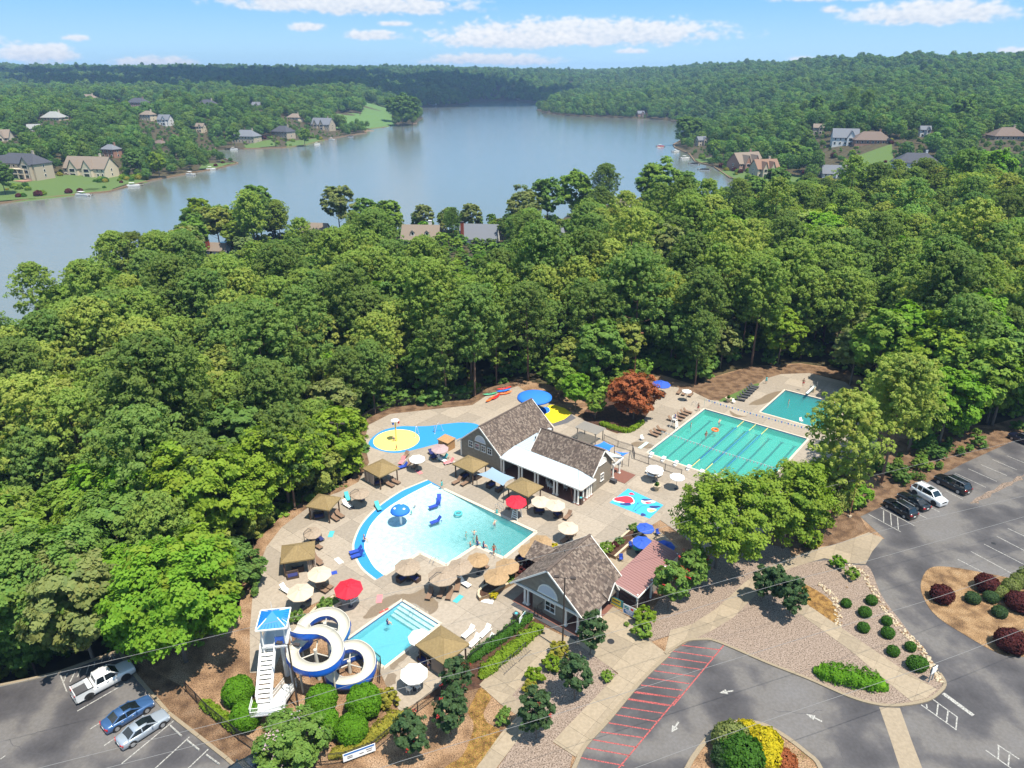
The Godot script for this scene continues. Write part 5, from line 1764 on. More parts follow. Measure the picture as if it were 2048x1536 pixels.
func make_lounger(called, category, seat, frame, arms = false):
	var t = thing(called, "", category)
	var tilt = Basis(Vector3.RIGHT, deg_to_rad(48.0))
	part(t, "seat", bx(Vector3(0.64, 0.06, 1.25), Vector3(0, 0.36, 0.32)), M[seat])
	part(t, "backrest", bx(Vector3(0.64, 0.06, 0.8), Vector3(0, 0.62, -0.56), tilt), M[seat])
	for x in [-0.31, 0.31]:
		part(t, "side_rail", bx(Vector3(0.05, 0.07, 1.9), Vector3(x, 0.31, 0.0)), M[frame])
		for z in [-0.75, 0.8]:
			part(t, "leg", bx(Vector3(0.05, 0.3, 0.05), Vector3(x, 0.15, z)), M[frame])
		if arms:
			part(t, "armrest", bx(Vector3(0.07, 0.04, 0.6), Vector3(x * 1.1, 0.58, -0.1)), M[frame])
	return t

func make_chair(called, seat, frame):
	var t = thing(called, "", "chair")
	part(t, "seat", bx(Vector3(0.5, 0.05, 0.5), Vector3(0, 0.42, 0)), M[seat])
	part(t, "backrest", bx(Vector3(0.5, 0.5, 0.05), Vector3(0, 0.7, -0.26), Basis(Vector3.RIGHT, -0.2)), M[seat])
	for x in [-0.23, 0.23]:
		for z in [-0.22, 0.22]:
			part(t, "leg", bx(Vector3(0.04, 0.42, 0.04), Vector3(x, 0.21, z)), M[frame])
		part(t, "armrest", bx(Vector3(0.05, 0.04, 0.46), Vector3(x * 1.1, 0.62, 0)), M[frame])
	return t

func make_sofa():
	var t = thing("wicker_sofa", "", "sofa")
	part(t, "base", bx(Vector3(1.5, 0.36, 0.8), Vector3(0, 0.18, 0)), M.wicker)
	part(t, "cushion", bx(Vector3(1.3, 0.12, 0.66), Vector3(0, 0.42, 0.05)), M.navy_cloth)
	part(t, "backrest", bx(Vector3(1.5, 0.45, 0.16), Vector3(0, 0.6, -0.34)), M.wicker)
	for x in [-0.69, 0.69]:
		part(t, "armrest", bx(Vector3(0.13, 0.28, 0.8), Vector3(x, 0.5, 0)), M.wicker)
	return t

func cabana(at, turn, sx, sz, label, curtains, h = 2.35):
	var t = thing("cabana", label, "cabana", at, turn, "tan canopied cabanas")
	var g = G.new()
	var x = sx * 0.5
	var z = sz * 0.5
	var ridge = (sx - sz) * 0.5
	var R = [Vector3(maxf(ridge, 0.25), 1.05, 0), Vector3(-maxf(ridge, 0.25), 1.05, 0)]
	var C = [Vector3(-x, 0, -z), Vector3(x, 0, -z), Vector3(x, 0, z), Vector3(-x, 0, z)]
	var fs = [[C[0], C[1], R[0], R[1]], [C[2], C[3], R[1], R[0]]]
	for f in fs:
		g.quad(f[0], f[1], f[2], f[3])
	g.tri(C[1], C[2], R[0])
	g.tri(C[3], C[0], R[1])
	for k in 4:
		g.quad(C[k], C[(k + 1) % 4], C[(k + 1) % 4] - Vector3(0, 0.2, 0), C[k] - Vector3(0, 0.2, 0))
	var roof = part(t, "canopy", g, M.canvas_tan, Vector3(0, h + 0.15, 0))
	for e in [[C[0], R[1]], [C[1], R[0]], [C[2], R[0]], [C[3], R[1]], [R[0], R[1]]]:
		var s = G.new()
		s.tube([e[0] + Vector3(0, 0.01, 0), e[1] + Vector3(0, 0.01, 0)], 0.022, 0.022, 5)
		part(roof, "seam", s, M.canvas_tan)
	for px in [-x + 0.35, x - 0.35]:
		for pz in [-z + 0.35, z - 0.35]:
			part(t, "post", bx(Vector3(0.15, h + 0.15, 0.15), Vector3(px, (h + 0.15) * 0.5, pz)), M.dark_wood)
			for b in [[Vector3(px, h - 0.45, pz), Vector3(px - signf(px) * 0.5, h + 0.05, pz)], [Vector3(px, h - 0.45, pz), Vector3(px, h + 0.05, pz - signf(pz) * 0.5)]]:
				g = G.new()
				g.beam(b[0], b[1], 0.07, 0.07)
				part(t, "brace", g, M.dark_wood)
	for pz in [-z + 0.35, z - 0.35]:
		part(t, "beam", bx(Vector3(sx - 0.6, 0.14, 0.12), Vector3(0, h + 0.07, pz)), M.dark_wood)
	for px in [-x + 0.35, x - 0.35]:
		part(t, "beam", bx(Vector3(0.12, 0.14, sz - 0.8), Vector3(px, h + 0.07, 0)), M.dark_wood)
	for c in curtains:
		g = G.new()
		var w = 0.55
		for i in 10:
			var a = Vector3(-w + i * w * 0.2, 0, 0.07 * (1 if i % 2 else -1))
			var b = Vector3(-w + (i + 1) * w * 0.2, 0, 0.07 * (-1 if i % 2 else 1))
			g.quad(a, a + Vector3(0, h - 0.15, 0), b + Vector3(0, h - 0.15, 0), b)
		part(t, "curtain", g, M.curtain, Vector3(c[0] * (x - 0.35), 0.1, c[1] * (z - 0.35)), c[2])
	return t

const ORD := ["first", "second", "third", "fourth", "fifth", "sixth", "seventh", "eighth", "ninth", "tenth", "eleventh", "twelfth"]

func row_of(proto, spots, turn, label, from, group):
	for i in spots.size():
		var o = copy_of(proto, v3(spots[i]), turn + rng.randf_range(-5, 5), "%s, %s %s" % [label, ORD[i], from], group)
		o.position.y = 0.01

func make_furniture():
	# cabanas
	cabana(Vector3(-20.81, 0, -98.85), -42.0, 4.3, 4.1, "tan cabana with gathered curtains at the beach pool's far corner", [[-0.95, 1, 0], [-1, 0.6, 90], [-0.2, 1, 0]])
	cabana(Vector3(-6.68, 0, -100.21), -39.0, 4.4, 3.8, "tan cabana in front of the pool house's four square windows", [])
	cabana(Vector3(1.9, 0, -93.24), -40.0, 4.4, 3.8, "tan cabana behind the lifeguard's red parasol by the porch", [])
	cabana(Vector3(-27.56, 0, -89.04), -16.0, 3.8, 3.6, "tan cabana under the trees at the deck's curved edge", [[-1, 0.4, 90]])
	cabana(Vector3(-28.04, 0, -77.15), 14.0, 4.3, 3.9, "tan cabana farthest down the deck's curved left edge", [[-1, 0.5, 90], [0.9, 1, 0]])
	cabana(Vector3(-7.65, 0, -60.6), -40.0, 4.5, 4.0, "large tan cabana with beige curtains beside the slide pool", [[0.2, 1, 0], [0.75, 1, 0], [1, 0.6, 90], [1, 0.0, 90]])
	# parasols
	var g1 = "beige parasols round the beach pool"
	umbrella(Vector3(-22.77, 2.50, -91.64), "canvas_beige", 1.5, 2.3, "beige cantilever parasol between two cabanas at the wood edge", g1, 4.0, true)
	umbrella(Vector3(-27.37, 2.40, -81.77), "canvas_beige", 1.25, 2.2, "half-folded beige parasol between the two left cabanas", g1, 10.0, true)
	umbrella(Vector3(-24.23, 2.50, -73.00), "canvas_cream", 1.55, 2.2, "cream parasol below the left-hand cabana", g1, 5.0)
	umbrella(Vector3(-25.69, 2.50, -69.53), "canvas_cream", 1.65, 2.2, "cream parasol nearest the slide tower", g1, 4.0)
	umbrella(Vector3(-13.33, 2.50, -74.41), "canvas_beige", 1.7, 2.2, "beige parasol at the beach pool's stepped corner above purple sofas", g1, 3.0)
	umbrella(Vector3(-8.70, 2.50, -72.45), "canvas_beige", 1.9, 2.3, "greyish beige cantilever parasol amid the loungers between both pools", g1, 3.0, true)
	umbrella(Vector3(-6.62, 2.50, -74.46), "canvas_beige", 1.65, 2.2, "beige parasol in the notch of the beach pool", g1, 3.0)
	umbrella(Vector3(-4.41, 2.50, -75.82), "canvas_gold", 1.5, 2.2, "tan parasol on the tongue of deck beside swimmers", g1, 3.0)
	umbrella(Vector3(-1.96, 2.50, -72.50), "canvas_gold", 1.65, 2.2, "tan parasol over the planter's end with the yellow plant", g1, 3.0)
	umbrella(Vector3(-0.60, 2.50, -74.56), "canvas_gold", 1.6, 2.2, "tan parasol second along the stone planter", g1, 3.0)
	umbrella(Vector3(2.39, 2.50, -77.75), "canvas_gold", 1.6, 2.2, "tan parasol third along the stone planter by the pavilion roof", g1, 3.0)
	umbrella(Vector3(3.88, 2.50, -79.65), "canvas_gold", 1.6, 2.2, "tan parasol at the beach pool's near right corner", g1, 3.0)
	umbrella(Vector3(7.79, 2.50, -82.94), "canvas_cream", 1.5, 2.2, "cream parasol standing alone on the open deck", g1, 4.0)
	umbrella(Vector3(4.25, 2.50, -89.52), "canvas_cream", 1.5, 2.2, "cream parasol next to the porch's front cabana", g1, 4.0)
	umbrella(Vector3(6.34, 2.50, -88.60), "canvas_cream", 1.5, 2.2, "cream parasol in front of the porch columns", g1, 4.0)
	var g2 = "white parasols"
	umbrella(Vector3(-15.51, 2.50, -102.24), "canvas_white", 1.35, 2.2, "white parasol between the splash pad and a cabana", g2, 4.0)
	umbrella(Vector3(-12.10, 2.50, -105.70), "canvas_pink", 1.5, 2.2, "pale pinkish parasol by the wooden shed near the splash pad", g2, 6.0)
	umbrella(Vector3(-10.30, 2.50, -61.95), "canvas_white", 1.35, 2.2, "white parasol at the corner of the slide pool", g2, 3.0)
	umbrella(Vector3(-10.28, 2.40, -56.71), "canvas_white", 1.5, 2.2, "white parasol over the patio table below the slide pool", g2, 3.0)
	umbrella(Vector3(22.76, 2.50, -98.92), "canvas_white", 1.4, 2.2, "white parasol over the round picnic table by the starting blocks", g2, 3.0)
	umbrella(Vector3(25.79, 2.50, -96.57), "canvas_white", 1.2, 2.2, "white parasol half hidden behind the big right-hand tree", g2, 3.0)
	umbrella(Vector3(34.73, 2.50, -129.62), "canvas_white", 0.95, 2.1, "small white parasol on the far patio by the mulch slope", g2, 2.0)
	var g3 = "blue parasols"
	umbrella(Vector3(18.53, 2.40, -83.02), "canvas_blue", 1.25, 2.1, "blue parasol farthest up the snack patio", g3, 4.0)
	umbrella(Vector3(17.54, 2.40, -79.73), "canvas_blue", 1.4, 2.1, "blue parasol at the top end of the red metal roof", g3, 4.0)
	umbrella(Vector3(20.48, 2.40, -78.89), "canvas_blue", 1.3, 2.1, "blue parasol tucked behind the red metal roof", g3, 4.0)
	umbrella(Vector3(30.30, 2.40, -132.89), "canvas_blue", 1.9, 2.2, "blue parasol behind the copper maple", g3, 4.0)
	umbrella(Vector3(-19.81, 2.90, -69.56), "canvas_red", 1.75, 2.7, "red parasol over the lifeguard chair above the slide pool", "red lifeguard parasols", 6.0)
	umbrella(Vector3(0.61, 2.90, -88.73), "canvas_red", 1.6, 2.7, "red parasol over the lifeguard chair by the porch cabana", "red lifeguard parasols", 6.0)
	# loungers, one of each kind built first and then copied
	var br = make_lounger("chaise_lounge", "lounger", "sling", "dark_wood")
	tag(br, "brown chaise lounge beside the far-corner cabana, nearer the pool", "", "brown chaise lounges")
	br.position = v3(pv([-19.39, -97.50])[0])
	br.rotation_degrees.y = 51.0
	var G1 = "brown chaise lounges"
	row_of(br, pv([-18.61, -98.34]), 51, "brown chaise lounge beside the far-corner cabana", "from the cabana", G1)
	row_of(br, pv([-25.97, -88.18, -25.46, -89.00]), 51, "brown chaise lounge at the wood-edge cabana", "from its near post", G1)
	row_of(br, pv([-26.86, -81.45, -25.90, -77.97, -26.16, -78.51]), 51, "brown chaise lounge along the left-hand cabana", "from the back", G1)
	row_of(br, pv([-23.56, -73.09, -23.96, -72.41, -26.08, -71.64]), 60, "brown chaise lounge under the two cream parasols", "from the pool", G1)
	row_of(br, pv([-8.78, -98.34, -7.40, -97.95]), -39, "brown chaise lounge before the four-window cabana", "from the splash pad", G1)
	row_of(br, pv([-10.30, -71.41, -8.85, -71.76, -7.80, -71.41, -6.91, -72.97]), -10, "brown chaise lounge round the greyish parasol", "from the slide", G1)
	row_of(br, pv([-3.93, -77.17, -4.61, -77.30]), 60, "brown chaise lounge under the parasol on the deck tongue", "from the steps", G1)
	row_of(br, pv([-0.14, -91.38, 8.18, -88.63, 7.51, -83.02, 8.28, -83.77]), -39, "brown chaise lounge on the deck by the porch", "from the lifeguard", G1)
	row_of(br, pv([30.05, -120.43, 31.24, -120.97, 32.07, -122.05, 32.92, -123.15, 33.71, -123.99]), 51, "brown chaise lounge in the upper row beside the lap pool", "from the lifeguard chair", G1)
	row_of(br, pv([25.52, -114.53, 26.36, -115.37, 27.20, -116.38]), 51, "brown chaise lounge in the lower row beside the lap pool", "from the pool steps", G1)
	row_of(br, pv([-18.13, -106.69, -17.25, -104.10, -16.11, -103.48]), -20, "brown chaise lounge round the white parasol by the splash pad", "from the back", G1)
	row_of(br, pv([34.10, -133.21, 35.00, -132.58, 36.14, -131.96]), -30, "brown chaise lounge on the far patio", "from the blue parasol", G1)
	var wh = make_lounger("white_lounge", "lounger", "sling_white", "white_plastic")
	tag(wh, "white plastic lounge nearest the large cabana by the slide pool", "", "white lounges")
	wh.position = v3(pv([-5.06, -64.75])[0])
	wh.rotation_degrees.y = -39.0
	row_of(wh, pv([-3.14, -64.85, -4.33, -63.33, -2.65, -63.33]), -39, "white plastic lounge on the deck behind the large cabana", "from the pool", "white lounges")
	row_of(wh, pv([-24.89, -91.63, -11.85, -105.38, -6.06, -73.53, -28.48, -72.24]), 51, "white lounge standing by itself among the beige parasols", "from the wood", "white lounges")
	var bl = make_lounger("blue_lounge", "lounger", "sling_blue", "sling_blue")
	tag(bl, "blue lounge standing in the shallow water, farthest one", "", "blue lounges in the shallow water")
	bl.position = v3(pv([-11.19, -93.10])[0], -0.1)
	bl.rotation_degrees.y = 0.0
	row_of(bl, pv([-11.63, -91.29, -11.05, -87.31, -21.22, -80.23, -20.83, -79.34, -18.06, -103.06]), -60, "blue lounge in or beside the shallow beach pool", "from the mushroom fountain", "blue lounges in the shallow water")
	var pk = make_lounger("pink_lounge", "lounger", "sling_pink", "white_plastic")
	tag(pk, "pink and red towelled lounge by the wooden shed", "", "towelled lounges")
	pk.position = v3(pv([-10.50, -104.53])[0])
	pk.rotation_degrees.y = -60.0
	row_of(pk, pv([-18.40, -104.74]), -10, "pink towelled lounge near the white splash-pad parasol", "one there", "towelled lounges")
	var tl = make_lounger("towel_lounge", "lounger", "teal_cloth", "dark_wood")
	tag(tl, "lounge with a teal towel under the pinkish parasol", "", "towelled lounges")
	tl.position = v3(pv([-11.57, -105.81])[0])
	tl.rotation_degrees.y = -50.0
	row_of(tl, pv([-25.22, -93.63, -20.09, -91.01]), 30, "lounge with a teal towel in the shade by the wood edge", "from the fence", "towelled lounges")
	var nv = make_lounger("navy_lounge", "lounger", "navy_cloth", "dark_wood")
	tag(nv, "lounge with a navy towel below the pinkish parasol", "", "towelled lounges")
	nv.position = v3(pv([-12.92, -106.47])[0])
	nv.rotation_degrees.y = -50.0
	row_of(nv, pv([-13.66, -107.35, -23.27, -93.63, -27.06, -83.36, -27.60, -83.36, -25.65, -70.93]), 40, "lounge with a navy towel in parasol shade", "from the splash pad", "towelled lounges")
	var gc = make_lounger("grey_lounge", "lounger", "charcoal", "charcoal")
	tag(gc, "grey lounge at the near end of the row on the lawn strip", "", "grey lounges on the lawn strip")
	gc.position = v3(pv([45.63, -129.63])[0])
	gc.rotation_degrees.y = 60.0
	row_of(gc, pv([46.63, -131.03, 47.47, -132.15, 48.26, -133.21, 49.01, -134.29, 49.72, -135.26, 50.33, -136.04]), 60, "grey lounge in the row along the lawn strip", "from the white cart", "grey lounges on the lawn strip")
	row_of(gc, pv([29.07, -130.60, 29.98, -131.34]), 60, "grey lounge right of the copper maple", "from the tree", "grey lounges on the lawn strip")
	# wicker sofas
	var so = make_sofa()
	tag(so, "dark wicker sofa with navy cushions inside the wood-edge cabana", "", "wicker sofas")
	so.position = v3(pv([-28.38, -88.67])[0])
	so.rotation_degrees.y = 20.0
	for s in [[pv([-28.09, -76.38]), 200, "inside the left-hand cabana"], [pv([-28.40, -75.09]), 20, "at the open side of the left-hand cabana"], [pv([-21.30, -98.07]), 30, "inside the far-corner cabana"], [pv([-7.67, -100.02]), 50, "inside the four-window cabana"], [pv([-5.61, -99.82]), -130, "facing the four-window cabana"], [pv([-14.16, -74.58]), 51, "under the beige corner parasol, longer one"], [pv([-12.52, -74.58]), -39, "under the beige corner parasol, shorter one"], [pv([4.03, -90.13]), 10, "under the porch's left cream parasol"], [pv([6.81, -89.13]), -60, "under the porch's right cream parasol"], [pv([-3.36, -97.26]), 50, "in the shade of the grey sail, nearer the cabana"], [pv([-1.93, -96.14]), -130, "in the shade of the grey sail, nearer the pool"], [pv([-9.76, -60.44]), -40, "inside the large cabana by the slide pool"], [pv([-6.47, -59.89]), 140, "behind the large cabana's curtains"], [pv([-6.37, -75.86]), 50, "in the shade of the notch parasol"], [pv([-27.51, -83.36]), 60, "under the half-folded parasol"], [pv([-0.45, -75.96]), 50, "under the second parasol along the planter"], [pv([1.24, -78.62]), 50, "under the third parasol along the planter"], [pv([-2.82, -73.83]), 50, "under the planter-end parasol"]]:
		copy_of(so, v3(s[0][0]), s[1], "dark wicker sofa " + s[2], "wicker sofas")
	# tables and chairs
	var ch = make_chair("patio_chair", "sling_white", "white_plastic")
	tag(ch, "white patio chair at the table below the slide pool, nearest the frame", "", "white patio chairs")
	ch.position = v3(pv([-10.84, -56.36])[0])
	ch.rotation_degrees.y = 150.0
	row_of(ch, pv([-10.01, -56.70, -11.31, -57.39, -9.74, -57.91]), 40, "white patio chair round the table below the slide pool", "from the fence", "white patio chairs")
	row_of(ch, pv([5.72, -98.02, 6.25, -96.51, 5.87, -96.88, 8.43, -96.32]), 60, "white patio chair in the shade of the porch", "from the hall", "white patio chairs")
	row_of(ch, pv([23.17, -112.83, 43.86, -128.31, 54.07, -119.90]), 20, "white chair standing by itself near the lap pool", "from the pool house", "white patio chairs")
	var tb = [[-10.45, -57.04, "round white table under the parasol below the slide pool", 0.6, "white_plastic"], [23.13, -100.97, "round brown picnic table by the starting blocks", 0.75, "brick_floor"], [17.14, -80.45, "round dark green table on the snack patio", 0.7, "green_plastic"]]
	for s in tb:
		var t = thing("round_table", s[2], "table", Vector3(s[0], 0, s[1]))
		var g = G.new()
		g.lathe(Vector3.ZERO, [Vector2(0, 0.76), Vector2(s[3], 0.75), Vector2(s[3], 0.7), Vector2(0, 0.69)], 18)
		part(t, "tabletop", g, M[s[4]])
		g = G.new()
		g.tube([Vector3.ZERO, Vector3(0, 0.7, 0)], 0.06)
		g.lathe(Vector3.ZERO, [Vector2(0, 0.05), Vector2(0.35, 0.03), Vector2(0.35, 0)], 12)
		part(t, "pedestal", g, M.charcoal)
		if s[4] == "brick_floor":
			for k in 4:
				var b = G.new()
				for i in 4:
					var a = TAU * (k + 0.12 + i * 0.19) / 4
					var a2 = TAU * (k + 0.12 + (i + 1) * 0.19) / 4
					b.prism(PackedVector2Array([Vector2(cos(a), sin(a)) * 1.1, Vector2(cos(a2), sin(a2)) * 1.1, Vector2(cos(a2), sin(a2)) * 1.4, Vector2(cos(a), sin(a)) * 1.4]), 0.4, 0.46, true)
				b.beam(Vector3(cos(TAU * (k + 0.5) / 4) * 1.2, 0.42, sin(TAU * (k + 0.5) / 4) * 1.2), Vector3(0, 0.2, 0), 0.06, 0.06)
				part(t, "bench", b, M.white_plastic)
	var cs = make_chair("snack_chair", "sling_blue", "charcoal")
	tag(cs, "blue chair on the snack patio nearest the pavilion", "", "blue chairs on the snack patio")
	cs.position = v3(pv([14.61, -78.51])[0])
	row_of(cs, pv([16.40, -81.31, 17.79, -80.17, 18.43, -81.88, 20.63, -84.26, 19.84, -84.87]), 30, "blue chair on the snack patio", "from the pavilion", "blue chairs on the snack patio")
	# lifeguard chairs
	for s in [[0.71, -88.63, -39, "white lifeguard chair on the beach pool's straight edge"], [-19.87, -70.47, 51, "white lifeguard chair by the planter above the slide pool"], [29.86, -117.81, 51, "white lifeguard chair on the lap pool's long side"]]:
		var t = thing("lifeguard_chair", s[3], "lifeguard chair", Vector3(s[0], 0, s[1]), s[2], "lifeguard chairs")
		for x in [-1, 1]:
			for z in [-1, 1]:
				var g = G.new()
				g.beam(Vector3(x * 0.55, 0, z * 0.6), Vector3(x * 0.36, 1.7, z * 0.34), 0.08, 0.08)
				part(t, "leg", g, M.white_plastic)
		for i in 4:
			part(t, "rung", bx(Vector3(0.95 - 0.08 * i, 0.06, 0.16), Vector3(0, 0.32 + 0.33 * i, 0.56 - 0.06 * i)), M.white_plastic)
		part(t, "seat", bx(Vector3(0.8, 0.07, 0.75), Vector3(0, 1.7, 0)), M.white_plastic)
		for i in 3:
			part(t, "back_slat", bx(Vector3(0.8, 0.16, 0.05), Vector3(0, 1.9 + 0.22 * i, -0.36)), M.white_plastic)
		for x in [-0.38, 0.38]:
			part(t, "armrest", bx(Vector3(0.08, 0.05, 0.7), Vector3(x, 1.98, 0)), M.white_plastic)
	# mushroom fountain in the beach pool
	var mp = pv([-16.12, -87.22])[0]
	var t = thing("mushroom_fountain", "blue domed mushroom fountain standing in the beach pool", "fountain", v3(mp, -0.3))
	var g = G.new()
	g.lathe(Vector3.ZERO, [Vector2(0, 3.25), Vector2(0.5, 3.2), Vector2(1.0, 3.0), Vector2(1.35, 2.65), Vector2(1.42, 2.4), Vector2(1.3, 2.38), Vector2(0.3, 2.6), Vector2(0, 2.6)], 24)
	part(t, "dome", g.mesh(true), M.sail_blue)
	g = G.new()
	g.tube([Vector3.ZERO, Vector3(0, 2.7, 0)], 0.17, 0.17, 12)
	part(t, "stem", g, M.white_plastic)
	for k in 3:
		g = G.new()
		var a = k * 2.1 + 0.6
		g.lathe(Vector3(cos(a) * 0.75, 3.06, sin(a) * 0.75), [Vector2(0, 0.1), Vector2(0.14, 0.08), Vector2(0.24, 0.0)], 10)
		part(t, "white_spot", g, M.canvas_white)
	# splash pad post with buckets
	t = thing("splash_post", "tall white spray post in the middle of the yellow circle", "spray post", v3(pv([-20.54, -112.57])[0]))
	g = G.new()
	g.tube([Vector3.ZERO, Vector3(0, 4.2, 0)], 0.14, 0.1, 8)
	part(t, "post", g, M.yellow_paint)
	g = G.new()
	g.lathe(Vector3(0, 4.1, 0), [Vector2(0, 0.2), Vector2(0.7, 0.05), Vector2(0.75, 0), Vector2(0, -0.02)], 12)
	part(t, "cap", g, M.canvas_white)
	for k in 3:
		var a = k * TAU / 3
		g = G.new()
		g.lathe(Vector3(cos(a) * 0.6, 3.5, sin(a) * 0.6), [Vector2(0.14, 0), Vector2(0.2, 0.35), Vector2(0.17, 0.35), Vector2(0.0, 0.05)], 8)
		part(t, "bucket", g, [M.red_plastic, M.sail_blue, M.bright_yellow][k])
	for s in [[pv([-14.01, -115.33, -12.63, -116.59]), 0], [pv([-17.40, -113.86, -16.89, -115.33]), 1]]:
		var h = thing("spray_hoop", ["white spray hoop on the blue tail of the splash pad", "white spray hoop beside the yellow circle"][s[1]], "spray hoop", Vector3.ZERO, 0.0, "spray hoops")
		g = G.new()
		var a = v3(s[0][0])
		var b = v3(s[0][1])
		var pts = []
		for i in 11:
			pts.append(a.lerp(b, i / 10.0) + Vector3(0, sin(PI * i / 10.0) * 1.9, 0))
		g.tube(pts, 0.05, 0.05, 6)
		part(h, "hoop", g, M.galvanised)
		for e in [a, b]:
			part(h, "foot", bx(Vector3(0.2, 0.04, 0.2)), M.galvanised, e + Vector3(0, 0.035, 0))
	# kayaks and paddle boards stacked at the wood edge
	var kay = [[-4.44, -132.39, "green_plastic", 20, "green and white kayak at the wood edge, leftmost"], [-1.63, -135.13, "red_plastic", 25, "red kayak uppermost on the rack at the wood edge"], [-1.75, -134.03, "sail_blue", 25, "blue kayak between the red and the orange one"], [-1.48, -132.77, "orange_plastic", 25, "orange kayak lowest on the rack"], [-4.37, -129.81, "orange_plastic", 60, "red-orange kayak lying on the deck edge"], [-3.25, -130.91, "red_plastic", 60, "red kayak lying nearest the disc canopy"]]
	for s in kay:
		var k = thing("kayak", s[4], "kayak", Vector3(s[0], 0.25, s[1]), s[3] + 90.0, "kayaks at the wood edge")
		g = G.new()
		var rings = []
		for i in 11:
			var u = i / 10.0
			var w = 0.36 * pow(sin(PI * clampf(u, 0.02, 0.98)), 0.6)
			var ring = []
			for q in 8:
				var a = TAU * q / 8
				ring.append(Vector3(cos(a) * w, sin(a) * w * 0.5 + 0.2 * pow(absf(u - 0.5) * 2.0, 3.0), (u - 0.5) * 3.2))
			rings.append(ring)
		g.loft(rings)
		part(k, "hull", g.mesh(true), M[s[2]])
		g = G.new()
		g.lathe(Vector3(0, 0.19, 0), [Vector2(0.16, 0.0), Vector2(0.2, 0.05), Vector2(0.24, 0.0)], 12, 1.0, 1.9)
		part(k, "cockpit", g, M.black_metal)
	# bins, planters and pots
	for s in [[0.50, -67.11, "bin_brown", "brown litter bin by the hedge and the pavilion"], [10.43, -92.35, "bin_brown", "brown litter bin at the porch corner"]]:
		var b = thing("litter_bin", s[3], "bin", Vector3(s[0], 0, s[1]), TURN, "litter bins")
		part(b, "body", bx(Vector3(0.6, 1.0, 0.6), Vector3(0, 0.5, 0)), M[s[2]])
		part(b, "lid", bx(Vector3(0.66, 0.12, 0.66), Vector3(0, 1.06, 0)), M.charcoal)
		g = G.new()
		g.lathe(Vector3(0, 1.12, 0), [Vector2(0, 0.03), Vector2(0.18, 0.03), Vector2(0.2, 0)], 12)
		part(b, "opening_ring", g, M.teal_cloth)
	for s in [[22.66, -96.21, "tall pale stone urn near the painted mural"], [42.97, -128.91, "stone urn by the lawn strip"]]:
		var b = thing("stone_urn", s[2], "planter", Vector3(s[0], 0, s[1]), 0.0, "stone urns")
		g = G.new()
		g.lathe(Vector3.ZERO, [Vector2(0.35, 0), Vector2(0.35, 0.12), Vector2(0.25, 0.2), Vector2(0.55, 0.6), Vector2(0.62, 0.9), Vector2(0.66, 0.95), Vector2(0.52, 0.95), Vector2(0.45, 0.85), Vector2(0, 0.85)], 16)
		part(b, "urn", g.mesh(), M.pot_stone)
		part(b, "plant", shrub_ball(61, 0.3, 0.4, 120, 0.16, 0.1), M.box_dark, Vector3(0, 0.8, 0))
	planters()
	# wooden shed, white cart, bike racks, benches and small things
	t = thing("wooden_shed", "small timber shed between the splash pad and the grey hall", "shed", v3(pv([-11.39, -110.06])[0]), TURN)
	part(t, "wall", bx(Vector3(2.3, 1.7, 1.8), Vector3(0, 0.85, 0)), M.wood)
	part(t, "roof", bx(Vector3(2.6, 0.1, 2.1), Vector3(0, 1.76, 0), Basis(Vector3.RIGHT, 0.1)), M.wood)
	part(t, "door", bx(Vector3(0.8, 1.5, 0.04), Vector3(0.4, 0.78, 0.92)), M.dark_wood)
	for s in [[-0.48, -59.76, "first bicycle rack from the road"], [1.15, -61.64, "second bicycle rack, nearer the pavilion"]]:
		var b = thing("bicycle_rack", s[2] + " on the concrete pad", "bicycle rack", Vector3(s[0], 0, s[1]), TURN + 90, "bicycle racks")
		for z in [-0.35, 0.35]:
			g = G.new()
			g.tube([Vector3(-1.1, 0, z * 1.4), Vector3(-1.1, 0.8 if z < 0 else 0.05, z), Vector3(1.1, 0.8 if z < 0 else 0.05, z), Vector3(1.1, 0, z * 1.4)], 0.03)
			part(b, "frame_bar", g, M.charcoal)
		for i in 6:
			g = G.new()
			g.tube([Vector3(-0.9 + 0.36 * i, 0.8, -0.35), Vector3(-0.9 + 0.36 * i, 0.05, 0.35)], 0.015, 0.015, 5)
			part(b, "wheel_bar", g, M.charcoal)
	t = thing("fence_sign", "white and blue printed banner on the iron fence at the bottom", "banner", v3(pv([-14.39, -47.73])[0]), 0.0)
	var fa = pv([-15.70, -47.93, -13.41, -48.97])
	t.position = v3((fa[0] + fa[1]) * 0.5, 0.3)
	t.rotation.y = -atan2(fa[1].y - fa[0].y, fa[1].x - fa[0].x)
	part(t, "sheet", bx(Vector3(3.1, 1.0, 0.03), Vector3(0, 0.5, 0.12)), M.sign_white)
	part(t, "blue_header", bx(Vector3(2.9, 0.2, 0.01), Vector3(0, 0.85, 0.141)), M.sign_blue)
	for k in 5:
		part(t, "print_line", bx(Vector3([0.5, 0.5, 0.4, 0.6, 0.45][k], 0.09, 0.01), Vector3([-0.9, -0.9, 0.2, 0.95, 0.95][k], [0.5, 0.3, 0.35, 0.55, 0.3][k], 0.141)), M.charcoal)
	t = thing("hedge_banner", "white and blue banner hung inside the hedge fence", "banner", v3(pv([1.21, -66.38])[0], 0.6), 60.0)
	part(t, "sheet", bx(Vector3(1.5, 0.9, 0.03), Vector3(0, 0.5, 0)), M.sign_white)
	part(t, "blue_corner", bx(Vector3(0.5, 0.5, 0.01), Vector3(0.45, 0.65, 0.022)), M.sign_teal)
	part(t, "blue_strip", bx(Vector3(0.8, 0.12, 0.01), Vector3(-0.2, 0.2, 0.022)), M.sign_blue)
	t = thing("post_sign", "white traffic sign with a dark back at the rock garden's tip", "sign", v3(pv([45.01, -57.84])[0]), 30.0)
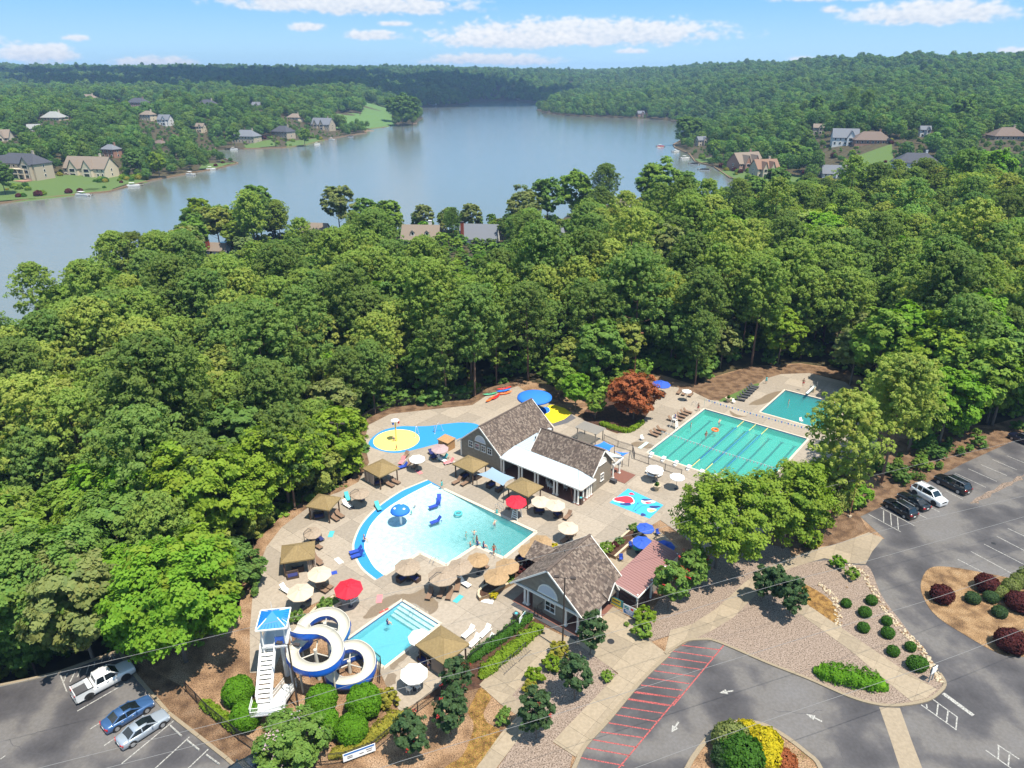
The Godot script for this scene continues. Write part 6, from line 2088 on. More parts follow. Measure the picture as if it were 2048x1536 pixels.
	for x in [-0.3, 0.3]:
		part(t, "post", bx(Vector3(0.1, 2.1, 0.1), Vector3(x, 1.05, 0)), M.white_paint)
	part(t, "panel", bx(Vector3(0.9, 0.9, 0.05), Vector3(0, 1.65, 0.08)), M.sign_white)
	part(t, "backing", bx(Vector3(0.86, 0.86, 0.03), Vector3(0, 1.65, -0.07)), M.charcoal)
	t = thing("rescue_tube", "red foam rescue tube lying on the slide pool's edge", "rescue tube", v3(pv([-15.55, -68.71])[0], 0.09), -51.0)
	g = G.new()
	g.tube([Vector3(0, 0, -0.6), Vector3(0, 0, -0.5), Vector3(0, 0, 0.5), Vector3(0, 0, 0.6)], 0.09, 0.09, 8)
	part(t, "foam", g, M.red_plastic)
	part(t, "strap", bx(Vector3(0.2, 0.03, 0.06), Vector3(0, 0.09, 0)), M.white_plastic)
	# towels left on the deck
	var tw = pv([-25.65, -84.56, -15.28, -101.82, -3.04, -70.47, -23.63, -75.86, -6.69, -70.93, -16.49, -70.93, -23.23, -78.51])
	for i in tw.size():
		var tg = G.new()
		for k in 6:
			var y0 = 0.02 + 0.02 * (k % 2)
			var y1 = 0.02 + 0.02 * ((k + 1) % 2)
			tg.quad(Vector3(-0.35, y0, -0.75 + k * 0.25), Vector3(-0.35, y1, -0.5 + k * 0.25), Vector3(0.35, y1, -0.5 + k * 0.25), Vector3(0.35, y0, -0.75 + k * 0.25))
		solo("beach_towel", tg, [M.teal_cloth, M.sling_pink, M.canvas_white, M.sling_blue][i % 4], "%s towel lying flat on the deck, %s from the wood" % [["teal", "pink", "white", "blue"][i % 4], ORD[i]], "towel", "towels on the deck", v3(tw[i], 0.01), i * 37.0)
	# floats and rings in the water
	for s in [[-7.99, -89.83, "teal_cloth", "teal swim ring floating in the beach pool", 0.5], [37.28, -117.04, "orange_plastic", "orange swim ring floating in the lap pool", 0.55]]:
		g = G.new()
		var prof = []
		for i in 9:
			var a = TAU * i / 8
			prof.append(Vector2(s[4] + cos(a) * 0.16, sin(a) * 0.16))
		g.lathe(Vector3.ZERO, prof, 18)
		solo("swim_ring", g.mesh(true), M[s[2]], s[3], "swim ring", "swim rings", Vector3(s[0], -0.04, s[1]))
	# handrails at the pool steps
	for s in [[-10.34, -78.24, "steps of the beach pool's notch", -39], [-1.97, -91.01, "middle of the beach pool's straight edge", 51], [-2.13, -79.75, "tongue beside the swimmers", -39], [-11.75, -68.60, "wide steps of the slide pool", -39], [35.79, -127.14, "upper end of the lap pool", 51], [24.17, -109.55, "lap pool's corner steps", 51]]:
		var b = thing("pool_handrail", "curved steel handrail at the " + s[2], "handrail", Vector3(s[0], 0, s[1]), s[3], "pool handrails")
		for x in [-0.28, 0.28]:
			g = G.new()
			g.tube([Vector3(x, 0, -0.5), Vector3(x, 0.7, -0.45), Vector3(x, 0.92, -0.2), Vector3(x, 0.85, 0.2), Vector3(x, 0.3, 0.7), Vector3(x, -0.2, 0.8)], 0.03, 0.03, 6)
			part(b, "rail", g, M.steel)

func planters():
	for s in [[pv([-3.19, -70.93, -3.07, -72.12, 1.29, -75.86, 2.49, -77.43, 3.73, -79.06, 4.65, -80.45]), "low stone planter along the deck beside the entrance pavilion", "bark_mulch"], [pv([13.18, -79.33, 15.05, -81.59, 16.99, -83.95, 18.03, -84.87]), "low stone planter between the deck and the snack patio", "bark_mulch"], [pv([-23.84, -66.42, -23.01, -68.60, -21.54, -70.31]), "low stone planter above the water slide", "lawn"]]:
		var t = thing("stone_planter", s[1], "planter", Vector3.ZERO, 0.0, "stone planters")
		var line = smooth_line(s[0], 4)
		var wl = G.new()
		var outer = band(line, 1.9)
		var inner = band(line, 1.3)
		var n = outer.size()
		for i in n:
			var j = (i + 1) % n
			wl.quad(v3(outer[i], -0.05), v3(outer[i], 0.5), v3(outer[j], 0.5), v3(outer[j], -0.05))
			wl.quad(v3(inner[j], 0.3), v3(inner[j], 0.5), v3(inner[i], 0.5), v3(inner[i], 0.3))
		part(t, "wall", wl, M.ledge_stone)
		var cap = G.new()
		for i in n:
			var j = (i + 1) % n
			cap.quad(v3(outer[i], 0.56), v3(outer[j], 0.56), v3(inner[j], 0.56), v3(inner[i], 0.56))
			cap.quad(v3(outer[i], 0.49), v3(outer[i], 0.56), v3(outer[j], 0.56), v3(outer[j], 0.49))
		part(t, "cap_stones", cap, M.pot_stone)
		var so = G.new()
		so.prism(inner, 0.42, 0.42)
		part(t, "soil", so, M[s[2]])

# ---------- people ----------
func body_mesh(bones, cell):
	# tapered capsules joined with a smooth minimum, meshed as surface nets
	var lo = Vector3(1e9, 1e9, 1e9)
	var hi = -lo
	for b in bones:
		for e in [0, 1]:
			var rr = Vector3.ONE * (b[2 + e] + cell * 2.0)
			lo = lo.min(b[e] - rr)
			hi = hi.max(b[e] + rr)
	var nx = int((hi.x - lo.x) / cell) + 2
	var ny = int((hi.y - lo.y) / cell) + 2
	var nz = int((hi.z - lo.z) / cell) + 2
	var f = PackedFloat32Array()
	f.resize(nx * ny * nz)
	f.fill(1.0)
	var k = 0.035
	for b in bones:
		var a: Vector3 = b[0]
		var ba: Vector3 = b[1] - b[0]
		var l2: float = maxf(ba.length_squared(), 1e-6)
		var m: float = maxf(b[2], b[3]) + cell * 2.5
		var p0: Vector3 = (a.min(b[1]) - Vector3.ONE * m - lo) / cell
		var p1: Vector3 = (a.max(b[1]) + Vector3.ONE * m - lo) / cell
		for z in range(maxi(0, int(p0.z)), mini(nz, int(p1.z) + 1)):
			for y in range(maxi(0, int(p0.y)), mini(ny, int(p1.y) + 1)):
				for x in range(maxi(0, int(p0.x)), mini(nx, int(p1.x) + 1)):
					var p: Vector3 = lo + Vector3(x, y, z) * cell
					var t = clampf((p - a).dot(ba) / l2, 0.0, 1.0)
					var d: float = (p - a - ba * t).length() - lerpf(b[2], b[3], t)
					var i = x + nx * (y + ny * z)
					var o = f[i]
					var hh = clampf(0.5 + 0.5 * (o - d) / k, 0.0, 1.0)
					f[i] = lerpf(o, d, hh) - k * hh * (1.0 - hh)
	var at = {}
	var step = [1, nx, nx * ny]
	for z in nz - 1:
		for y in ny - 1:
			for x in nx - 1:
				var i = x + nx * (y + ny * z)
				var s = 0
				var sum = Vector3.ZERO
				var cnt = 0
				for c in 8:
					var v: float = f[i + (c & 1) + nx * ((c >> 1) & 1) + nx * ny * (c >> 2)]
					if v < 0.0:
						s += 1
				if s == 0 or s == 8:
					continue
				for e in [[0, 1], [2, 3], [4, 5], [6, 7], [0, 2], [1, 3], [4, 6], [5, 7], [0, 4], [1, 5], [2, 6], [3, 7]]:
					var A = Vector3(e[0] & 1, (e[0] >> 1) & 1, e[0] >> 2)
					var B = Vector3(e[1] & 1, (e[1] >> 1) & 1, e[1] >> 2)
					var va: float = f[i + int(A.x) + nx * int(A.y) + nx * ny * int(A.z)]
					var vb: float = f[i + int(B.x) + nx * int(B.y) + nx * ny * int(B.z)]
					if (va < 0.0) != (vb < 0.0):
						sum += A.lerp(B, va / (va - vb))
						cnt += 1
				at[i] = lo + (Vector3(x, y, z) + sum / cnt) * cell
	var g = G.new()
	g.tinted = true
	for i in at:
		for ax in 3:
			var j: int = i + step[ax]
			if j >= f.size() or (f[i] < 0.0) == (f[j] < 0.0):
				continue
			var b: int = step[(ax + 1) % 3]
			var c: int = step[(ax + 2) % 3]
			if not (at.has(i - b) and at.has(i - c) and at.has(i - b - c)):
				continue
			var q = [at[i], at[i - b], at[i - b - c], at[i - c]]
			if f[i] < 0.0:
				q.reverse()
			var mid: Vector3 = (q[0] + q[2]) * 0.5
			var best = 1e9
			for bn in bones:
				var ba2: Vector3 = bn[1] - bn[0]
				var t = clampf((mid - bn[0]).dot(ba2) / maxf(ba2.length_squared(), 1e-6), 0, 1)
				var d: float = (mid - bn[0] - ba2 * t).length() - lerpf(bn[2], bn[3], t)
				if d < best:
					best = d
					g.tint = bn[4]
			g.quad(q[0], q[1], q[2], q[3])
	return g.mesh()

func skeleton(pose, skin, top, bottom, hair):
	var V = func(x, y, z): return Vector3(x, y, z)
	var hip = Vector3(0, 0.93, 0)
	var chest = Vector3(0, 1.32, 0.02)
	var neck = Vector3(0, 1.47, 0.01)
	var head = Vector3(0, 1.64, 0.03)
	var b = []
	var kneeL = V.call(-0.11, 0.5, 0.03)
	var footL = V.call(-0.12, 0.06, -0.02)
	var kneeR = V.call(0.11, 0.5, 0.05)
	var footR = V.call(0.13, 0.06, 0.02)
	var elL = V.call(-0.28, 1.12, -0.03)
	var haL = V.call(-0.3, 0.88, 0.1)
	var elR = V.call(0.28, 1.12, -0.03)
	var haR = V.call(0.3, 0.88, 0.1)
	if pose == "sit":
		kneeL = V.call(-0.14, 0.95, 0.44)
		footL = V.call(-0.14, 0.52, 0.5)
		kneeR = V.call(0.14, 0.95, 0.44)
		footR = V.call(0.14, 0.52, 0.52)
		haL = V.call(-0.2, 1.0, 0.28)
		haR = V.call(0.2, 1.0, 0.28)
	elif pose == "wave":
		elR = V.call(0.36, 1.42, 0.06)
		haR = V.call(0.42, 1.66, 0.1)
		elL = V.call(-0.36, 1.2, 0.08)
		haL = V.call(-0.5, 1.2, 0.28)
	elif pose == "walk":
		kneeL = V.call(-0.1, 0.52, 0.16)
		footL = V.call(-0.1, 0.08, 0.12)
		kneeR = V.call(0.1, 0.5, -0.06)
		footR = V.call(0.11, 0.07, -0.28)
		haL = V.call(-0.28, 0.92, -0.14)
		haR = V.call(0.28, 0.92, 0.24)
	b.append([hip, chest, 0.135, 0.15, top])
	b.append([hip + Vector3(-0.06, -0.02, 0), hip + Vector3(0.06, -0.02, 0), 0.14, 0.14, bottom])
	b.append([chest + Vector3(-0.16, 0.06, 0), chest + Vector3(0.16, 0.06, 0), 0.075, 0.075, top])
	b.append([neck - Vector3(0, 0.05, 0), head, 0.055, 0.05, skin])
	b.append([head + Vector3(0, -0.04, 0.02), head + Vector3(0, 0.05, 0), 0.08, 0.095, skin])
	b.append([head + Vector3(0, 0.075, -0.03), head + Vector3(0, -0.03, -0.06), 0.085, 0.07, hair])
	b.append([head + Vector3(0, -0.01, 0.1), head + Vector3(0, -0.03, 0.115), 0.014, 0.018, skin])
	for s in [[-1, kneeL, footL, elL, haL], [1, kneeR, footR, elR, haR]]:
		b.append([hip + Vector3(0.1 * s[0], -0.06, 0), hip.lerp(s[1], 0.55) + Vector3(0.05 * s[0], 0, 0), 0.1, 0.085, bottom])
		b.append([hip.lerp(s[1], 0.5) + Vector3(0.05 * s[0], 0, 0), s[1], 0.08, 0.055, skin])
		b.append([s[1], s[2], 0.055, 0.038, skin])
		b.append([s[2], s[2] + Vector3(0, -0.02, 0.15), 0.04, 0.03, skin])
		b.append([chest + Vector3(0.19 * s[0], 0.07, 0), s[3], 0.055, 0.042, skin])
		b.append([s[3], s[4], 0.04, 0.03, skin])
		b.append([s[4], s[4] + (s[4] - s[3]).normalized() * 0.11, 0.034, 0.022, skin])
	return b

func make_people():
	var skin = [Color(0.55, 0.33, 0.22), Color(0.62, 0.40, 0.29), Color(0.24, 0.13, 0.08)]
	var hair = [Color(0.08, 0.05, 0.03), Color(0.22, 0.13, 0.06), Color(0.03, 0.02, 0.02)]
	var red = Color(0.55, 0.02, 0.03)
	var navy = Color(0.03, 0.05, 0.18)
	var teal = Color(0.05, 0.35, 0.36)
	var kinds = {}
	kinds["guard_sit"] = body_mesh(skeleton("sit", skin[0], red, red, hair[1]), 0.035)
	kinds["boy"] = body_mesh(skeleton("wave", skin[1], skin[1], navy, hair[1]), 0.035)
	kinds["girl"] = body_mesh(skeleton("stand", skin[0], teal, teal, hair[0]), 0.035)
	kinds["walker"] = body_mesh(skeleton("walk", skin[2], skin[2], red, hair[2]), 0.035)
	kinds["sitter"] = body_mesh(skeleton("sit", skin[1], navy, navy, hair[0]), 0.035)
	var m = mat("skin_and_cloth", Color.WHITE, 0.7)
	m.vertex_color_use_as_albedo = true
	var list = [["guard_sit", 0.71, -88.80, 1.22, -30, 1.0, "lifeguard in red seated on the chair by the porch"], ["guard_sit", -19.89, -70.58, 1.22, 60, 1.0, "lifeguard in red seated above the slide pool"], ["sitter", 29.88, -117.91, 1.22, 51, 1.0, "lifeguard seated on the lap pool's chair"],
		["boy", -2.53, -87.18, -0.95, 40, 0.9, "swimmer standing alone near the beach pool's straight edge"], ["girl", -6.51, -84.37, -0.85, 80, 0.8, "swimmer in teal, leftmost of the group"], ["boy", -5.37, -84.83, -0.9, 200, 0.8, "swimmer with one arm up behind the group"], ["girl", -5.37, -83.02, -0.85, 10, 0.75, "swimmer in teal in the middle of the group"], ["walker", -4.94, -83.47, -0.9, 120, 0.85, "swimmer in red trunks wading in the group"], ["boy", -5.76, -82.00, -0.8, 300, 0.8, "swimmer nearest the deck tongue's corner"],
		["sitter", -4.78, -81.85, -0.62, 150, 1.0, "person sitting on the corner of the deck tongue"], ["sitter", -3.88, -81.27, -0.62, 120, 1.0, "second person sitting on the deck tongue's edge"], ["walker", -2.45, -79.86, 0.02, 200, 1.0, "person in red trunks standing at the ladder"], ["girl", -2.25, -89.79, -0.7, 180, 0.9, "bather by the handrail on the straight edge"],
		["boy", -14.60, -91.36, -0.2, 60, 0.6, "small child by the blue mushroom fountain"], ["girl", -14.90, -89.50, -0.2, 200, 0.55, "small child sitting low near the fountain's stem"], ["girl", -11.01, -96.55, 0.02, 230, 0.9, "person at the beach pool's top corner"], ["sitter", -20.63, -82.76, -0.42, 90, 0.95, "person sitting in the shallow blue band"], ["boy", -20.94, -112.41, 0.02, 40, 0.7, "child on the yellow circle of the splash pad"], ["walker", -20.01, -109.14, 0.02, 100, 0.65, "child at the yellow circle's near rim"], ["girl", -14.16, -116.08, 0.02, 100, 0.65, "child on the blue tail of the splash pad"],
		["sitter", -14.71, -66.31, -0.6, 140, 0.9, "person sitting on the slide pool's far corner"], ["boy", -9.15, -59.43, 0.02, 140, 0.85, "child in blue trunks beside the large cabana"], ["boy", 38.88, -120.16, -1.15, 30, 1.0, "swimmer in the middle of the lap pool"], ["girl", 33.20, -118.58, -1.15, 80, 1.0, "swimmer at the lap pool's left wall"], ["walker", 35.21, -115.28, -1.1, 20, 1.0, "swimmer near the orange ring"], ["walker", 59.73, -134.48, 1.02, 150, 1.0, "diver standing on the nearer diving board"], ["girl", 55.01, -128.91, -1.2, 60, 1.0, "swimmer in the diving pool"], ["walker", 35.99, -124.83, 0.02, -60, 1.0, "person standing at the lap pool's upper corner"], ["girl", 53.46, -138.09, 0.02, 160, 1.0, "person in teal at the foot of the mulch slope"], ["walker", -24.41, -59.70, 0.3, 20, 0.9, "person on the slide stairs' lower flight"]]
	for p in list:
		var s: float = p[5]
		var o = solo("person", kinds[p[0]], m, p[6], "person", "bathers and lifeguards", Vector3(p[1], p[3], p[2]), p[4])
		o.scale = Vector3.ONE * s

# ---------- vehicles ----------
func car(called, label, at, turn, paint, kind, group, dark_rims = false):
	# length, width, height, bonnet height, belt, windscreen foot and head, rear window head and foot (along z, front is +)
	var K = {"sedan": [4.8, 1.82, 1.43, 0.92, 0.95, 1.05, 0.25, -0.95, -1.75], "suv": [4.85, 1.95, 1.75, 1.1, 1.12, 1.25, 0.6, -1.75, -2.15], "big_suv": [5.3, 2.03, 1.9, 1.2, 1.22, 1.4, 0.75, -2.05, -2.45], "truck": [5.9, 2.03, 1.92, 1.22, 1.25, 1.35, 0.7, -0.75, -0.95]}[kind]
	var t = thing(called, label, "truck" if kind == "truck" else "car", Vector3(at.x, -0.03, at.z), turn, group)
	var L: float = K[0] * 0.5
	var W: float = K[1] * 0.5
	var pm = M[paint]
	var clr = 0.3 if kind == "truck" else 0.2
	# lower body
	var st = []
	var zs = [-L, -L + 0.06, -L + 0.35, -L * 0.55, 0.0, K[5], K[5] + (L - K[5]) * 0.6, L - 0.18, L - 0.03, L]
	for i in zs.size():
		var z: float = zs[i]
		var u: float = absf(z) / L
		var w: float = W * (1.0 - 0.14 * pow(u, 6.0))
		var top: float = K[4]
		if z > K[5]:
			top = lerpf(K[4], K[3] - 0.16, pow((z - K[5]) / (L - K[5]), 1.6))
		elif z < K[8] and kind == "sedan":
			top = lerpf(K[4] + 0.06, K[4] - 0.04, (z - K[8]) / (-L - K[8]))
		var bot: float = clr + 0.06 * pow(u, 8.0)
		if i == 0 or i == zs.size() - 1:
			bot += 0.14
			top -= 0.16
			w *= 0.95
		var ring = []
		for p in [[0.0, top + 0.03], [0.62, top + 0.015], [0.86, top - 0.02], [0.97, top - 0.12], [1.0, (top + bot) * 0.52], [0.98, bot + 0.16], [0.9, bot], [0.0, bot]]:
			ring.append(Vector3(p[0] * w, p[1], z))
		for k in range(6, 0, -1):
			ring.append(Vector3(-ring[k].x, ring[k].y, z))
		st.append(ring)
	if kind != "truck":
		var g = G.new()
		g.loft(st)
		part(t, "body", g.mesh(true), pm)
	else:
		var g = G.new()
		g.loft(st.slice(3))
		part(t, "body", g.mesh(true), pm)
		# open bed
		var b0 = -L + 0.05
		var b1 = -L * 0.42
		for x in [-1.0, 1.0]:
			part(t, "bed_side", bx(Vector3(0.1, 0.95, b1 - b0), Vector3(x * (W - 0.05), 0.86, (b0 + b1) * 0.5)), pm)
			part(t, "bed_rail", bx(Vector3(0.13, 0.05, b1 - b0), Vector3(x * (W - 0.05), 1.35, (b0 + b1) * 0.5)), M.black_metal)
		part(t, "tailgate", bx(Vector3(W * 1.9, 0.75, 0.08), Vector3(0, 0.96, b0)), pm)
		part(t, "bed_floor", bx(Vector3(W * 1.8, 0.06, b1 - b0), Vector3(0, 0.82, (b0 + b1) * 0.5)), M.charcoal)
		part(t, "bed_front", bx(Vector3(W * 1.8, 0.5, 0.06), Vector3(0, 1.06, b1 + 0.05)), M.black_metal)
		part(t, "rear_bumper", bx(Vector3(W * 1.9, 0.2, 0.2), Vector3(0, 0.5, -L - 0.02)), M.steel)
	# glasshouse and roof
	var zc = [K[5] + 0.12, K[6], (K[6] + K[7]) * 0.5, K[7], K[8]]
	var belt: float = K[4] - 0.03
	var gl = G.new()
	var lowr = []
	var topr = []
	for i in 5:
		var f: float = [0.84, 0.9, 0.93, 0.9, 0.84][i]
		lowr.append([f * W, belt if i < 4 else belt])
	var rw = W * 0.74
	var rh: float = K[2]
	var base = [Vector3(-W * 0.8, belt, zc[0]), Vector3(W * 0.8, belt, zc[0]), Vector3(W * 0.9, belt, zc[2]), Vector3(W * 0.82, belt, zc[4]), Vector3(-W * 0.82, belt, zc[4]), Vector3(-W * 0.9, belt, zc[2])]
	var roof = [Vector3(-rw * 0.92, rh - 0.06, zc[1]), Vector3(rw * 0.92, rh - 0.06, zc[1]), Vector3(rw, rh - 0.02, zc[2]), Vector3(rw * 0.94, rh - 0.07, zc[3]), Vector3(-rw * 0.94, rh - 0.07, zc[3]), Vector3(-rw, rh - 0.02, zc[2])]
	for k in 6:
		gl.quad(base[k], base[(k + 1) % 6], roof[(k + 1) % 6], roof[k])
	part(t, "windows", gl, M.glass)
	var rf = G.new()
	var rings = []
	for i in 5:
		var z: float = [zc[1] + 0.06, zc[1] - 0.15, zc[2], zc[3] + 0.15, zc[3] - 0.08][i]
		var y: float = [rh - 0.07, rh - 0.015, rh + 0.02, rh - 0.015, rh - 0.08][i]
		var w: float = [rw * 0.93, rw * 0.99, rw * 1.02, rw * 0.99, rw * 0.95][i]
		rings.append([Vector3(-w, y - 0.05, z), Vector3(-w * 0.9, y, z), Vector3(0, y + 0.03, z), Vector3(w * 0.9, y, z), Vector3(w, y - 0.05, z), Vector3(0, y - 0.06, z)])
	rf.loft(rings)
	part(t, "roof", rf.mesh(true), pm)
	for k in 6:
		var p = G.new()
		p.beam(base[k] + Vector3(0, -0.02, 0), roof[k], 0.1 if k in [2, 5] else 0.13, 0.07)
		part(t, "pillar", p, pm)
	if kind in ["suv", "big_suv"]:
		for x in [-1.0, 1.0]:
			part(t, "roof_rail", bx(Vector3(0.05, 0.05, zc[1] - zc[3] - 0.3), Vector3(x * rw * 0.9, rh + 0.07, (zc[1] + zc[3]) * 0.5)), M.galvanised)
			var p = G.new()
			p.beam(Vector3(x * W * 0.9, belt, zc[3] * 0.72), Vector3(x * rw, rh - 0.04, zc[3] * 0.72), 0.12, 0.06)
			part(t, "pillar", p, pm)
	if kind in ["sedan", "big_suv"]:
		part(t, "sunroof", bx(Vector3(rw * 1.2, 0.02, 0.75), Vector3(0, rh + 0.045, (zc[1] + zc[2]) * 0.5)), M.glass)
	# wheels in dark arches
	var wr = 0.42 if kind in ["truck", "big_suv"] else 0.34
	for x in [-1.0, 1.0]:
		for z in [L * 0.62, -L * 0.60]:
			var w = Node3D.new()
			w.name = "wheel"
			t.add_child(w, true)
			w.position = Vector3(x * (W - 0.1), wr, z)
			var a = G.new()
			a.tube([Vector3(-0.12, 0, 0), Vector3(0.12, 0, 0)], wr, wr, 18)
			part(w, "tyre", a, M.tyre)
			a = G.new()
			a.tube([Vector3(0.1 * x, 0, 0), Vector3(0.135 * x, 0, 0)], wr * 0.66, wr * 0.62, 12)
			part(w, "rim", a, M.rim_dark if dark_rims else M.rim)
			var ar = G.new()
			for i in 12:
				var q = PI * i / 12.0
				var q2 = PI * (i + 1) / 12.0
				var R = wr + 0.09
				ar.quad(Vector3(0, sin(q) * R, cos(q) * R), Vector3(0, sin(q2) * R, cos(q2) * R), Vector3(0, 0, 0), Vector3(0, 0, 0.001))
			part(t, "wheel_arch", ar, M.black_metal, Vector3(x * (W + 0.004), wr, z))
	# lamps, grille, plate, mirrors, handles
	for x in [-1.0, 1.0]:
		part(t, "headlight", bx(Vector3(0.42, 0.14, 0.2), Vector3(x * W * 0.68, K[3] - 0.3, L - 0.13), Basis(Vector3.UP, x * 0.35)), M.lamp_clear)
		part(t, "tail_light", bx(Vector3(0.36, 0.2, 0.12), Vector3(x * W * 0.74, K[4] - 0.2, -L + 0.06), Basis(Vector3.UP, x * -0.3)), M.lamp_red)
		part(t, "mirror", bx(Vector3(0.2, 0.15, 0.12), Vector3(x * (W + 0.07), K[4] + 0.08, K[6] + 0.3)), pm)
		for z in [0.15, -0.85]:
			part(t, "door_handle", bx(Vector3(0.03, 0.035, 0.2), Vector3(x * (W + 0.005), K[4] - 0.16, z)), M.galvanised if kind != "truck" else M.black_metal)
	part(t, "grille", bx(Vector3(W * 1.0, 0.22, 0.06), Vector3(0, K[3] - 0.36, L - 0.02)), M.black_metal)
	part(t, "licence_plate", bx(Vector3(0.36, 0.16, 0.02), Vector3(0, 0.62, -L - (0.13 if kind == "truck" else 0.01))), M.plate)
	return t

func make_cars():
	var gw = "cars parked in the west car park"
	car("pickup_truck", "white crew-cab pickup truck with an open black bed", Vector3(-43.5, 0, -57.3), 136.0, "car_white", "truck", gw, true)
	car("parked_car", "blue sedan parked between the truck and the silver sedan", Vector3(-38.9, 0, -53.1), 139.0, "car_blue", "sedan", gw)
	car("parked_car", "silver sedan with a dark sunroof beside the blue one", Vector3(-36.5, 0, -51.3), 140.5, "car_silver", "sedan", gw)
	var p = pv([-25.34, -46.28])[0]
	car("parked_car", "dark car cut by the frame's lower edge", v3(p), 140.0, "car_dark", "sedan", gw)
	var ge = "cars parked in the east car park"
	car("parked_car", "black sport-utility car nearest the walkway", Vector3(57.8, 0, -90.2), -156.0, "car_black", "suv", ge)
	car("parked_car", "black sedan between the black and the white sport-utility cars", Vector3(60.9, 0, -92.3), -157.0, "car_black", "sedan", ge)
	car("parked_car", "large white sport-utility car with a dark sunroof", Vector3(63.9, 0, -93.8), 24.0, "car_white", "big_suv", ge, true)
	car("parked_car", "black sport-utility car parked apart, past the white one", Vector3(69.4, 0, -97.0), -154.0, "car_black", "big_suv", ge)
	p = pv([90.57, -112.06])[0]
	car("parked_car", "dark navy car at the frame's right edge under the trees", v3(p), -154.0, "car_navy", "suv", ge)

# ---------- fences, poles and wires ----------
func fence(label, line, h, key, step = 0.13, group = "iron fences", post_step = 2.4):
	var t = thing("iron_fence", label, "fence", Vector3.ZERO, 0.0, group)
	for i in line.size() - 1:
		var a = v3(line[i])
		var b = v3(line[i + 1])
		var l: float = (b - a).length()
		var n = maxi(1, roundi(l / post_step))
		for k in n + (1 if i == line.size() - 2 else 0):
			part(t, "post", bx(Vector3(0.07, h + 0.1, 0.07), Vector3(0, h * 0.5, 0)), M[key], a.lerp(b, float(k) / n))
		for y in [0.12, h - 0.15, h]:
			var g = G.new()
			g.beam(a + Vector3(0, y, 0), b + Vector3(0, y, 0), 0.035, 0.035)
			part(t, "rail", g, M[key])
		var pk = G.new()
		var m = int(l / step)
		for k in m:
			var p: Vector3 = a.lerp(b, (k + 0.5) / m)
			pk.beam(p + Vector3(0, 0.02, 0), p + Vector3(0, h + 0.06, 0), 0.018, 0.018)
		var o = part(t, "pickets", pk, M[key])
		o.set_meta("kind", "stuff")
	return t

func lamp_pole(at, h, label, key, arms):
	var t = thing("lamp_pole", label, "lamp post", at, 20.0, "lamp posts of the centre")
	var g = G.new()
	g.tube([Vector3(0, -0.05, 0), Vector3(0, h, 0)], 0.11, 0.075, 9)
	part(t, "pole", g, M[key])
	part(t, "base", bx(Vector3(0.45, 0.3, 0.45), Vector3(0, 0.12, 0)), M.pot_stone)
	for i in arms:
		var a = TAU * i / arms + 0.5
		g = G.new()
		g.tube([Vector3(0, h - 0.15, 0), Vector3(cos(a) * 0.6, h, sin(a) * 0.6)], 0.035)
		part(t, "arm", g, M[key])
		part(t, "lamp_head", bx(Vector3(0.6, 0.16, 0.34), Vector3(cos(a) * 0.9, h + 0.02, sin(a) * 0.9), Basis(Vector3.UP, -a)), M[key])
	return t

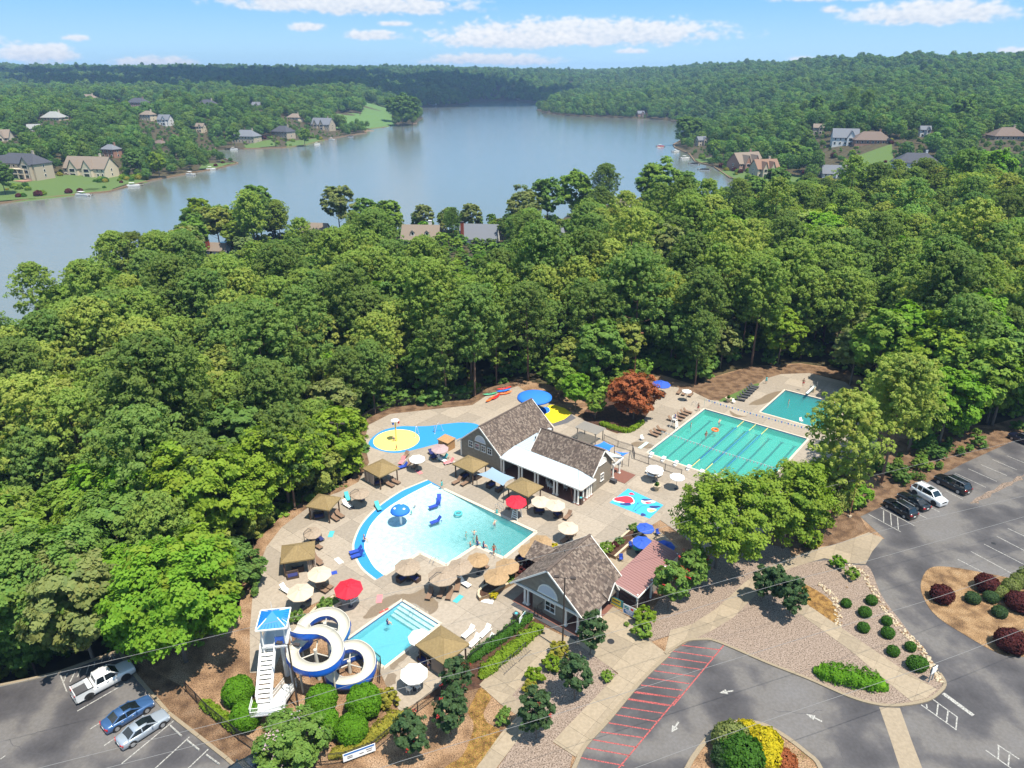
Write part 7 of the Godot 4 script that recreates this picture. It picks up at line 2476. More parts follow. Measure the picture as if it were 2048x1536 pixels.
func make_fences_and_wires():
	fence("black iron fence between the boxwood bed and the west car park", pv([-34.41, -56.36, -30.98, -53.42, -26.81, -50.39, -24.17, -48.69, -22.71, -47.59]), 1.5, "black_metal")
	fence("black iron fence along the bottom with a banner on it", pv([-23.20, -48.41, -20.47, -47.32, -18.02, -47.59, -15.70, -47.93, -13.41, -48.97, -11.49, -51.28, -9.65, -53.74, -7.39, -56.11]), 1.4, "black_metal")
	fence("black iron fence inside the double hedge", pv([-4.97, -59.95, -2.38, -62.80, -0.36, -64.81, 2.68, -67.79, 3.58, -67.35]), 1.4, "black_metal")
	fence("dark fence along the wood edge behind the cabanas", pv([-31.66, -92.02, -29.95, -95.54, -27.02, -100.05, -25.88, -103.25, -26.73, -109.26]), 1.5, "black_metal")
	fence("dark fence at the wood edge behind the splash pad", pv([-28.63, -118.87, -26.29, -123.55, -22.01, -127.15, -16.26, -128.54, -9.41, -129.96, -6.04, -133.62]), 1.4, "black_metal")
	fence("grey fence between the pool house and the lap pool", pv([16.33, -112.59, 18.49, -110.24, 20.80, -108.64, 20.71, -105.98, 22.78, -104.27, 25.13, -102.18, 27.45, -100.37]), 1.3, "charcoal", 0.16)
	fence("small iron fence by the slide pool's lower wall", pv([-14.20, -57.56, -14.52, -60.26, -15.61, -61.29]), 1.1, "black_metal")
	fence("black gate and fence beside the pavilion's left corner", pv([3.03, -67.76, 3.90, -68.64, 4.72, -67.98]), 1.7, "black_metal")
	fence("black gate fence between the pavilion and the snack shelter", pv([11.85, -71.17, 13.11, -70.00, 14.75, -67.98, 16.32, -69.55]), 1.9, "black_metal")
	fence("dark fence behind the oaks beside the east car park", pv([40.58, -87.22, 44.67, -88.33, 49.39, -93.93, 54.14, -99.08, 57.37, -103.61, 60.23, -105.07]), 1.7, "black_metal")
	lamp_pole(v3(pv([5.70, -62.29])[0]), 10.2, "tall dark lamp post in front of the entrance pavilion", "bronze_pole", 2)
	lamp_pole(v3(pv([-22.00, -54.22])[0]), 8.6, "dark lamp post with two heads beside the slide tower", "bronze_pole", 2)
	lamp_pole(v3(pv([-26.99, -98.67])[0]), 10.5, "dark lamp post at the wood edge by the curved deck", "bronze_pole", 2)
	lamp_pole(v3(pv([25.81, -139.11])[0]), 11.0, "brown lamp post rising behind the copper maple", "pole_wood", 3)
	lamp_pole(v3(pv([49.76, -88.96])[0]), 10.5, "wooden utility pole beside the leaning pine", "pole_wood", 2)
	# overhead wires; they hang high over the drive between poles outside the view
	var ws = [["uppermost overhead wire, crossing the slide and the porch", pv([-48.1, -47.2, -46.0, -48.0, -26.5, -55.3, -15.2, -59.7, 0.7, -65.9, 17.7, -72.4, 37.7, -80.2, 77.1, -95.4, 87.7, -99.5])],
		["second overhead wire from the top, over the entrance pavilion", pv([-39.9, -38.9, -37.0, -40.0, -27.0, -43.4, -21.7, -45.2, -12.1, -49.3, -3.1, -53.2, 7.7, -56.7, 16.7, -60.4, 25.0, -63.4, 42.6, -71.2, 66.7, -79.6, 76.0, -83.3])],
		["third overhead wire, over the boxwood balls and the pavilion corner", pv([-35.4, -39.0, -32.2, -40.1, -21.3, -43.8, -12.9, -47.1, -1.1, -51.2, 8.1, -54.5, 15.9, -57.4, 29.6, -62.7, 40.5, -66.5, 64.0, -75.3, 72.8, -78.7])],
		["fourth overhead wire, over the red-striped loop", pv([-14.2, -38.8, -10.6, -40.2, -7.5, -41.4, 5.3, -46.0, 14.5, -49.4, 32.5, -56.0, 45.5, -60.7, 57.7, -65.6, 65.8, -68.9])],
		["lowest overhead wire, over the yellow shrub island", pv([6.11, -38.90, 9.84, -40.22, 12.89, -41.41, 20.89, -44.44, 39.15, -51.02, 51.22, -55.82, 58.43, -58.73])]]
	for i in ws.size():
		var g = G.new()
		var y: float = [9.5, 9.5, 9.2, 9.0, 9.0][i]
		var pts = []
		for p in smooth_line(ws[i][1], 3):
			pts.append(v3(p, y))
		g.tube(pts, 0.019, 0.019, 5)
		solo("overhead_wire", g, M.wire, ws[i][0], "wire", "overhead wires")

# ---------- trees and shrubs ----------
class Leaves:
	var v := PackedVector3Array()
	var n := PackedVector3Array()
	var c := PackedColorArray()
	var r := RandomNumberGenerator.new()
	func dir():
		var z := r.randf_range(-1, 1)
		var a := r.randf() * TAU
		var q := sqrt(1.0 - z * z)
		return Vector3(q * cos(a), z, q * sin(a))
	func leaf(p: Vector3, nrm: Vector3, size: float, long: float, col: Color):
		# a small bent blade: two triangles that share the midrib
		var t := nrm.cross(Vector3(r.randf_range(-1, 1), r.randf_range(-1, 1), r.randf_range(-1, 1)))
		if t.length_squared() < 0.001:
			t = Vector3.RIGHT
		t = t.normalized() * size * long
		var s := nrm.cross(t).normalized() * size * 0.5
		var a := p - t * 0.5
		var b := p + t * 0.5
		var m := p + nrm * size * 0.12
		v.append(a); v.append(m + s); v.append(b)
		v.append(a); v.append(b); v.append(m - s)
		for i in 6:
			n.append(nrm)
			c.append(col)
	func needle(p: Vector3, d: Vector3, len: float, w: float, col: Color, nrm: Vector3):
		var s := d.cross(Vector3(r.randf_range(-1, 1), r.randf_range(-1, 1), r.randf_range(-1, 1))).normalized() * w
		v.append(p - s); v.append(p + s); v.append(p + d * len)
		for i in 3:
			n.append(nrm)
			c.append(col)
	func mesh(with_normals = true):
		var arr := []
		arr.resize(Mesh.ARRAY_MAX)
		arr[Mesh.ARRAY_VERTEX] = v
		if with_normals:
			arr[Mesh.ARRAY_NORMAL] = n
		arr[Mesh.ARRAY_COLOR] = c
		var am := ArrayMesh.new()
		am.add_surface_from_arrays(Mesh.PRIMITIVE_TRIANGLES, arr)
		return am

func tone(r, spread, warm = 0.0):
	var k: float = 1.0 + r.randf_range(-spread, spread)
	var w: float = r.randf_range(-warm, warm)
	return Color(k * (1.0 + w), k, k * (1.0 - w * 0.6))

func crown_broadleaf(seed_, h, rx, base, n_lobes, n_clumps, n_leaves, size):
	# lobes on a tall ellipsoid, each carrying clumps of leaves on its outer side
	var L = Leaves.new()
	L.r.seed = seed_
	var mid = Vector3(0, (h + base) * 0.5, 0)
	var ry = (h - base) * 0.5
	var lobes = []
	for i in n_lobes:
		var d = L.dir()
		d.y = lerpf(-0.75, 1.0, (i + 0.5) / n_lobes)
		var q = sqrt(maxf(0.0, 1.0 - d.y * d.y))
		var a = i * 2.399 + L.r.randf_range(-0.5, 0.5)
		var pr = 1.0 if d.y > -0.3 else 0.8
		var p = Vector3(cos(a) * q * rx * pr, d.y * ry, sin(a) * q * rx * pr) * L.r.randf_range(0.5, 0.74)
		lobes.append([mid + p, L.r.randf_range(0.34, 0.5) * rx])
	lobes.append([mid + Vector3(0, ry * 0.3, 0), rx * 0.5])
	for i in n_clumps:
		var lb = lobes[L.r.randi() % lobes.size()]
		var d: Vector3 = (L.dir() + ((lb[0] - mid) / Vector3(rx, ry, rx)) * 0.9 + Vector3(0, 0.25, 0)).normalized()
		var p: Vector3 = lb[0] + d * lb[1] * Vector3(1, 0.8, 1) * pow(L.r.randf(), 0.35)
		if p.y < base * 0.6:
			continue
		var cr: float = rx * L.r.randf_range(0.09, 0.17)
		var ct = tone(L.r, 0.2, 0.12)
		for k in n_leaves:
			var o = L.dir() * cr * pow(L.r.randf(), 0.5)
			o.y *= 0.62
			var nrm: Vector3 = (d * 0.9 + L.dir() * 0.55 + Vector3(0, 0.65, 0)).normalized()
			var t = tone(L.r, 0.16, 0.05)
			L.leaf(p + o, nrm, size * L.r.randf_range(0.7, 1.3), 1.35, Color(ct.r * t.r, ct.g * t.g, ct.b * t.b))
	return L.mesh()

func crown_pine(seed_, h, rx, base, n_branch, per, n_needles, flat = 0.5):
	# boughs that end in tufts of needles
	var L = Leaves.new()
	L.r.seed = seed_
	var off = Vector2(L.r.randf_range(-0.6, 0.6), L.r.randf_range(-0.6, 0.6))
	for i in n_branch:
		var t = pow((i + 0.5) / n_branch, 0.85)
		var y = lerpf(base, h, t)
		var w = sin(PI * pow(lerpf(0.22, 0.97, t), 1.15)) 
		var len: float = rx * w * L.r.randf_range(0.65, 1.12)
		var a: float = i * 2.399 + L.r.randf_range(-0.4, 0.4)
		var d = Vector3(cos(a), 0.22 + 0.55 * t, sin(a)).normalized()
		var bt = tone(L.r, 0.18, 0.12)
		for k in per:
			var s: float = 1.0 - pow(L.r.randf(), 1.6) * 0.62
			var p: Vector3 = Vector3(off.x * t, y, off.y * t) + d * len * s + L.dir() * rx * 0.19 * Vector3(1, flat, 1)
			var tt = tone(L.r, 0.2, 0.06)
			var cl = Color(bt.r * tt.r, bt.g * tt.g, bt.b * tt.b)
			var size: float = L.r.randf_range(0.42, 0.72)
			var up: Vector3 = (Vector3(d.x * 0.5, 0.9, d.z * 0.5) + L.dir() * 0.45).normalized()
			for q in n_needles:
				var nd: Vector3 = (up * 0.8 + L.dir()).normalized()
				L.leaf(p + nd * size * 0.62, (nd + L.dir() * 0.35 + Vector3(0, 0.25, 0)).normalized(), 0.23, 1.9, cl)
	return L.mesh()

func crown_far(seed_, h, rx, base, n_lobes, n_leaves, size):
	# for crowns seen from afar: lumpy lobes closed by leaf sprays that lie on them
	var L = Leaves.new()
	L.r.seed = seed_
	var mid = Vector3(0, (h + base) * 0.5, 0)
	var ry = (h - base) * 0.5
	for i in n_lobes:
		var u: float = lerpf(-0.5, 1.0, (i + 0.5) / n_lobes)
		var q = sqrt(maxf(0.0, 1.0 - u * u))
		var a = i * 2.399 + L.r.randf_range(-0.4, 0.4)
		var c: Vector3 = mid + Vector3(cos(a) * q * rx, u * ry, sin(a) * q * rx) * L.r.randf_range(0.5, 0.72)
		var rad: float = rx * L.r.randf_range(0.36, 0.56)
		var lt = tone(L.r, 0.14, 0.1)
		for k in n_leaves:
			var d: Vector3 = (L.dir() + Vector3(0, 0.2, 0)).normalized()
			var t = tone(L.r, 0.16, 0.06)
			L.leaf(c + d * rad * Vector3(1, 0.8, 1) * L.r.randf_range(0.86, 1.04), (d + L.dir() * 0.32).normalized(), size * L.r.randf_range(0.7, 1.3), 1.2, Color(lt.r * t.r, lt.g * t.g, lt.b * t.b))
	return L.mesh()

func trunk_mesh(seed_, h, r0, lean, limbs, from, reach, rise):
	var r = RandomNumberGenerator.new()
	r.seed = seed_
	var g = G.new()
	var pts = []
	for i in 7:
		var t = i / 6.0
		pts.append(Vector3(lean * t * t + r.randf_range(-0.12, 0.12) * t, h * t - 0.3, lean * 0.4 * t + r.randf_range(-0.12, 0.12) * t))
	g.tube(pts, r0, r0 * 0.22, 7)
	for i in limbs:
		var t: float = lerpf(from, 0.93, (i + 0.5) / limbs)
		var k = t * 6.0
		var p: Vector3 = pts[int(k)].lerp(pts[mini(int(k) + 1, 6)], k - int(k))
		var a = i * 2.399 + r.randf_range(-0.4, 0.4)
		var len: float = reach * r.randf_range(0.6, 1.0) * (1.15 - t * 0.5)
		var e = p + Vector3(cos(a) * len, len * rise, sin(a) * len)
		g.tube([p, p.lerp(e, 0.5) + Vector3(0, -0.08 * len, 0), e], r0 * 0.32 * (1.2 - t), 0.03, 5, false)
	return g.mesh(true)

func shrub_ball(seed_, rx, ry, n, size, rough = 0.05):
	# a clipped or natural bush: leaves over a bumpy, closed body
	var L = Leaves.new()
	L.r.seed = seed_
	var nz = FastNoiseLite.new()
	nz.seed = seed_
	nz.frequency = 0.9
	for i in n:
		var d = L.dir()
		if d.y < -0.75:
			continue
		var k: float = 1.0 + nz.get_noise_3dv(d * 2.0) * rough * 4.0 - pow(L.r.randf(), 2.0) * 0.12
		var nrm = (d + L.dir() * 0.7).normalized()
		L.leaf(Vector3(d.x * rx, d.y * ry, d.z * rx) * k + Vector3(0, ry * 0.8, 0), nrm, size * L.r.randf_range(0.7, 1.3), 1.3, tone(L.r, 0.22, 0.08))
	var rows = 7
	for i in rows:
		for j in 12:
			var q = []
			for e in [[0, 0], [0, 1], [1, 1], [1, 0]]:
				var th: float = PI * (i + e[0]) / rows
				var ph: float = TAU * (j + e[1]) / 12.0
				var d = Vector3(sin(th) * cos(ph), cos(th), sin(th) * sin(ph))
				q.append([Vector3(d.x * rx, d.y * ry, d.z * rx) * 0.86 + Vector3(0, ry * 0.8, 0), d])
			for e in [0, 1, 2, 0, 2, 3]:
				L.v.append(q[e][0]); L.n.append(q[e][1]); L.c.append(Color(0.8, 0.8, 0.8))
	return L.mesh()

var tree_kinds := {}

func make_tree_kinds():
	for i in 5:
		tree_kinds["pine_%d" % i] = [crown_pine(100 + i, [21.0, 23.0, 19.0, 24.0, 20.0][i], [5.4, 6.0, 5.2, 5.8, 6.4][i], [8.0, 9.5, 6.5, 9.0, 6.5][i], [96, 96, 96, 58, 52][i], [17, 17, 17, 15, 15][i], 15, [0.5, 0.5, 0.5, 0.28, 0.26][i]), trunk_mesh(130 + i, [20.0, 22.0, 18.0, 23.0, 19.0][i], 0.27, 0.5 * (i - 2), 16, 0.45, 4.0, 0.35)]
	for i in 6:
		tree_kinds["broad_%d" % i] = [crown_broadleaf(200 + i, [17.0, 19.0, 15.0, 18.0, 13.5, 20.0][i], [5.2, 5.6, 5.0, 6.2, 4.6, 5.4][i], [3.0, 4.0, 2.4, 3.2, 2.0, 5.0][i], 15 + i, 300, 44, [0.42, 0.44, 0.40, 0.44, 0.38, 0.44][i]), trunk_mesh(230 + i, [14.0, 16.0, 12.0, 15.0, 10.5, 17.0][i], 0.25, 0.3, 10, 0.3, 4.2, 0.7)]
	tree_kinds["maple_0"] = [crown_broadleaf(300, 15.5, 7.3, 1.6, 24, 420, 60, 0.34), trunk_mesh(330, 12.0, 0.26, 0.2, 14, 0.2, 5.5, 0.8)]
	tree_kinds["maple_1"] = [crown_broadleaf(301, 15.0, 6.2, 2.2, 22, 400, 60, 0.34), trunk_mesh(331, 12.0, 0.24, 0.2, 14, 0.2, 5.0, 0.8)]
	tree_kinds["oak_0"] = [crown_broadleaf(302, 12.5, 6.2, 2.6, 24, 430, 60, 0.26), trunk_mesh(332, 10.5, 0.2, 0.4, 14, 0.22, 5.0, 0.7)]
	tree_kinds["oak_1"] = [crown_broadleaf(303, 12.0, 5.6, 2.4, 20, 400, 60, 0.26), trunk_mesh(333, 10.0, 0.2, -0.3, 14, 0.22, 4.6, 0.7)]
	tree_kinds["japan"] = [crown_broadleaf(304, 7.6, 4.6, 1.7, 18, 330, 50, 0.28), trunk_mesh(334, 6.0, 0.16, 0.2, 12, 0.15, 4.0, 0.6)]
	tree_kinds["big_pine"] = [crown_pine(110, 21.0, 5.6, 8.0, 110, 10, 20, 0.4), trunk_mesh(335, 20.0, 0.36, 0.6, 20, 0.35, 5.0, 0.2)]

func tree(called, label, kind, leaf, bark, at, turn, scale, group = "", squash = 1.0):
	var t = thing(called, label, "tree", at, turn, group)
	t.scale = Vector3(scale, scale * squash, scale)
	part(t, "trunk", tree_kinds[kind][1], M[bark])
	part(t, "crown", tree_kinds[kind][0], M[leaf])
	return t

# ---------- plants of the site ----------
func bush(called, label, category, mesh, leaf, at, s, group = "", flowers = null, fkey = ""):
	var t = thing(called, label, category, Vector3(at.x, 0.0, at.z), rng.randf() * 360.0, group)
	t.scale = s if s is Vector3 else Vector3.ONE * s
	part(t, "foliage", mesh, M[leaf])
	if flowers:
		part(t, "flowers", flowers, M[fkey])
	return t

func hedge(called, label, line, w, h, leaf, n_per_m, size, group = ""):
	var t = thing(called, label, "hedge", Vector3.ZERO, 0.0, group)
	var L = Leaves.new()
	L.r.seed = 77 + line.size()
	var nz = FastNoiseLite.new()
	nz.frequency = 0.5
	var first = line[0]
	var last = line[line.size() - 1]
	for i in line.size() - 1:
		var a = line[i]
		var b = line[i + 1]
		var d = (b - a).normalized()
		var s = Vector2(-d.y, d.x)
		for k in int((b - a).length() * n_per_m):
			var p = a.lerp(b, L.r.randf())
			var th = L.r.randf() * PI
			var o = Vector3(s.x * cos(th), 0, s.y * cos(th))
			var e = sqrt(clampf(minf(p.distance_to(first), p.distance_to(last)) / (w * 0.7), 0.12, 1.0))
			var bulge = (1.0 + nz.get_noise_2d(p.x * 2.2, p.y * 2.2 + th) * 0.5) * e
			var y = h * (0.15 + 0.85 * pow(sin(th), 0.5)) if L.r.randf() < 0.6 else h * L.r.randf()
			var q: Vector3 = v3(p) + o * w * 0.5 * bulge + Vector3(0, y * bulge, 0)
			var nn: Vector3 = (o + Vector3(0, sin(th) + 0.3, 0) + L.dir() * 0.7).normalized()
			L.leaf(q, nn, size * L.r.randf_range(0.7, 1.3), 1.3, tone(L.r, 0.25, 0.12))
	part(t, "foliage", L.mesh(), M[leaf])
	var c = G.new()
	strip(c, PackedVector2Array([first.lerp(line[1], minf(1.0, w * 0.3 / first.distance_to(line[1])))]) + line.slice(1, line.size() - 1) + PackedVector2Array([last.lerp(line[line.size() - 2], minf(1.0, w * 0.3 / last.distance_to(line[line.size() - 2])))]), w * 0.5, 0.0, h * 0.62)
	var cc = part(t, "inner_growth", c, M[leaf])
	return t

func make_site_plants():
	make_tree_kinds()
	# big trees close to the centre
	tree("maple_tree", "big bright green maple over the pickup truck's bonnet", "maple_0", "leaf_bright", "bark_grey", v3(pv([-36.28, -60.68])[0]), 20, 1.0)
	tree("maple_tree", "broad yellow-green maple left of the deck's curve", "maple_1", "leaf_c", "bark_grey", v3(pv([-41.31, -81.44])[0]), 80, 1.12)
	tree("maple_tree", "yellow-green maple beside the lamp post at the wood edge", "maple_1", "leaf_c", "bark_grey", v3(pv([-33.98, -92.71])[0]), 200, 1.0)
	tree("maple_tree", "bright maple behind the yellow-green one, left of it", "maple_1", "leaf_bright", "bark_grey", v3(pv([-50.30, -83.76])[0]), 300, 1.0)
	tree("maple_tree", "small bright maple between the two yellow-green ones", "maple_0", "leaf_c", "bark_grey", v3(pv([-37.78, -87.42])[0]), 130, 0.8)
	tree("maple_tree", "dark green maple at the west car park's back kerb", "maple_0", "leaf_b", "bark_grey", v3(pv([-51.36, -63.50])[0]), 40, 1.0)
	tree("maple_tree", "dark green maple at the frame's left edge", "maple_1", "leaf_d", "bark_grey", v3(pv([-56.93, -62.33])[0]), 140, 1.0)
	tree("willow_oak", "wide yellow-green oak hiding the mural's right end", "oak_0", "leaf_willow", "bark_grey", v3(pv([26.86, -77.09])[0]), 10, 1.04)
	tree("willow_oak", "yellow-green oak between the lap pool and the east car park", "oak_1", "leaf_willow", "bark_grey", v3(pv([37.31, -81.44])[0]), 60, 1.08)
	tree("willow_oak", "yellow-green oak farthest right of the oak pair", "oak_0", "leaf_e", "bark_grey", v3(pv([43.51, -86.79])[0]), 160, 0.75)
	tree("pine_tree", "tall leaning pine with a bare trunk over the lap pool's corner", "big_pine", "pine_c", "bark_pine", v3(pv([45.79, -86.17])[0]), 0, 0.98)
	tree("pine_tree", "pine standing between the diving pool and the parked cars", "pine_1", "pine_c", "bark_pine", v3(pv([58.97, -98.51])[0]), 100, 0.92)
	tree("pine_tree", "pine behind the black cars of the east car park", "big_pine", "pine_a", "bark_pine", v3(pv([60.77, -104.08])[0]), 210, 0.9)
	var side = [[1815, 905, "broad_0", "leaf_a", 0.8], [1875, 895, "broad_2", "leaf_bright", 0.9], [1930, 865, "broad_3", "leaf_a", 0.95], [1985, 850, "broad_1", "leaf_b", 0.95], [2050, 850, "broad_0", "leaf_bright", 1.0], [1780, 850, "broad_4", "leaf_a", 0.9], [1850, 830, "broad_3", "leaf_c", 1.0], [1740, 800, "broad_5", "leaf_a", 0.9], [2090, 820, "broad_2", "leaf_c", 1.0], [1790, 790, "broad_1", "leaf_bright", 0.95], [1700, 770, "broad_2", "leaf_olive", 0.8], [1905, 800, "broad_5", "leaf_bright", 1.05]]
	var spots = pv([68.2, -108.4, 74.4, -110.2, 82.5, -115.8, 89.3, -118.9, 95.4, -118.9, 70.3, -118.9, 79.0, -123.1, 71.7, -130.0, 103.5, -125.3, 77.8, -132.4, 70.9, -137.5, 88.2, -130.0])
	for i in side.size():
		tree("broadleaf_tree", ["fresh green tree over the white car", "lime green tree above the parked-apart black car", "fresh green tree at the east car park's back edge", "mid green tree at the car park's far back corner", "lime green tree at the frame's right edge", "fresh green tree between the diving pool and the car park", "yellow-green tree above the car park trees", "tall fresh green tree right of the diving boards", "yellow-green tree cut by the frame's right edge", "lime tree above the diving pool's right side", "olive tree by the diving boards", "tall lime tree high on the right"][i], side[i][2], side[i][3], "bark_grey", v3(spots[i]), i * 47.0, side[i][4] * 1.15, "trees round the east car park")
	tree("copper_maple", "round copper-red Japanese maple in a bed behind the pool house", "japan", "leaf_red", "bark_grey", v3(pv([22.89, -121.39])[0]), 0, 1.05, "", 1.1)
	var near = [["low bright green tree left of the copper maple", 12.20, -124.88, "broad_4", "leaf_bright", 0.62], ["low fresh green tree behind the disc canopy", 9.41, -129.96, "broad_2", "leaf_a", 0.62], ["low green bush-like tree at the maple bed's corner", 15.70, -121.39, "broad_4", "leaf_a", 0.42]]
	for s in near:
		tree("broadleaf_tree", s[0], s[3], s[4], "bark_grey", Vector3(s[1], 0, s[2]), 33, s[5], "trees behind the pool house")
	# clipped boxwood balls by the slide
	var ball = shrub_ball(51, 1.55, 1.6, 9000, 0.14)
	for s in [["large boxwood ball nearest the slide's third loop", -15.04, -53.74, 1.12], ["boxwood ball left of the slide bed's middle", -19.48, -54.06, 1.0], ["boxwood ball in front, below the large one", -15.63, -50.54, 0.98], ["boxwood ball half hidden by the pink-flowered bush", -18.51, -51.13, 1.0], ["boxwood ball left of the slide stairs, upper one", -28.36, -55.19, 1.0], ["boxwood ball left of the slide stairs, lower one", -26.54, -52.18, 0.95]]:
		bush("boxwood_ball", s[0], "shrub", ball, "box_green", Vector3(s[1], 0, s[2]), s[3], "clipped boxwood balls by the slide")
	# crape myrtles
	var my = crown_broadleaf(310, 5.1, 1.55, 0.5, 18, 230, 34, 0.17)
	var mt = trunk_mesh(340, 3.6, 0.07, 0.1, 12, 0.1, 1.4, 1.6)
	var fl = crown_broadleaf(311, 4.9, 1.8, 1.8, 10, 11, 6, 0.11)
	var flm = crown_broadleaf(312, 4.9, 1.8, 1.2, 10, 6, 7, 0.12)
	var myr = [["crape myrtle nearest the entrance pavilion's front corner", 8.79, -61.64, 1.0, "myrtle", 0], ["crape myrtle in the middle of the gravel bed", 6.51, -55.41, 1.05, "myrtle", 0], ["crape myrtle at the lower end of the gravel bed", 2.38, -50.59, 1.05, "myrtle", 1], ["crape myrtle below the slide pool by the iron fence", -5.61, -55.08, 1.0, "myrtle", 1], ["crape myrtle on the dry lawn's left border", -6.06, -50.73, 1.05, "myrtle", 1], ["crape myrtle at the frame's lower edge", -9.47, -48.27, 1.05, "myrtle", 1], ["left crape myrtle of the trio in the rock garden", 30.91, -70.47, 0.9, "myrtle", 0], ["middle crape myrtle of the trio in the rock garden", 32.20, -69.84, 1.0, "myrtle", 0], ["right crape myrtle of the trio in the rock garden", 33.25, -67.41, 1.05, "myrtle", 0], ["red-flowered crape myrtle by the snack shelter's corner", 18.99, -68.87, 1.25, "leaf_b", 2], ["red-flowered crape myrtle beyond the first one", 21.67, -71.17, 1.2, "leaf_b", 2], ["red-flowered crape myrtle under the wide oak", 23.44, -73.33, 1.0, "leaf_b", 2]]
	for s in myr:
		var t = thing("crape_myrtle", s[0], "shrub", Vector3(s[1], 0, s[2]), rng.randf() * 360.0, "crape myrtles")
		t.scale = Vector3(1.05, 1.22, 1.05) * s[3]
		part(t, "stems", mt, M.bark_grey)
		part(t, "crown", my, M[s[4]])
		if s[5]:
			part(t, "flowers", fl if s[5] == 2 else flm, M.flower_red)
	# pink-flowered bush at the bottom left
	var t = bush("flowering_bush", "large loose bush with pale pink flowers at the bottom", "shrub", crown_broadleaf(320, 5.0, 3.4, 0.3, 18, 330, 46, 0.22), "leaf_b", v3(pv([-20.62, -47.86])[0]), 1.0)
	part(t, "flowers", crown_broadleaf(321, 5.2, 3.3, 1.5, 12, 24, 8, 0.13), M.flower_pink)
	# hedges
	hedge("clipped_hedge", "yellow-green hedge in front of the iron fence by the bicycle racks", pv([-3.49, -58.14, -1.75, -60.32, 0.22, -62.31, 1.55, -64.00, 3.53, -66.06]), 1.5, 0.95, "hedge_green", 420, 0.16, "double hedge by the bicycle racks")
	hedge("clipped_hedge", "darker hedge behind the iron fence by the bicycle racks", pv([-4.99, -60.32, -2.95, -62.31, -0.95, -64.20, 0.53, -65.85, 2.38, -67.79]), 1.2, 1.0, "box_dark", 380, 0.16, "double hedge by the bicycle racks")
	hedge("clipped_hedge", "yellowish hedge inside the fence at the bottom", pv([-17.50, -48.41, -15.52, -49.39, -13.56, -50.83, -12.08, -52.64, -11.06, -53.58]), 1.4, 0.8, "hedge_yellow", 380, 0.16)
	hedge("clipped_hedge", "yellow-green hedge along the fence by the silver sedan", pv([-32.33, -54.86, -30.26, -53.58, -28.15, -52.03, -26.82, -51.13]), 1.0, 0.8, "hedge_green", 320, 0.16)
	hedge("clipped_hedge", "long dark green hedge at the rock garden's lower side", smooth_line(pv([33.01, -59.29, 34.56, -58.44, 36.73, -57.84, 38.50, -57.24, 39.88, -56.66]), 3), 2.3, 1.25, "box_green", 620, 0.16)
	hedge("clipped_hedge", "low hedge round the copper maple's bed", smooth_line(pv([16.30, -119.37, 18.31, -117.55, 20.90, -116.02, 22.76, -117.55, 24.60, -120.16]), 3), 1.0, 0.7, "hedge_green", 260, 0.18)
	# small balls in the rock garden
	var sb = shrub_ball(52, 0.62, 0.55, 1600, 0.1)
	var sp = pv([40.96, -69.68, 44.29, -70.15, 42.49, -68.00, 44.46, -66.59, 41.17, -65.44, 43.58, -64.54, 45.15, -62.42, 42.82, -61.71])
	var words = ["nearest the dry lawn, upper", "upper one by the road edge", "second by the dry lawn side", "second by the road edge", "third beside the cross walk", "third by the road edge", "largest but one by the road edge", "lowest beside the cross walk"]
	for i in sp.size():
		bush("boxwood_mound", "small round green mound in the rock garden, " + words[i], "shrub", sb, "box_dark", v3(sp[i]), 1.0 + 0.1 * (i % 3), "small mounds of the rock garden")
	bush("boxwood_mound", "largest oval green mound near the rock garden's tip", "shrub", sb, "box_dark", v3(pv([44.43, -59.67])[0]), Vector3(1.8, 1.5, 1.5), "small mounds of the rock garden")
	# loose shrubs
	var loose = crown_broadleaf(322, 1.3, 1.0, 0.05, 9, 90, 22, 0.17)
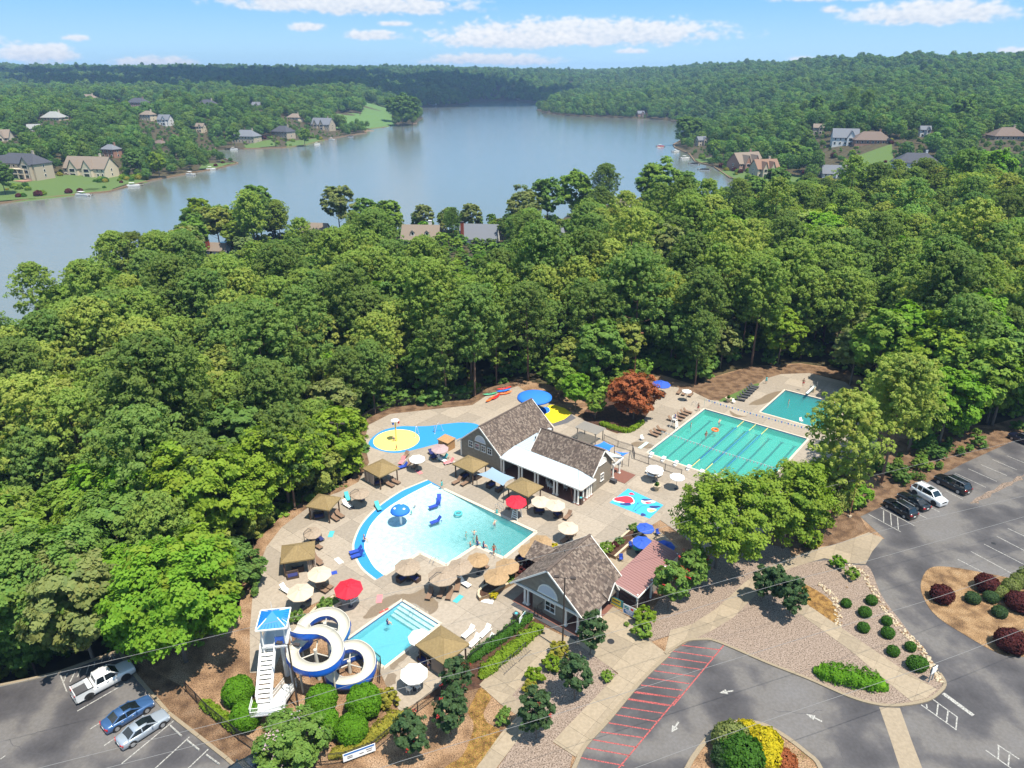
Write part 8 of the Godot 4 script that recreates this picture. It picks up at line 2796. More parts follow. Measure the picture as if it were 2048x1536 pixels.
	for s in [["loose bright shrub at the rock garden's upper end", 43.15, -77.23, "leaf_bright", 1.1], ["second loose bright shrub at the rock garden's upper end", 43.98, -74.93, "leaf_a", 1.0], ["round bright shrub at the plaza's corner bed, lower", 15.06, -64.58, "leaf_a", 1.25], ["yellow-green shrub at the plaza's corner bed, upper", 15.68, -66.68, "hedge_green", 1.5], ["small shrub in the gravel bed near the kerb walk", 10.24, -58.05, "leaf_a", 0.75], ["tiny shrub at the plaza edge", 13.58, -66.25, "leaf_a", 0.35], ["reddish-yellow shrub by the lamp post", 5.28, -61.44, "hedge_yellow", 1.25], ["yellow-green shrub left of the crape myrtles", 4.40, -59.58, "hedge_green", 1.15], ["yellow-green shrub at the bicycle pad's corner", 2.40, -57.79, "hedge_green", 1.15], ["lower yellow-green shrub at the bicycle pad", 1.95, -56.41, "hedge_yellow", 0.9], ["small green shrub on the path-side bed", -0.95, -52.38, "leaf_b", 0.8], ["second small green shrub on the path-side bed", -0.64, -53.47, "leaf_b", 0.6], ["dark green shrub by the bright slope at the east car park", 52.55, -92.71, "leaf_bright", 2.3], ["leafy bush under the leaning pine", 50.57, -91.21, "leaf_a", 2.0], ["green bush behind the black cars", 62.24, -98.42, "leaf_d", 1.6], ["yellow-green weeping bush left of the walkway", 40.92, -82.22, "leaf_c", 2.0], ["yellow plant at the stone planter's end", -2.25, -71.17, "yellow_leaf", 0.6], ["yellow plant on the planter by the beach pool", 5.72, -81.02, "yellow_leaf", 0.7], ["purple shrub in the planter, first", 1.13, -75.73, "leaf_purple", 0.8], ["purple shrub in the planter, second", 2.06, -76.90, "leaf_purple", 0.85], ["green shrub in the planter between parasols", -0.44, -74.08, "leaf_a", 0.8], ["green shrub behind the pavilion roof", 12.89, -80.45, "leaf_a", 1.1], ["small conifer on the snack planter", 14.91, -82.17, "leaf_d", 0.8], ["purple shrub on the snack planter", 14.13, -81.31, "leaf_purple", 0.7], ["green shrub on the snack planter's far end", 17.45, -85.17, "leaf_b", 0.9], ["tall leafy shrub in the slide planter", -22.71, -69.28, "leaf_b", 1.0], ["leafy shrub left of the slide planter", -25.60, -67.06, "leaf_b", 1.0], ["yellowish bush at the deck's lower corner", -12.86, -54.70, "hedge_yellow", 1.3], ["tan-leaved bush at the foot of the pine", 41.94, -81.72, "hedge_yellow", 0.9]]:
		bush("garden_shrub", s[0], "shrub", loose, s[3], Vector3(s[1], 0, s[2]), s[4], "loose garden shrubs")
	# shrubs of the two islands
	var big = shrub_ball(53, 1.4, 1.15, 4200, 0.15, 0.06)
	for s in [["purple shrub at the island's left end", 53.24, -70.78, "leaf_purple", 0.95], ["purple shrub behind the green mounds", 60.00, -72.73, "leaf_purple", 0.99], ["purple-brown shrub at the island's right", 61.78, -69.22, "leaf_purple", 1.07], ["large purple shrub nearest the drive", 56.53, -62.63, "leaf_purple", 1.16], ["grey-green mound left of the island's middle", 56.92, -70.47, "myrtle", 0.62], ["grey-green mound beside the purple shrub", 59.26, -70.62, "myrtle", 0.62], ["grey-green mound alone on the bare earth", 58.70, -68.00, "myrtle", 0.6], ["olive mound of the back row, first", 60.83, -71.42, "leaf_olive", 0.72], ["olive mound of the back row, second", 62.96, -72.56, "leaf_olive", 0.75], ["olive mound of the back row, third", 64.60, -73.56, "leaf_olive", 0.75], ["olive mound of the back row, at the frame's edge", 66.49, -74.76, "leaf_olive", 0.8], ["dark green shrub of the loop island, upper", 21.17, -49.46, "leaf_olive", 1.3], ["dark green shrub of the loop island, lower", 21.46, -47.57, "box_dark", 1.5], ["bright yellow shrub of the loop island, upper", 23.03, -50.64, "yellow_leaf", 0.9], ["bright yellow shrub of the loop island, middle", 24.23, -49.07, "yellow_leaf", 1.2], ["bright yellow shrub of the loop island, lower", 24.13, -47.76, "yellow_leaf", 1.1], ["brown shrub of the loop island at the frame's edge", 25.45, -47.32, "leaf_red", 0.9], ["grey-green shrub of the loop island, hidden one", 20.37, -47.76, "myrtle", 1.1]]:
		bush("island_shrub", s[0], "shrub", big, s[3], Vector3(s[1], 0, s[2]), s[4], "shrubs of the islands in the drive")
	# strip of mown grass on the loop island, tufts on the dry lawn
	var gr = Leaves.new()
	gr.r.seed = 5
	var poly = smooth_line(pv([26.21, -50.74, 27.17, -49.85, 28.34, -48.50, 28.71, -47.32, 28.36, -45.61, 27.24, -45.61, 27.24, -47.32, 26.63, -49.27]), 3, true)
	for i in 14000:
		var p = Vector2(gr.r.randf_range(10, 36), gr.r.randf_range(-62, -44))
		if Geometry2D.is_point_in_polygon(p, poly):
			gr.needle(v3(p, 0.01), (Vector3(0, 1, 0) + gr.dir() * 0.6).normalized(), 0.12, 0.03, tone(gr.r, 0.3, 0.15), Vector3.UP)
	var o = part(self, "mown_grass", gr.mesh(), M.grass_blade)
	tag(o, "curved strip of green grass on the loop island", "grass", "", "stuff")
	gr = Leaves.new()
	gr.r.seed = 6
	poly = smooth_line(pv([-3.4, -56.9, -2.2, -55.7, -2.9, -53.8, -2.5, -52.5, -1.1, -51.3, -2.0, -49.3, -3.4, -47.3, -4.9, -44.3, -7.4, -44.3, -6.4, -47.3, -4.8, -48.6, -4.0, -51.0, -3.9, -52.5, -4.5, -53.8, -3.9, -55.7]), 3, true)
	for i in 22000:
		var p = Vector2(gr.r.randf_range(-14, 4), gr.r.randf_range(-64, -44))
		if Geometry2D.is_point_in_polygon(p, poly):
			gr.needle(v3(p, -0.02), (Vector3(0, 1, 0) + gr.dir() * 0.8).normalized(), 0.09, 0.03, tone(gr.r, 0.3, 0.2) * Color(1.5, 1.0, 0.6), Vector3.UP)
	o = part(self, "lawn_grass", gr.mesh(), M.grass_blade)
	tag(o, "patchy dry lawn between the path and the fence", "grass", "", "stuff")

# ---------- houses, boats and gardens on the lake's shores ----------
var HOUSES := [
	[-328, -499, 34.7, 14.0, 3, -18, "h_stone", "r_dark", "mansion", "three-storey mansion with a dark roof and arched terraces on the far shore"],
	[-297, -523, 33.1, 14.0, 2, -12, "h_cream", "r_tan", "gables", "cream lakeside mansion with tall gabled windows"],
	[-319, -596, 12.7, 8.2, 2, -20, "h_brick", "r_grey", "hip", "house with a steep grey hip roof behind the cream mansion"],
	[-429, -631, 18.3, 11.8, 1, 10, "h_cream", "r_tan", "gable", "tan-roofed house at the picture edge behind the mansion"],
	[-487, -811, 21.4, 13.8, 1, -10, "h_cream", "r_pale", "hip", "pale-roofed house among trees on the left bank"],
	[-454, -720, 10.7, 6.9, 1, 20, "h_white", "r_pale", "gable", "small pale gable behind the mansion"],
	[-686, -1247, 26.8, 14.0, 1, -10, "h_cream", "r_tan", "hip", "tan-roofed house, first of the upper row on the left bank"],
	[-597, -1142, 24.6, 14.0, 1, -15, "h_cream", "r_dark", "hip", "dark-roofed house, second of the upper row"],
	[-512, -1053, 25.9, 14.0, 2, -15, "h_brick", "r_dark", "hip", "dark-roofed brick house, third of the upper row"],
	[-530, -1154, 22.2, 14.0, 1, -15, "h_cream", "r_grey", "hip", "grey-roofed house, fourth of the upper row"],
	[-406, -851, 14.5, 9.4, 2, -20, "h_cream", "r_tan", "hip", "tan house above the dark pines"],
	[-379, -832, 14.2, 9.2, 2, -15, "h_white", "r_grey", "gable", "white house with a dark blue-grey roof above the pines"],
	[-338, -722, 10.7, 6.9, 1, -25, "h_brick", "r_brown", "hip", "small brown-roofed house in the pines"],
	[-418, -1054, 24.3, 14.0, 1, -20, "h_cream", "r_dark", "hip", "dark-roofed house, fifth of the upper row"],
	[-337, -821, 9.0, 5.8, 2, -10, "h_cream", "r_tan", "gable", "narrow tan house between round trees"],
	[-277, -787, 26.2, 14.0, 2, -15, "h_stone", "r_grey", "hip", "grey-roofed stone house near the yellow shrub"],
	[-252, -833, 21.5, 13.9, 2, -25, "h_stone", "r_dark", "hip", "stone house with a dark hip roof above its lawn"],
	[-273, -958, 16.6, 10.7, 1, -20, "h_cream", "r_tan", "hip", "tan-roofed house behind the stone one"],
	[-234, -940, 26.4, 14.0, 2, -20, "h_stone", "r_grey", "gables", "grey-roofed house next to the golf green"],
	[-350, -1052, 12.0, 7.7, 1, -10, "h_cream", "r_grey", "gable", "small grey gable in the left woods"],
	[-225, -1774, 28.9, 14.0, 2, -10, "h_cream", "r_tan", "gables", "pale house on the far spit of land"],
	[-181, -1747, 17.0, 11.0, 1, -10, "h_white", "r_pale", "gable", "small white house on the far spit"],
	[-414, -2093, 27.6, 14.0, 1, 0, "h_cream", "r_tan", "hip", "pale house behind the fairway"],
	[-72, -2429, 50.0, 14.0, 2, -5, "h_white", "r_tan", "gables", "large white house on the far hillside at the lake end"],
	[23, -2106, 18.6, 12.0, 1, 10, "h_cream", "r_tan", "gable", "small house at the far lake corner"],
	[85, -2134, 17.0, 10.9, 1, 10, "h_cream", "r_grey", "gable", "small grey house on the far right shore"],
	[216, -1283, 11.4, 7.4, 2, 10, "h_brick", "r_grey", "gable", "red brick house at the far right shore"],
	[190, -757, 9.6, 6.2, 2, 20, "h_stone", "r_grey", "gable", "grey house under tall trees on the right point"],
	[178, -568, 23.1, 14.0, 2, 25, "h_brick", "r_tan", "gables", "large tan-roofed house with chimneys on the right shore"],
	[181, -532, 17.6, 11.3, 2, 15, "h_stone", "r_orange", "gables", "house with an orange-tan roof by the right cove"],
	[223, -514, 15.2, 9.8, 1, -10, "h_white", "r_grey", "gable", "low grey-roofed white house behind the cove"],
	[267, -605, 19.1, 12.3, 2, -15, "h_white", "r_grey", "gable", "grey-roofed house behind the cove, second row"],
	[282, -592, 26.7, 14.0, 1, -10, "h_brick", "r_brown", "hip", "wide brown-roofed house behind the cove"],
	[277, -511, 26.7, 14.0, 2, -12, "h_white", "r_dark", "hip", "white two-storey house with a dark roof on the right"],
	[330, -605, 7.5, 4.9, 2, -10, "h_white", "r_grey", "gable", "narrow white house right of the pines"],
	[381, -582, 22.9, 14.0, 1, -5, "h_stone", "r_brown", "hip", "brown-roofed house at the right under the wood"],
	[272, -673, 8.3, 5.4, 2, -15, "h_stone", "r_tan", "gable", "narrow tan house left of the twin pines"],
	[-39, -308, 15.5, 10.0, 1, -4, "h_white", "r_tan", "cape", "white cape house with two dormers on the near shore"],
	[-14, -309, 15.9, 10.3, 1, -8, "h_white", "r_grey", "chimney", "grey-roofed near-shore house with a red brick chimney"],
	[57, -374, 9.1, 5.9, 2, 20, "h_white", "r_tan", "gable", "white gabled house with a tan roof amid the near trees"],
	[103, -388, 15.5, 10.0, 1, 10, "h_white", "r_grey", "gable", "grey-roofed near house beside the cove"],
	[91, -345, 12.3, 7.9, 1, 25, "h_white", "r_brown", "gable", "brown-roofed near house with a white gable"],
	[-92, -335, 12.6, 8.1, 1, -10, "h_white", "r_tan", "gable", "tan roof peeping over the near trees"],
	[-120, -290, 7.5, 4.8, 1, -10, "h_white", "r_tan", "chimney", "near-shore roof with a red chimney beside the lone round tree"],
	[18, -312, 8.3, 5.3, 1, 15, "h_white", "r_grey", "gable", "grey roof hidden among the near trees"]]
var SHORE_TREES := [
	[-132, -298, 18.6, "broad_3", "leaf_b", "lone round tree at the near lake edge"],
	[-111, -317, 26.8, "broad_5", "leaf_b", "tall green tree at the near lake edge, second from the lone one"],
	[-114, -305, 16.7, "broad_0", "leaf_d", "dark tree beside the tall lake-edge one"],
	[-78, -325, 25.3, "broad_1", "leaf_olive", "round olive tree at the near lake edge"],
	[-64, -315, 20.2, "broad_0", "leaf_b", "green tree right of the olive one"],
	[-54, -312, 19.2, "broad_2", "leaf_a", "bright tree left of the cape house"],
	[-41, -334, 14.6, "broad_4", "leaf_olive", "wispy grey-green tree behind the cape house"],
	[-29, -334, 12.6, "broad_4", "leaf_olive", "second wispy tree behind the cape house"],
	[-19, -334, 15.1, "broad_4", "leaf_olive", "wispy tree left of the grey-roofed near house"],
	[5, -320, 24.0, "broad_3", "leaf_olive", "broad olive tree right of the grey-roofed near house"],
	[16, -331, 27.7, "broad_5", "leaf_b", "tall tree of the near point, first"],
	[30, -342, 29.8, "broad_1", "leaf_a", "tall tree of the near point, second"],
	[43, -342, 28.6, "pine_1", "pine_d", "dark pine of the near point"],
	[69, -348, 32.1, "broad_3", "leaf_a", "big bright tree of the near point"],
	[89, -375, 23.0, "broad_0", "leaf_b", "tree at the near point beside the cove"],
	[74, -336, 15.9, "broad_2", "leaf_c", "yellow-green tree below the big bright one"],
	[128, -355, 25.7, "broad_5", "leaf_d", "dark tall tree right of the cove mouth"],
	[108, -325, 23.2, "broad_1", "leaf_b", "tree over the brown near roof"],
	[142, -325, 21.3, "broad_3", "leaf_e", "yellow-green round tree left of the white house"],
	[140, -348, 19.7, "pine_0", "pine_d", "dark pine over the cove"],
	[211, -325, 34.3, "broad_5", "leaf_bright", "bright lime tree in the right wood"],
	[-251, -526, 18.9, "broad_3", "leaf_c", "wide yellow-green tree on the far left shore"],
	[-270, -528, 19.4, "broad_2", "leaf_d", "dark tree left of the wide yellow-green one"],
	[-308, -445, 20.9, "broad_3", "leaf_d", "dark tree at the picture edge in front of the mansion"],
	[-155, -1077, 45.8, "broad_3", "leaf_d", "dark tree clump on the golf point, nearer"],
	[-144, -1098, 42.2, "broad_0", "leaf_d", "dark tree clump on the golf point, second"],
	[-176, -1121, 38.4, "broad_1", "leaf_d", "dark tree clump on the golf point, farther"],
	[176, -774, 30.6, "broad_0", "leaf_b", "tall tree on the right point, at the water"],
	[192, -792, 28.0, "broad_1", "leaf_b", "tall tree on the right point, second"],
	[301, -758, 27.3, "broad_5", "leaf_b", "round tree above the right shore houses"],
	[373, -631, 30.9, "broad_3", "leaf_b", "big round tree above the white house"],
	[320, -693, 29.0, "pine_1", "pine_b", "twin pine above the right shore houses"],
	[316, -717, 30.9, "pine_3", "pine_b", "second twin pine above the right shore houses"],
	[204, -548, 20.4, "broad_2", "leaf_a", "bright tree before the orange-tan roof"],
	[170, -631, 18.5, "broad_4", "leaf_a", "small tree among the right shore docks"],
	[-170, -1689, 37.9, "broad_0", "leaf_d", "round tree on the far spit"],
	[-212, -769, 18.7, "broad_4", "leaf_a", "weeping tree on the left shore lawn"],
	[-272, -737, 23.5, "broad_1", "leaf_b", "tall tree left of the yellow shrub"]]
var LAWNS := [
	["lawn", [-358, -491, -337, -500, -315, -510, -283, -530, -261, -522, -256, -465, -268, -447, -286, -432, -308, -417]],
	["lawn", [167, -561, 191, -530, 209, -511, 161, -493, 153, -535]],
	["lawn", [-287, -490, -278, -496, -254, -462, -266, -452]],
	["lawn", [-311, -455, -310, -460, -287, -435, -268, -447, -265, -445, -283, -427, -289, -421]],
	["lawn", [-265, -506, -259, -518, -250, -506, -256, -490]],
	["lawn", [-252, -606, -240, -615, -231, -624, -232, -581, -241, -569]],
	["fairway", [-313, -1604, -258, -1604, -163, -1057, -176, -1010, -212, -1027, -239, -1233]],
	["fairway", [-264, -1138, -231, -1156, -202, -1027, -226, -973]],
	["lawn", [-240, -800, -221, -856, -208, -837, -214, -767, -227, -755]],
	["lawn", [-274, -767, -257, -800, -238, -767, -262, -739]],
	["lawn", [158, -646, 183, -658, 175, -624, 156, -619]],
	["lawn", [155, -561, 174, -574, 174, -544, 156, -532]],
	["lawn", [251, -553, 291, -576, 269, -523, 238, -496]],
	["lawn", [166, -509, 206, -509, 197, -487, 176, -487]]]
var BOATS := [
	[-263, -448, 10.0, "white lake boat with a canopy on its lift beside the lawn"],
	[-251, -487, 8.0, "white pontoon boat at the left bank dock"],
	[-237, -545, 7.0, "white pontoon boat below the wide yellow-green tree"],
	[-234, -576, 7.0, "white pontoon boat by the point of lawn"],
	[-272, -733, 7.0, "white boat in the left cove"],
	[-202, -844, 7.0, "white boat below the stone house lawn"],
	[-204, -787, 6.0, "small boat at the left shore lawn"],
	[-190, -888, 6.0, "dark boat by the golf green"],
	[151, -763, 7.0, "red boat off the right point"],
	[156, -713, 7.0, "boat at the first right shore dock"],
	[152, -655, 8.0, "white pontoon boat at the right shore, second dock"],
	[150, -611, 7.0, "dark boat at the right shore, third dock"],
	[149, -573, 8.0, "dark pontoon boat at the right shore, fourth dock"],
	[185, -485, 7.0, "white pontoon boat inside the right cove"]]

func hip_roof(g, w, d, y0, h, over):
	var x = w * 0.5 + over
	var z = d * 0.5 + over
	var rx = maxf(x - z, 0.2)
	var C = [Vector3(-x, y0, -z), Vector3(x, y0, -z), Vector3(x, y0, z), Vector3(-x, y0, z)]
	var A = Vector3(-rx, y0 + h, 0)
	var B = Vector3(rx, y0 + h, 0)
	g.quad(C[3], C[2], B, A)
	g.quad(C[1], C[0], A, B)
	g.tri(C[2], C[1], B)
	g.tri(C[0], C[3], A)
	for k in 4:
		g.quad(C[k], C[(k + 1) % 4], C[(k + 1) % 4] - Vector3(0, 0.3, 0), C[k] - Vector3(0, 0.3, 0))

func gable_roof(g, wl, w, d, y0, h, over, at, turn):
	# ridge along local x
	var b = Basis(Vector3.UP, turn)
	var x = w * 0.5 + over
	var z = d * 0.5 + over
	var drop = h * over / (d * 0.5)
	for s in [-1.0, 1.0]:
		g.quad(at + b * Vector3(-x, y0 - drop, z * s), at + b * Vector3(x, y0 - drop, z * s), at + b * Vector3(x, y0 + h, 0), at + b * Vector3(-x, y0 + h, 0))
		g.quad(at + b * Vector3(-x, y0 - drop - 0.25, z * s), at + b * Vector3(x, y0 - drop - 0.25, z * s), at + b * Vector3(x, y0 + h - 0.25, 0), at + b * Vector3(-x, y0 + h - 0.25, 0))
		g.quad(at + b * Vector3(-x, y0 - drop, z * s), at + b * Vector3(-x, y0 - drop - 0.25, z * s), at + b * Vector3(x, y0 - drop - 0.25, z * s), at + b * Vector3(x, y0 - drop, z * s))
		wl.tri(at + b * Vector3(w * 0.5 * s, y0, -d * 0.5), at + b * Vector3(w * 0.5 * s, y0 + h, 0), at + b * Vector3(w * 0.5 * s, y0, d * 0.5))

func far_window(t, at, w, h, turn = 0.0):
	var o = part(t, "window", bx(Vector3(w + 0.3, h + 0.3, 0.12)), M.white_trim, at, turn)
	part(o, "pane", bx(Vector3(w, h, 0.06), Vector3(0, 0, 0.06)), M.glass)

func house(d):
	var w: float = d[2]
	var dp: float = d[3]
	var wall_h: float = d[4] * 3.1
	var y = ground(d[0], d[1]) - 0.4
	var t = thing("lake_house", d[9], "house", Vector3(d[0], y, d[1]), d[5], "houses round the lake")
	keep_clear.append(Vector3(d[0], d[1], w * 0.5 + 3.0))
	var to_cam = Vector2(-d[0], -d[1]).normalized()
	keep_clear.append(Vector3(d[0] + to_cam.x * w * 0.55, d[1] + to_cam.y * w * 0.55, w * 0.46 + 1.0))
	for i in (9 if d[1] > -420.0 else (8 if d[1] > -700.0 else 15)):
		var o = to_cam * (w * 0.6 + 6.0 + i * 11.0)
		keep_low.append(Vector4(d[0] + o.x, d[1] + o.y, w * 0.7 + 3.0, minf(0.24 + 0.03 * i, 0.5)))
	var wl = G.new()
	var rf = G.new()
	wl.box(Vector3(0, wall_h * 0.5 - 1.5, 0), Vector3(w, wall_h + 3.0, dp))
	var rh: float = dp * (0.42 if d[8] in ["hip", "mansion"] else 0.5)
	if d[8] in ["hip", "mansion"]:
		hip_roof(rf, w, dp, wall_h, rh, 0.6)
	else:
		gable_roof(rf, wl, w, dp, wall_h, rh, 0.5, Vector3.ZERO, 0.0)
	# gabled bays that face the lake
	var bays = []
	if d[8] == "gables":
		bays = [-0.22, 0.12]
	elif d[8] == "gable":
		bays = [0.2]
	elif d[8] == "mansion":
		bays = [-0.33, 0.34]
	for b in bays:
		var bw = w * (0.22 if d[8] != "gable" else 0.32)
		wl.box(Vector3(b * w, wall_h * 0.5 - 1.5, dp * 0.5 + 1.0), Vector3(bw, wall_h + 3.0, 2.4))
		gable_roof(rf, wl, dp * 0.5 + 2.2, bw, wall_h, rh * 0.8, 0.4, Vector3(b * w, 0, dp * 0.25 + 1.1), PI / 2)
		for s in d[4]:
			far_window(t, Vector3(b * w, 1.6 + 3.1 * s, dp * 0.5 + 2.22), bw * 0.55, 1.9)
	part(t, "wall", wl, M[d[6]])
	var roof = part(t, "roof", rf, M[d[7]])
	var n = clampi(int(w / 3.4), 2, 9)
	for s in d[4]:
		for i in n:
			var x = -w * 0.5 + w * (i + 0.5) / n
			var skip = false
			for b in bays:
				if absf(x - b * w) < w * 0.14:
					skip = true
			if not skip:
				far_window(t, Vector3(x, 1.6 + 3.1 * s, dp * 0.5 + 0.04), 1.2, 1.6)
	for s in [-1.0, 1.0]:
		for i in d[4]:
			far_window(t, Vector3(s * (w * 0.5 + 0.04), 1.6 + 3.1 * i, 0), 1.1, 1.5, 90.0 * s)
	if d[8] == "mansion":
		for s in 2:
			part(t, "terrace_slab", bx(Vector3(w * 0.62, 0.35, 3.2), Vector3(0, 3.0 + 3.1 * s, dp * 0.5 + 1.6)), M.h_cream)
			for i in 5:
				part(t, "terrace_pier", bx(Vector3(0.8 if s == 0 else 0.35, 2.9, 0.6), Vector3(w * 0.62 * (i / 4.0 - 0.5), 1.45 + 3.1 * s, dp * 0.5 + 2.8)), M.h_cream)
		part(t, "terrace_base", bx(Vector3(w * 0.9, 2.2, 7.0), Vector3(0, -1.6, dp * 0.5 + 5.5)), M.h_brick)
	if d[8] == "cape":
		for x in [-0.2, 0.2]:
			var dg = G.new()
			var dw = G.new()
			dw.box(Vector3(0, 0, 0), Vector3(1.5, 1.7, 2.0))
			gable_roof(dg, dw, 2.2, 1.5, 0.85, 0.7, 0.2, Vector3.ZERO, PI / 2)
			var dm = part(roof, "dormer", dw, M.white_trim, Vector3(x * w, wall_h + rh * 0.38, dp * 0.3))
			part(dm, "dormer_roof", dg, M[d[7]])
			part(dm, "pane", bx(Vector3(0.8, 1.1, 0.05), Vector3(0, 0, 1.02)), M.glass)
		part(t, "porch_roof", bx(Vector3(w * 0.6, 0.15, 1.8), Vector3(0, wall_h - 0.4, dp * 0.5 + 0.9)), M[d[7]])
		for x in [-0.28, -0.1, 0.1, 0.28]:
			part(t, "porch_post", bx(Vector3(0.18, 2.6, 0.18), Vector3(x * w, 1.2, dp * 0.5 + 1.7)), M.white_trim)
	if d[8] in ["cape", "chimney", "gables", "mansion", "hip"]:
		var ck = "h_chimney" if d[8] == "chimney" else d[6]
		var cx = -w * 0.42 if d[8] == "chimney" else w * 0.24
		var cz = dp * 0.42 if d[8] == "chimney" else -dp * 0.15
		var ch = part(roof, "chimney", bx(Vector3(1.3, rh + 2.2, 1.1), Vector3(0, 0, 0)), M[ck], Vector3(cx, wall_h + rh * 0.55, cz))
		part(ch, "chimney_cap", bx(Vector3(1.5, 0.25, 1.3), Vector3(0, rh * 0.5 + 1.2, 0)), M.charcoal if d[8] == "chimney" else M[d[6]])

func make_shore_houses():
	for k in [["h_stone", srgb(164, 152, 134)], ["h_cream", srgb(192, 180, 158)], ["h_white", srgb(196, 198, 200)], ["h_brick", srgb(146, 110, 94)], ["h_chimney", srgb(128, 60, 46)]]:
		mat(k[0], k[1], 0.85)
	for k in [["r_dark", srgb(64, 66, 74)], ["r_tan", srgb(120, 108, 97)], ["r_grey", srgb(102, 106, 114)], ["r_pale", srgb(134, 136, 136)], ["r_brown", srgb(102, 88, 80)], ["r_orange", srgb(124, 98, 82)]]:
		mat(k[0], k[1], 0.9)
	for h in HOUSES:
		house(h)
	for l in LAWNS:
		var p = pv(l[1])
		struct("shore_lawn" if l[0] == "lawn" else "golf_fairway", drape(p, 0.35, 8.0), M[l[0]])
		keep_clear.append(p)
	var bw = G.new()
	for i in lake.size() - 1:
		var a = lake[i]
		var b = lake[i + 1]
		if a.y < -380.0 and a.y > -1150.0:
			bw.beam(v3(a, LAKE + 0.3), v3(b, LAKE + 0.3), 0.7, 1.0)
	struct("shore_wall", bw, M.ledge_stone)
	for p in [[-176, -1010], [-190, -985], [-160, -1080], [-205, -960]]:
		var g = G.new()
		g.lathe(Vector3.ZERO, [Vector2(0, 0.5), Vector2(7, 0.3), Vector2(8, 0)], 14, 1.4, 1.0)
		struct("golf_bunker", g, M.sand, Vector3(p[0], ground(p[0], p[1]) + 0.4, p[1]))
	for s in SHORE_TREES:
		var kh: float = {"broad_0": 17.0, "broad_1": 19.0, "broad_2": 15.0, "broad_3": 18.0, "broad_4": 13.5, "broad_5": 20.0, "pine_0": 21.0, "pine_1": 23.0, "pine_3": 24.0}[s[3]]
		var y = maxf(ground(s[0], s[1]), LAKE + 0.3)
		tree("shore_tree", s[5], s[3], s[4], "bark_grey", Vector3(s[0], y - 0.2, s[1]), rng.randf() * 360.0, s[2] / kh, "trees at the lake shore")
		keep_clear.append(Vector3(s[0], s[1], 4.0))
	var gs = shrub_ball(55, 1.6, 1.3, 500, 0.5, 0.1)
	var shr = []
	var r = RandomNumberGenerator.new()
	r.seed = 9
	for l in LAWNS:
		var p = pv(l[1])
		if l[0] == "lawn":
			for i in 14:
				var q = p[r.randi() % p.size()] + Vector2(r.randf_range(-9, 9), r.randf_range(-14, 2))
				if shore(q.x, q.y) > 3.0:
					shr.append(q)
	for q in shr:
		var lf: String = ["leaf_a", "hedge_green", "leaf_purple", "box_dark", "hedge_yellow"][r.randi() % 5]
		var o = solo("garden_bush", gs, M[lf], {"leaf_a": "green", "hedge_green": "yellow-green", "leaf_purple": "purple", "box_dark": "dark green", "hedge_yellow": "yellow"}[lf] + " bush in the shore gardens " + ("on the left bank" if q.x < 0 else "by the right cove"), "bush", "bushes of the shore gardens", Vector3(q.x, ground(q.x, q.y), q.y), r.randf() * 360)
		o.scale = Vector3.ONE * r.randf_range(0.6, 1.5)
	for b in BOATS:
		var t = thing("lake_boat", b[3], "boat", Vector3(b[0], LAKE, b[1]), r.randf_range(40, 120), "boats moored along the lake")
		for x in [-0.9, 0.9]:
			var g = G.new()
			g.tube([Vector3(x, 0.1, -b[2] * 0.5), Vector3(x, 0.1, b[2] * 0.42), Vector3(x, 0.35, b[2] * 0.5)], 0.35, 0.3, 8)
			part(t, "pontoon", g, M.galvanised)
		var hk = "red_plastic" if b[3].begins_with("red") else ("charcoal" if b[3].begins_with("dark") else "white_plastic")
		part(t, "deck", bx(Vector3(2.5, 0.2, b[2] * 0.95), Vector3(0, 0.55, 0)), M.grey_wood)
		for x in [-1.2, 1.2]:
			part(t, "side_panel", bx(Vector3(0.08, 0.7, b[2] * 0.9), Vector3(x, 0.95, 0)), M[hk])
		part(t, "seat", bx(Vector3(2.2, 0.5, 0.8), Vector3(0, 0.9, -b[2] * 0.35)), M.white_plastic)
		part(t, "console", bx(Vector3(0.7, 0.9, 0.5), Vector3(0.5, 1.1, 0.2)), M[hk])
		part(t, "canopy", bx(Vector3(2.5, 0.08, b[2] * 0.4), Vector3(0, 2.5, -b[2] * 0.1)), M.canvas_white if not hk == "charcoal" else M.charcoal)
		for x in [-1.15, 1.15]:
			for z in [-0.28, 0.08]:
				part(t, "canopy_pole", bx(Vector3(0.05, 2.0, 0.05), Vector3(x, 1.5, z * b[2])), M.steel)
		var dk = thing("boat_dock", "timber dock beside the " + b[3].get_slice(" at ", 0).get_slice(" on ", 0).get_slice(" by ", 0).get_slice(" below ", 0) + " %s" % ("on the left bank" if b[0] < 0 else "on the right shore"), "dock", Vector3(b[0], LAKE, b[1]) + Vector3(b[0] * 0.004, 0, -3.4), t.rotation_degrees.y, "boat docks")
		part(dk, "planking", bx(Vector3(1.8, 0.18, b[2] + 3.0), Vector3(0, 0.7, 0)), M.grey_wood)
		for x in [-0.8, 0.8]:
			for z in [-0.45, 0.0, 0.45]:
				part(dk, "pile", bx(Vector3(0.25, 2.6, 0.25), Vector3(x, 0.0, z * (b[2] + 3.0))), M.dark_wood)

# ---------- woods ----------
var keep_clear := []       # polygons and circles without wood

var keep_low := []         # circles where only small trees grow, in front of houses

func low_at(p):
	for k in keep_low:
		if p.distance_to(Vector2(k.x, k.y)) < k.z:
			return k.w
	return 1.0

func clear_at(p):
	for k in keep_clear:
		if k is PackedVector2Array:
			if Geometry2D.is_point_in_polygon(p, k):
				return true
		elif p.distance_to(Vector2(k.x, k.y)) < k.z:
			return true
	return false

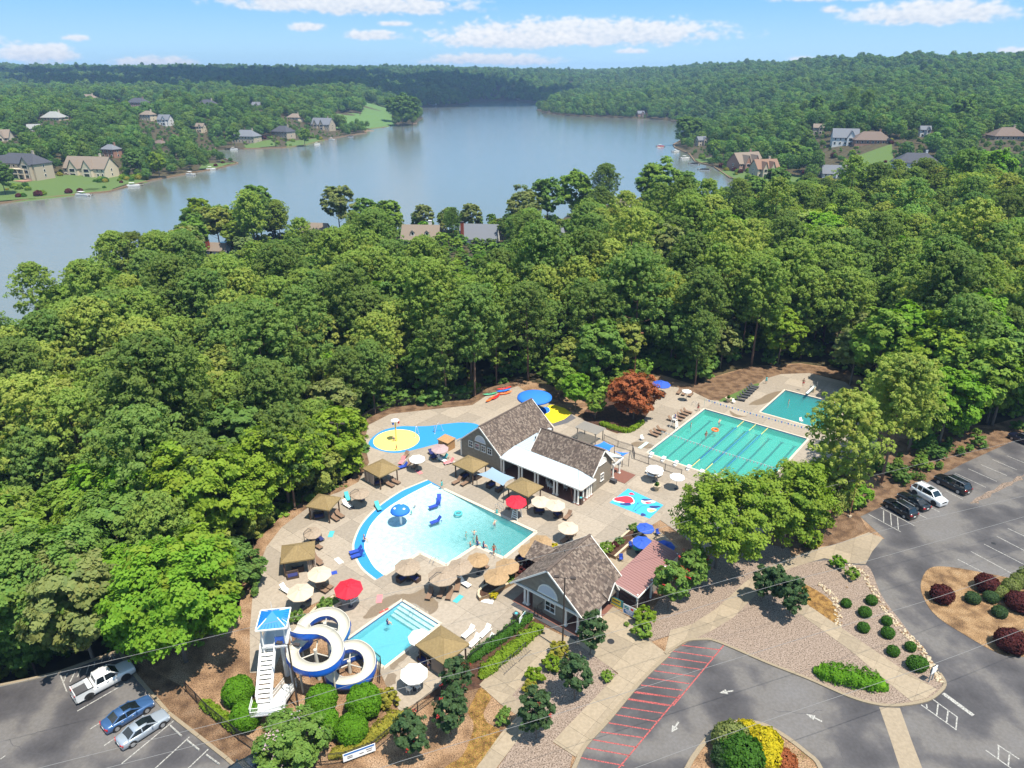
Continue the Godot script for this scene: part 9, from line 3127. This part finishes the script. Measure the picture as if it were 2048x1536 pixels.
func make_woods():
	var r = RandomNumberGenerator.new()
	r.seed = 21
	var spots = []
	# the wood on this side of the lake, thinned to a spacing
	var grid = {}
	for i in 14000:
		var z = r.randf_range(-430.0, -40.0)
		var x = r.randf_range(-0.86, 0.95) * (-z + 30.0)
		var p = Vector2(x, z)
		var need = 5.1 if -z < 190.0 else 5.9
		if Geometry2D.is_point_in_polygon(p, site) or clear_at(p):
			continue
		if shore(x, z) < 2.5 or (x < 30.0 and z < -350.0):
			continue
		if z < -150 and x > 232.0:
			continue
		var c = Vector2i((p / 7.0).floor())
		var ok = true
		for a in range(-1, 2):
			for b in range(-1, 2):
				for q in grid.get(c + Vector2i(a, b), []):
					if q.distance_to(p) < need:
						ok = false
		if not ok:
			continue
		if not grid.has(c):
			grid[c] = []
		grid[c].append(p)
		spots.append(p)
	spots.sort_custom(func(a, b): return a.length() < b.length())
	var zone = FastNoiseLite.new()
	zone.seed = 31
	zone.frequency = 0.014
	var n_pine = 0
	var n_broad = 0
	var rest = {}
	for p in spots:
		var dist: float = p.length()
		var edge = false
		for q in [Vector2(7, 0), Vector2(-7, 0), Vector2(0, 7)]:
			if Geometry2D.is_point_in_polygon(p + q, site):
				edge = true
		var pine: bool = zone.get_noise_2d(p.x, p.y) + r.randf_range(-0.35, 0.35) > -0.12 and not (edge and r.randf() < 0.75)
		var d = shore(p.x, p.y)
		if d < 16.0 and r.randf() < 0.7:
			pine = false
		var y = ground(p.x, p.y)
		var s = r.randf_range(0.74, 1.2)
		if pine:
			s *= r.randf_range(0.95, 1.18)
		if edge:
			s *= 0.85
		var kind: String = "pine_%d" % r.randi_range(0, 4) if pine else "broad_%d" % r.randi_range(0, 5)
		if p.x > -95.0 and p.y < -200.0:
			s *= lerpf(1.0, lerpf(0.45, 1.0, smoothstep(8.0, 150.0, d)), smoothstep(-200.0, -240.0, p.y))
		elif d < 30.0:
			s *= 1.0
		s *= low_at(p)
		if pine and s < 0.62:
			pine = false
			kind = "broad_%d" % r.randi_range(0, 5)
		var leaf: String
		if pine:
			leaf = ["pine_a", "pine_a", "pine_b", "pine_c", "pine_d"][r.randi() % 5]
		else:
			leaf = ["leaf_a", "leaf_b", "leaf_e", "leaf_d", "leaf_c", "leaf_e", "leaf_olive", "leaf_bright"][r.randi() % 8]
		var turn = r.randf() * 360.0
		if pine and n_pine < 290:
			n_pine += 1
			tree("pine_tree", pine_label(p, dist, leaf), kind, leaf, "bark_pine", Vector3(p.x, y - 0.2, p.y), turn, s, "pines of the wood between the pools and the lake")
		elif not pine and n_broad < 255:
			n_broad += 1
			tree("broadleaf_tree", broad_label(p, dist, leaf), kind, leaf, "bark_grey", Vector3(p.x, y - 0.2, p.y), turn, s, "broadleaf trees of the wood between the pools and the lake")
		else:
			var key = "%s|%s" % [kind, leaf]
			if not rest.has(key):
				rest[key] = []
			rest[key].append(Transform3D(Basis(Vector3.UP, deg_to_rad(turn)).scaled(Vector3.ONE * s), Vector3(p.x, y - 0.2, p.y)))
	if rest.size():
		var root = Node3D.new()
		root.name = "wood_behind"
		add_child(root)
		tag(root, "rest of the wood on the slope down to the lake", "wood", "", "stuff")
		for key in rest:
			var kl = key.split("|")
			many(root, "crown_mass", tree_kinds[kl[0]][0], M[kl[1]], rest[key])
			many(root, "trunk_mass", tree_kinds[kl[0]][1], M.bark_pine, rest[key])
	print("near wood: %d spots, %d pines, %d broadleaf, rest kinds %d" % [spots.size(), n_pine, n_broad, rest.size()])
	undergrowth(r)
	far_woods(r)
	shade_cloud(r)

func side_words(p):
	var t = p.x / -p.y
	var across = "at the picture's right edge"
	for k in [[-0.66, "at the picture's left edge"], [-0.5, "above the west car park"], [-0.34, "behind the lower cabanas"], [-0.22, "left of the splash pad"], [-0.08, "above the splash pad"], [0.07, "above the pool house"], [0.2, "above the copper maple"], [0.34, "above the lap pool"], [0.46, "above the diving pool"], [0.6, "above the east car park"]]:
		if t < k[0]:
			across = k[1]
			break
	var d = p.length()
	return ("in the wood's front row " if d < 140.0 else ("in the second belt " if d < 175.0 else ("in the middle belt " if d < 215.0 else "in the far belt "))) + across

func pine_label(p, _dist, leaf):
	return {"pine_a": "mid green", "pine_b": "bluish green", "pine_c": "yellowish green", "pine_d": "dark green"}[leaf] + " tall pine " + side_words(p)

func broad_label(p, _dist, leaf):
	return {"leaf_a": "fresh green", "leaf_b": "mid green", "leaf_c": "yellow green", "leaf_d": "deep green", "leaf_e": "olive yellow", "leaf_olive": "olive green", "leaf_bright": "bright lime"}[leaf] + " rounded broadleaf tree " + side_words(p)

func many(parent, called, mesh, material, list):
	var mm = MultiMesh.new()
	mm.transform_format = MultiMesh.TRANSFORM_3D
	mm.use_colors = true
	mm.mesh = mesh
	mm.instance_count = list.size()
	for i in list.size():
		mm.set_instance_transform(i, list[i])
		mm.set_instance_color(i, tone(rng, 0.26, 0.14))
	var o = MultiMeshInstance3D.new()
	o.name = called
	o.multimesh = mm
	o.material_override = material
	parent.add_child(o, true)
	o.set_meta("kind", "stuff")
	return o

func far_woods(r):
	var kinds = []
	for i in 4:
		kinds.append(crown_far(400 + i, [16.0, 18.0, 15.0, 19.0][i], [6.0, 5.6, 6.4, 5.2][i], 1.0, 13, 95, 0.95))
	for i in 2:
		kinds.append(crown_far(420 + i, 20.0, 4.6, 5.0, 20, 60, 0.85))
	var lists = []
	for i in 12:
		lists.append([])
	var cnt = 0
	var z = -340.0
	var step = 8.5
	while z > -3900.0:
		var x = -0.86 * -z
		while x < 0.86 * -z:
			var px = x + r.randf_range(-0.45, 0.45) * step
			var pz = z + r.randf_range(-0.45, 0.45) * step
			x += step
			if px > -60.0 and pz > -430.0 and px < 232.0:
				continue
			var d = shore(px, pz)
			if d < 1.2:
				continue
			if pz > -1400.0 and clear_at(Vector2(px, pz)):
				continue
			if pz > -800 and absf(px) < 420.0 and r.randf() < 0.2:
				continue
			var k = 4 + (r.randi() % 2) if r.randf() < 0.28 else r.randi() % 4
			var s = r.randf_range(0.72, 1.2) * clampf(step / 9.5, 0.85, 1.35)
			if d < 25.0:
				s *= 0.62
			if pz > -1500.0:
				s *= low_at(Vector2(px, pz))
			lists[k * 2 + (r.randi() % 2)].append(Transform3D(Basis(Vector3.UP, r.randf() * TAU).scaled(Vector3(s, s * r.randf_range(0.8, 1.1), s)), Vector3(px, ground(px, pz) - 0.5, pz)))
			cnt += 1
		z -= step * 0.92
		step = 8.5 + 9.0 * smoothstep(700.0, 2600.0, -z)
	var root = Node3D.new()
	root.name = "far_woods"
	add_child(root)
	tag(root, "dense woods covering the far shores and the hills beyond the lake", "woods", "", "stuff")
	for i in 12:
		if lists[i].size():
			many(root, "crown_mass", kinds[i / 2], M["far_a" if i % 2 else "far_b"], lists[i])
	print("far wood: ", cnt)

func undergrowth(r):
	# low bushes that close the wood's edge along the deck and the car parks
	var m = crown_broadleaf(323, 3.2, 2.0, 0.1, 10, 110, 26, 0.26)
	var lists = [[], [], []]
	for k in site.size():
		var a = site[k]
		var b = site[(k + 1) % site.size()]
		for i in int(a.distance_to(b) * 0.9):
			var p = a.lerp(b, r.randf()) + Vector2(r.randf_range(-1, 1), r.randf_range(-1, 1)) * 13.0
			if Geometry2D.is_point_in_polygon(p, site) or p.y > -62.0 or p.length() > 220.0:
				continue
			var s = r.randf_range(0.6, 1.5)
			lists[r.randi() % 3].append(Transform3D(Basis(Vector3.UP, r.randf() * TAU).scaled(Vector3.ONE * s), Vector3(p.x, ground(p.x, p.y) - 0.1, p.y)))
	for i in 2600:
		var z = r.randf_range(-320.0, -70.0)
		var p = Vector2(r.randf_range(-0.8, 0.85) * (30.0 - z), z)
		if Geometry2D.is_point_in_polygon(p, site) or shore(p.x, p.y) < 2.0 or clear_at(p):
			continue
		lists[r.randi() % 3].append(Transform3D(Basis(Vector3.UP, r.randf() * TAU).scaled(Vector3.ONE * r.randf_range(0.8, 1.7)), Vector3(p.x, ground(p.x, p.y) - 0.1, p.y)))
	var slope = pv([47.4, -92.0, 63.5, -108.4, 69.0, -112.6, 81.2, -118.5, 90.2, -116.4, 99.8, -119.9, 87.5, -112.9, 75.1, -105.4, 71.3, -103.1, 57.2, -93.4, 50.6, -90.7, 44.1, -85.6, 37.8, -83.8])
	for i in 500:
		var p = Vector2(r.randf_range(30, 110), r.randf_range(-125, -80))
		if Geometry2D.is_point_in_polygon(p, slope):
			lists[r.randi() % 3].append(Transform3D(Basis(Vector3.UP, r.randf() * TAU).scaled(Vector3.ONE * r.randf_range(0.25, 0.75)), Vector3(p.x, -0.05, p.y)))
	var root = Node3D.new()
	root.name = "undergrowth"
	add_child(root)
	tag(root, "low leafy undergrowth along the edge of the wood", "undergrowth", "", "stuff")
	for i in 3:
		many(root, "bush_mass", m, M[["leaf_a", "leaf_b", "leaf_d"][i]], lists[i])

func shade_cloud(r):
	# a fair-weather cloud high above the far hills, out of view, whose shadow darkens them
	var g = G.new()
	for i in 70:
		var x = r.randf_range(-1, 1)
		var z = r.randf_range(-1, 1)
		if x * x + z * z > 1.0:
			continue
		var s = r.randf_range(110, 210)
		g.lathe(Vector3(x * 800.0, r.randf_range(-20, 20), z * 480.0 + x * 160.0), [Vector2(0, s * 0.45), Vector2(s * 0.6, s * 0.36), Vector2(s * 0.95, s * 0.1), Vector2(s * 0.8, -s * 0.1), Vector2(0, -s * 0.14)], 10)
	solo("cloud", g.mesh(true), M.white_trim, "white cloud high above the far hills, casting the dark band of shade", "cloud", "", Vector3(-420, 1050, -1880))
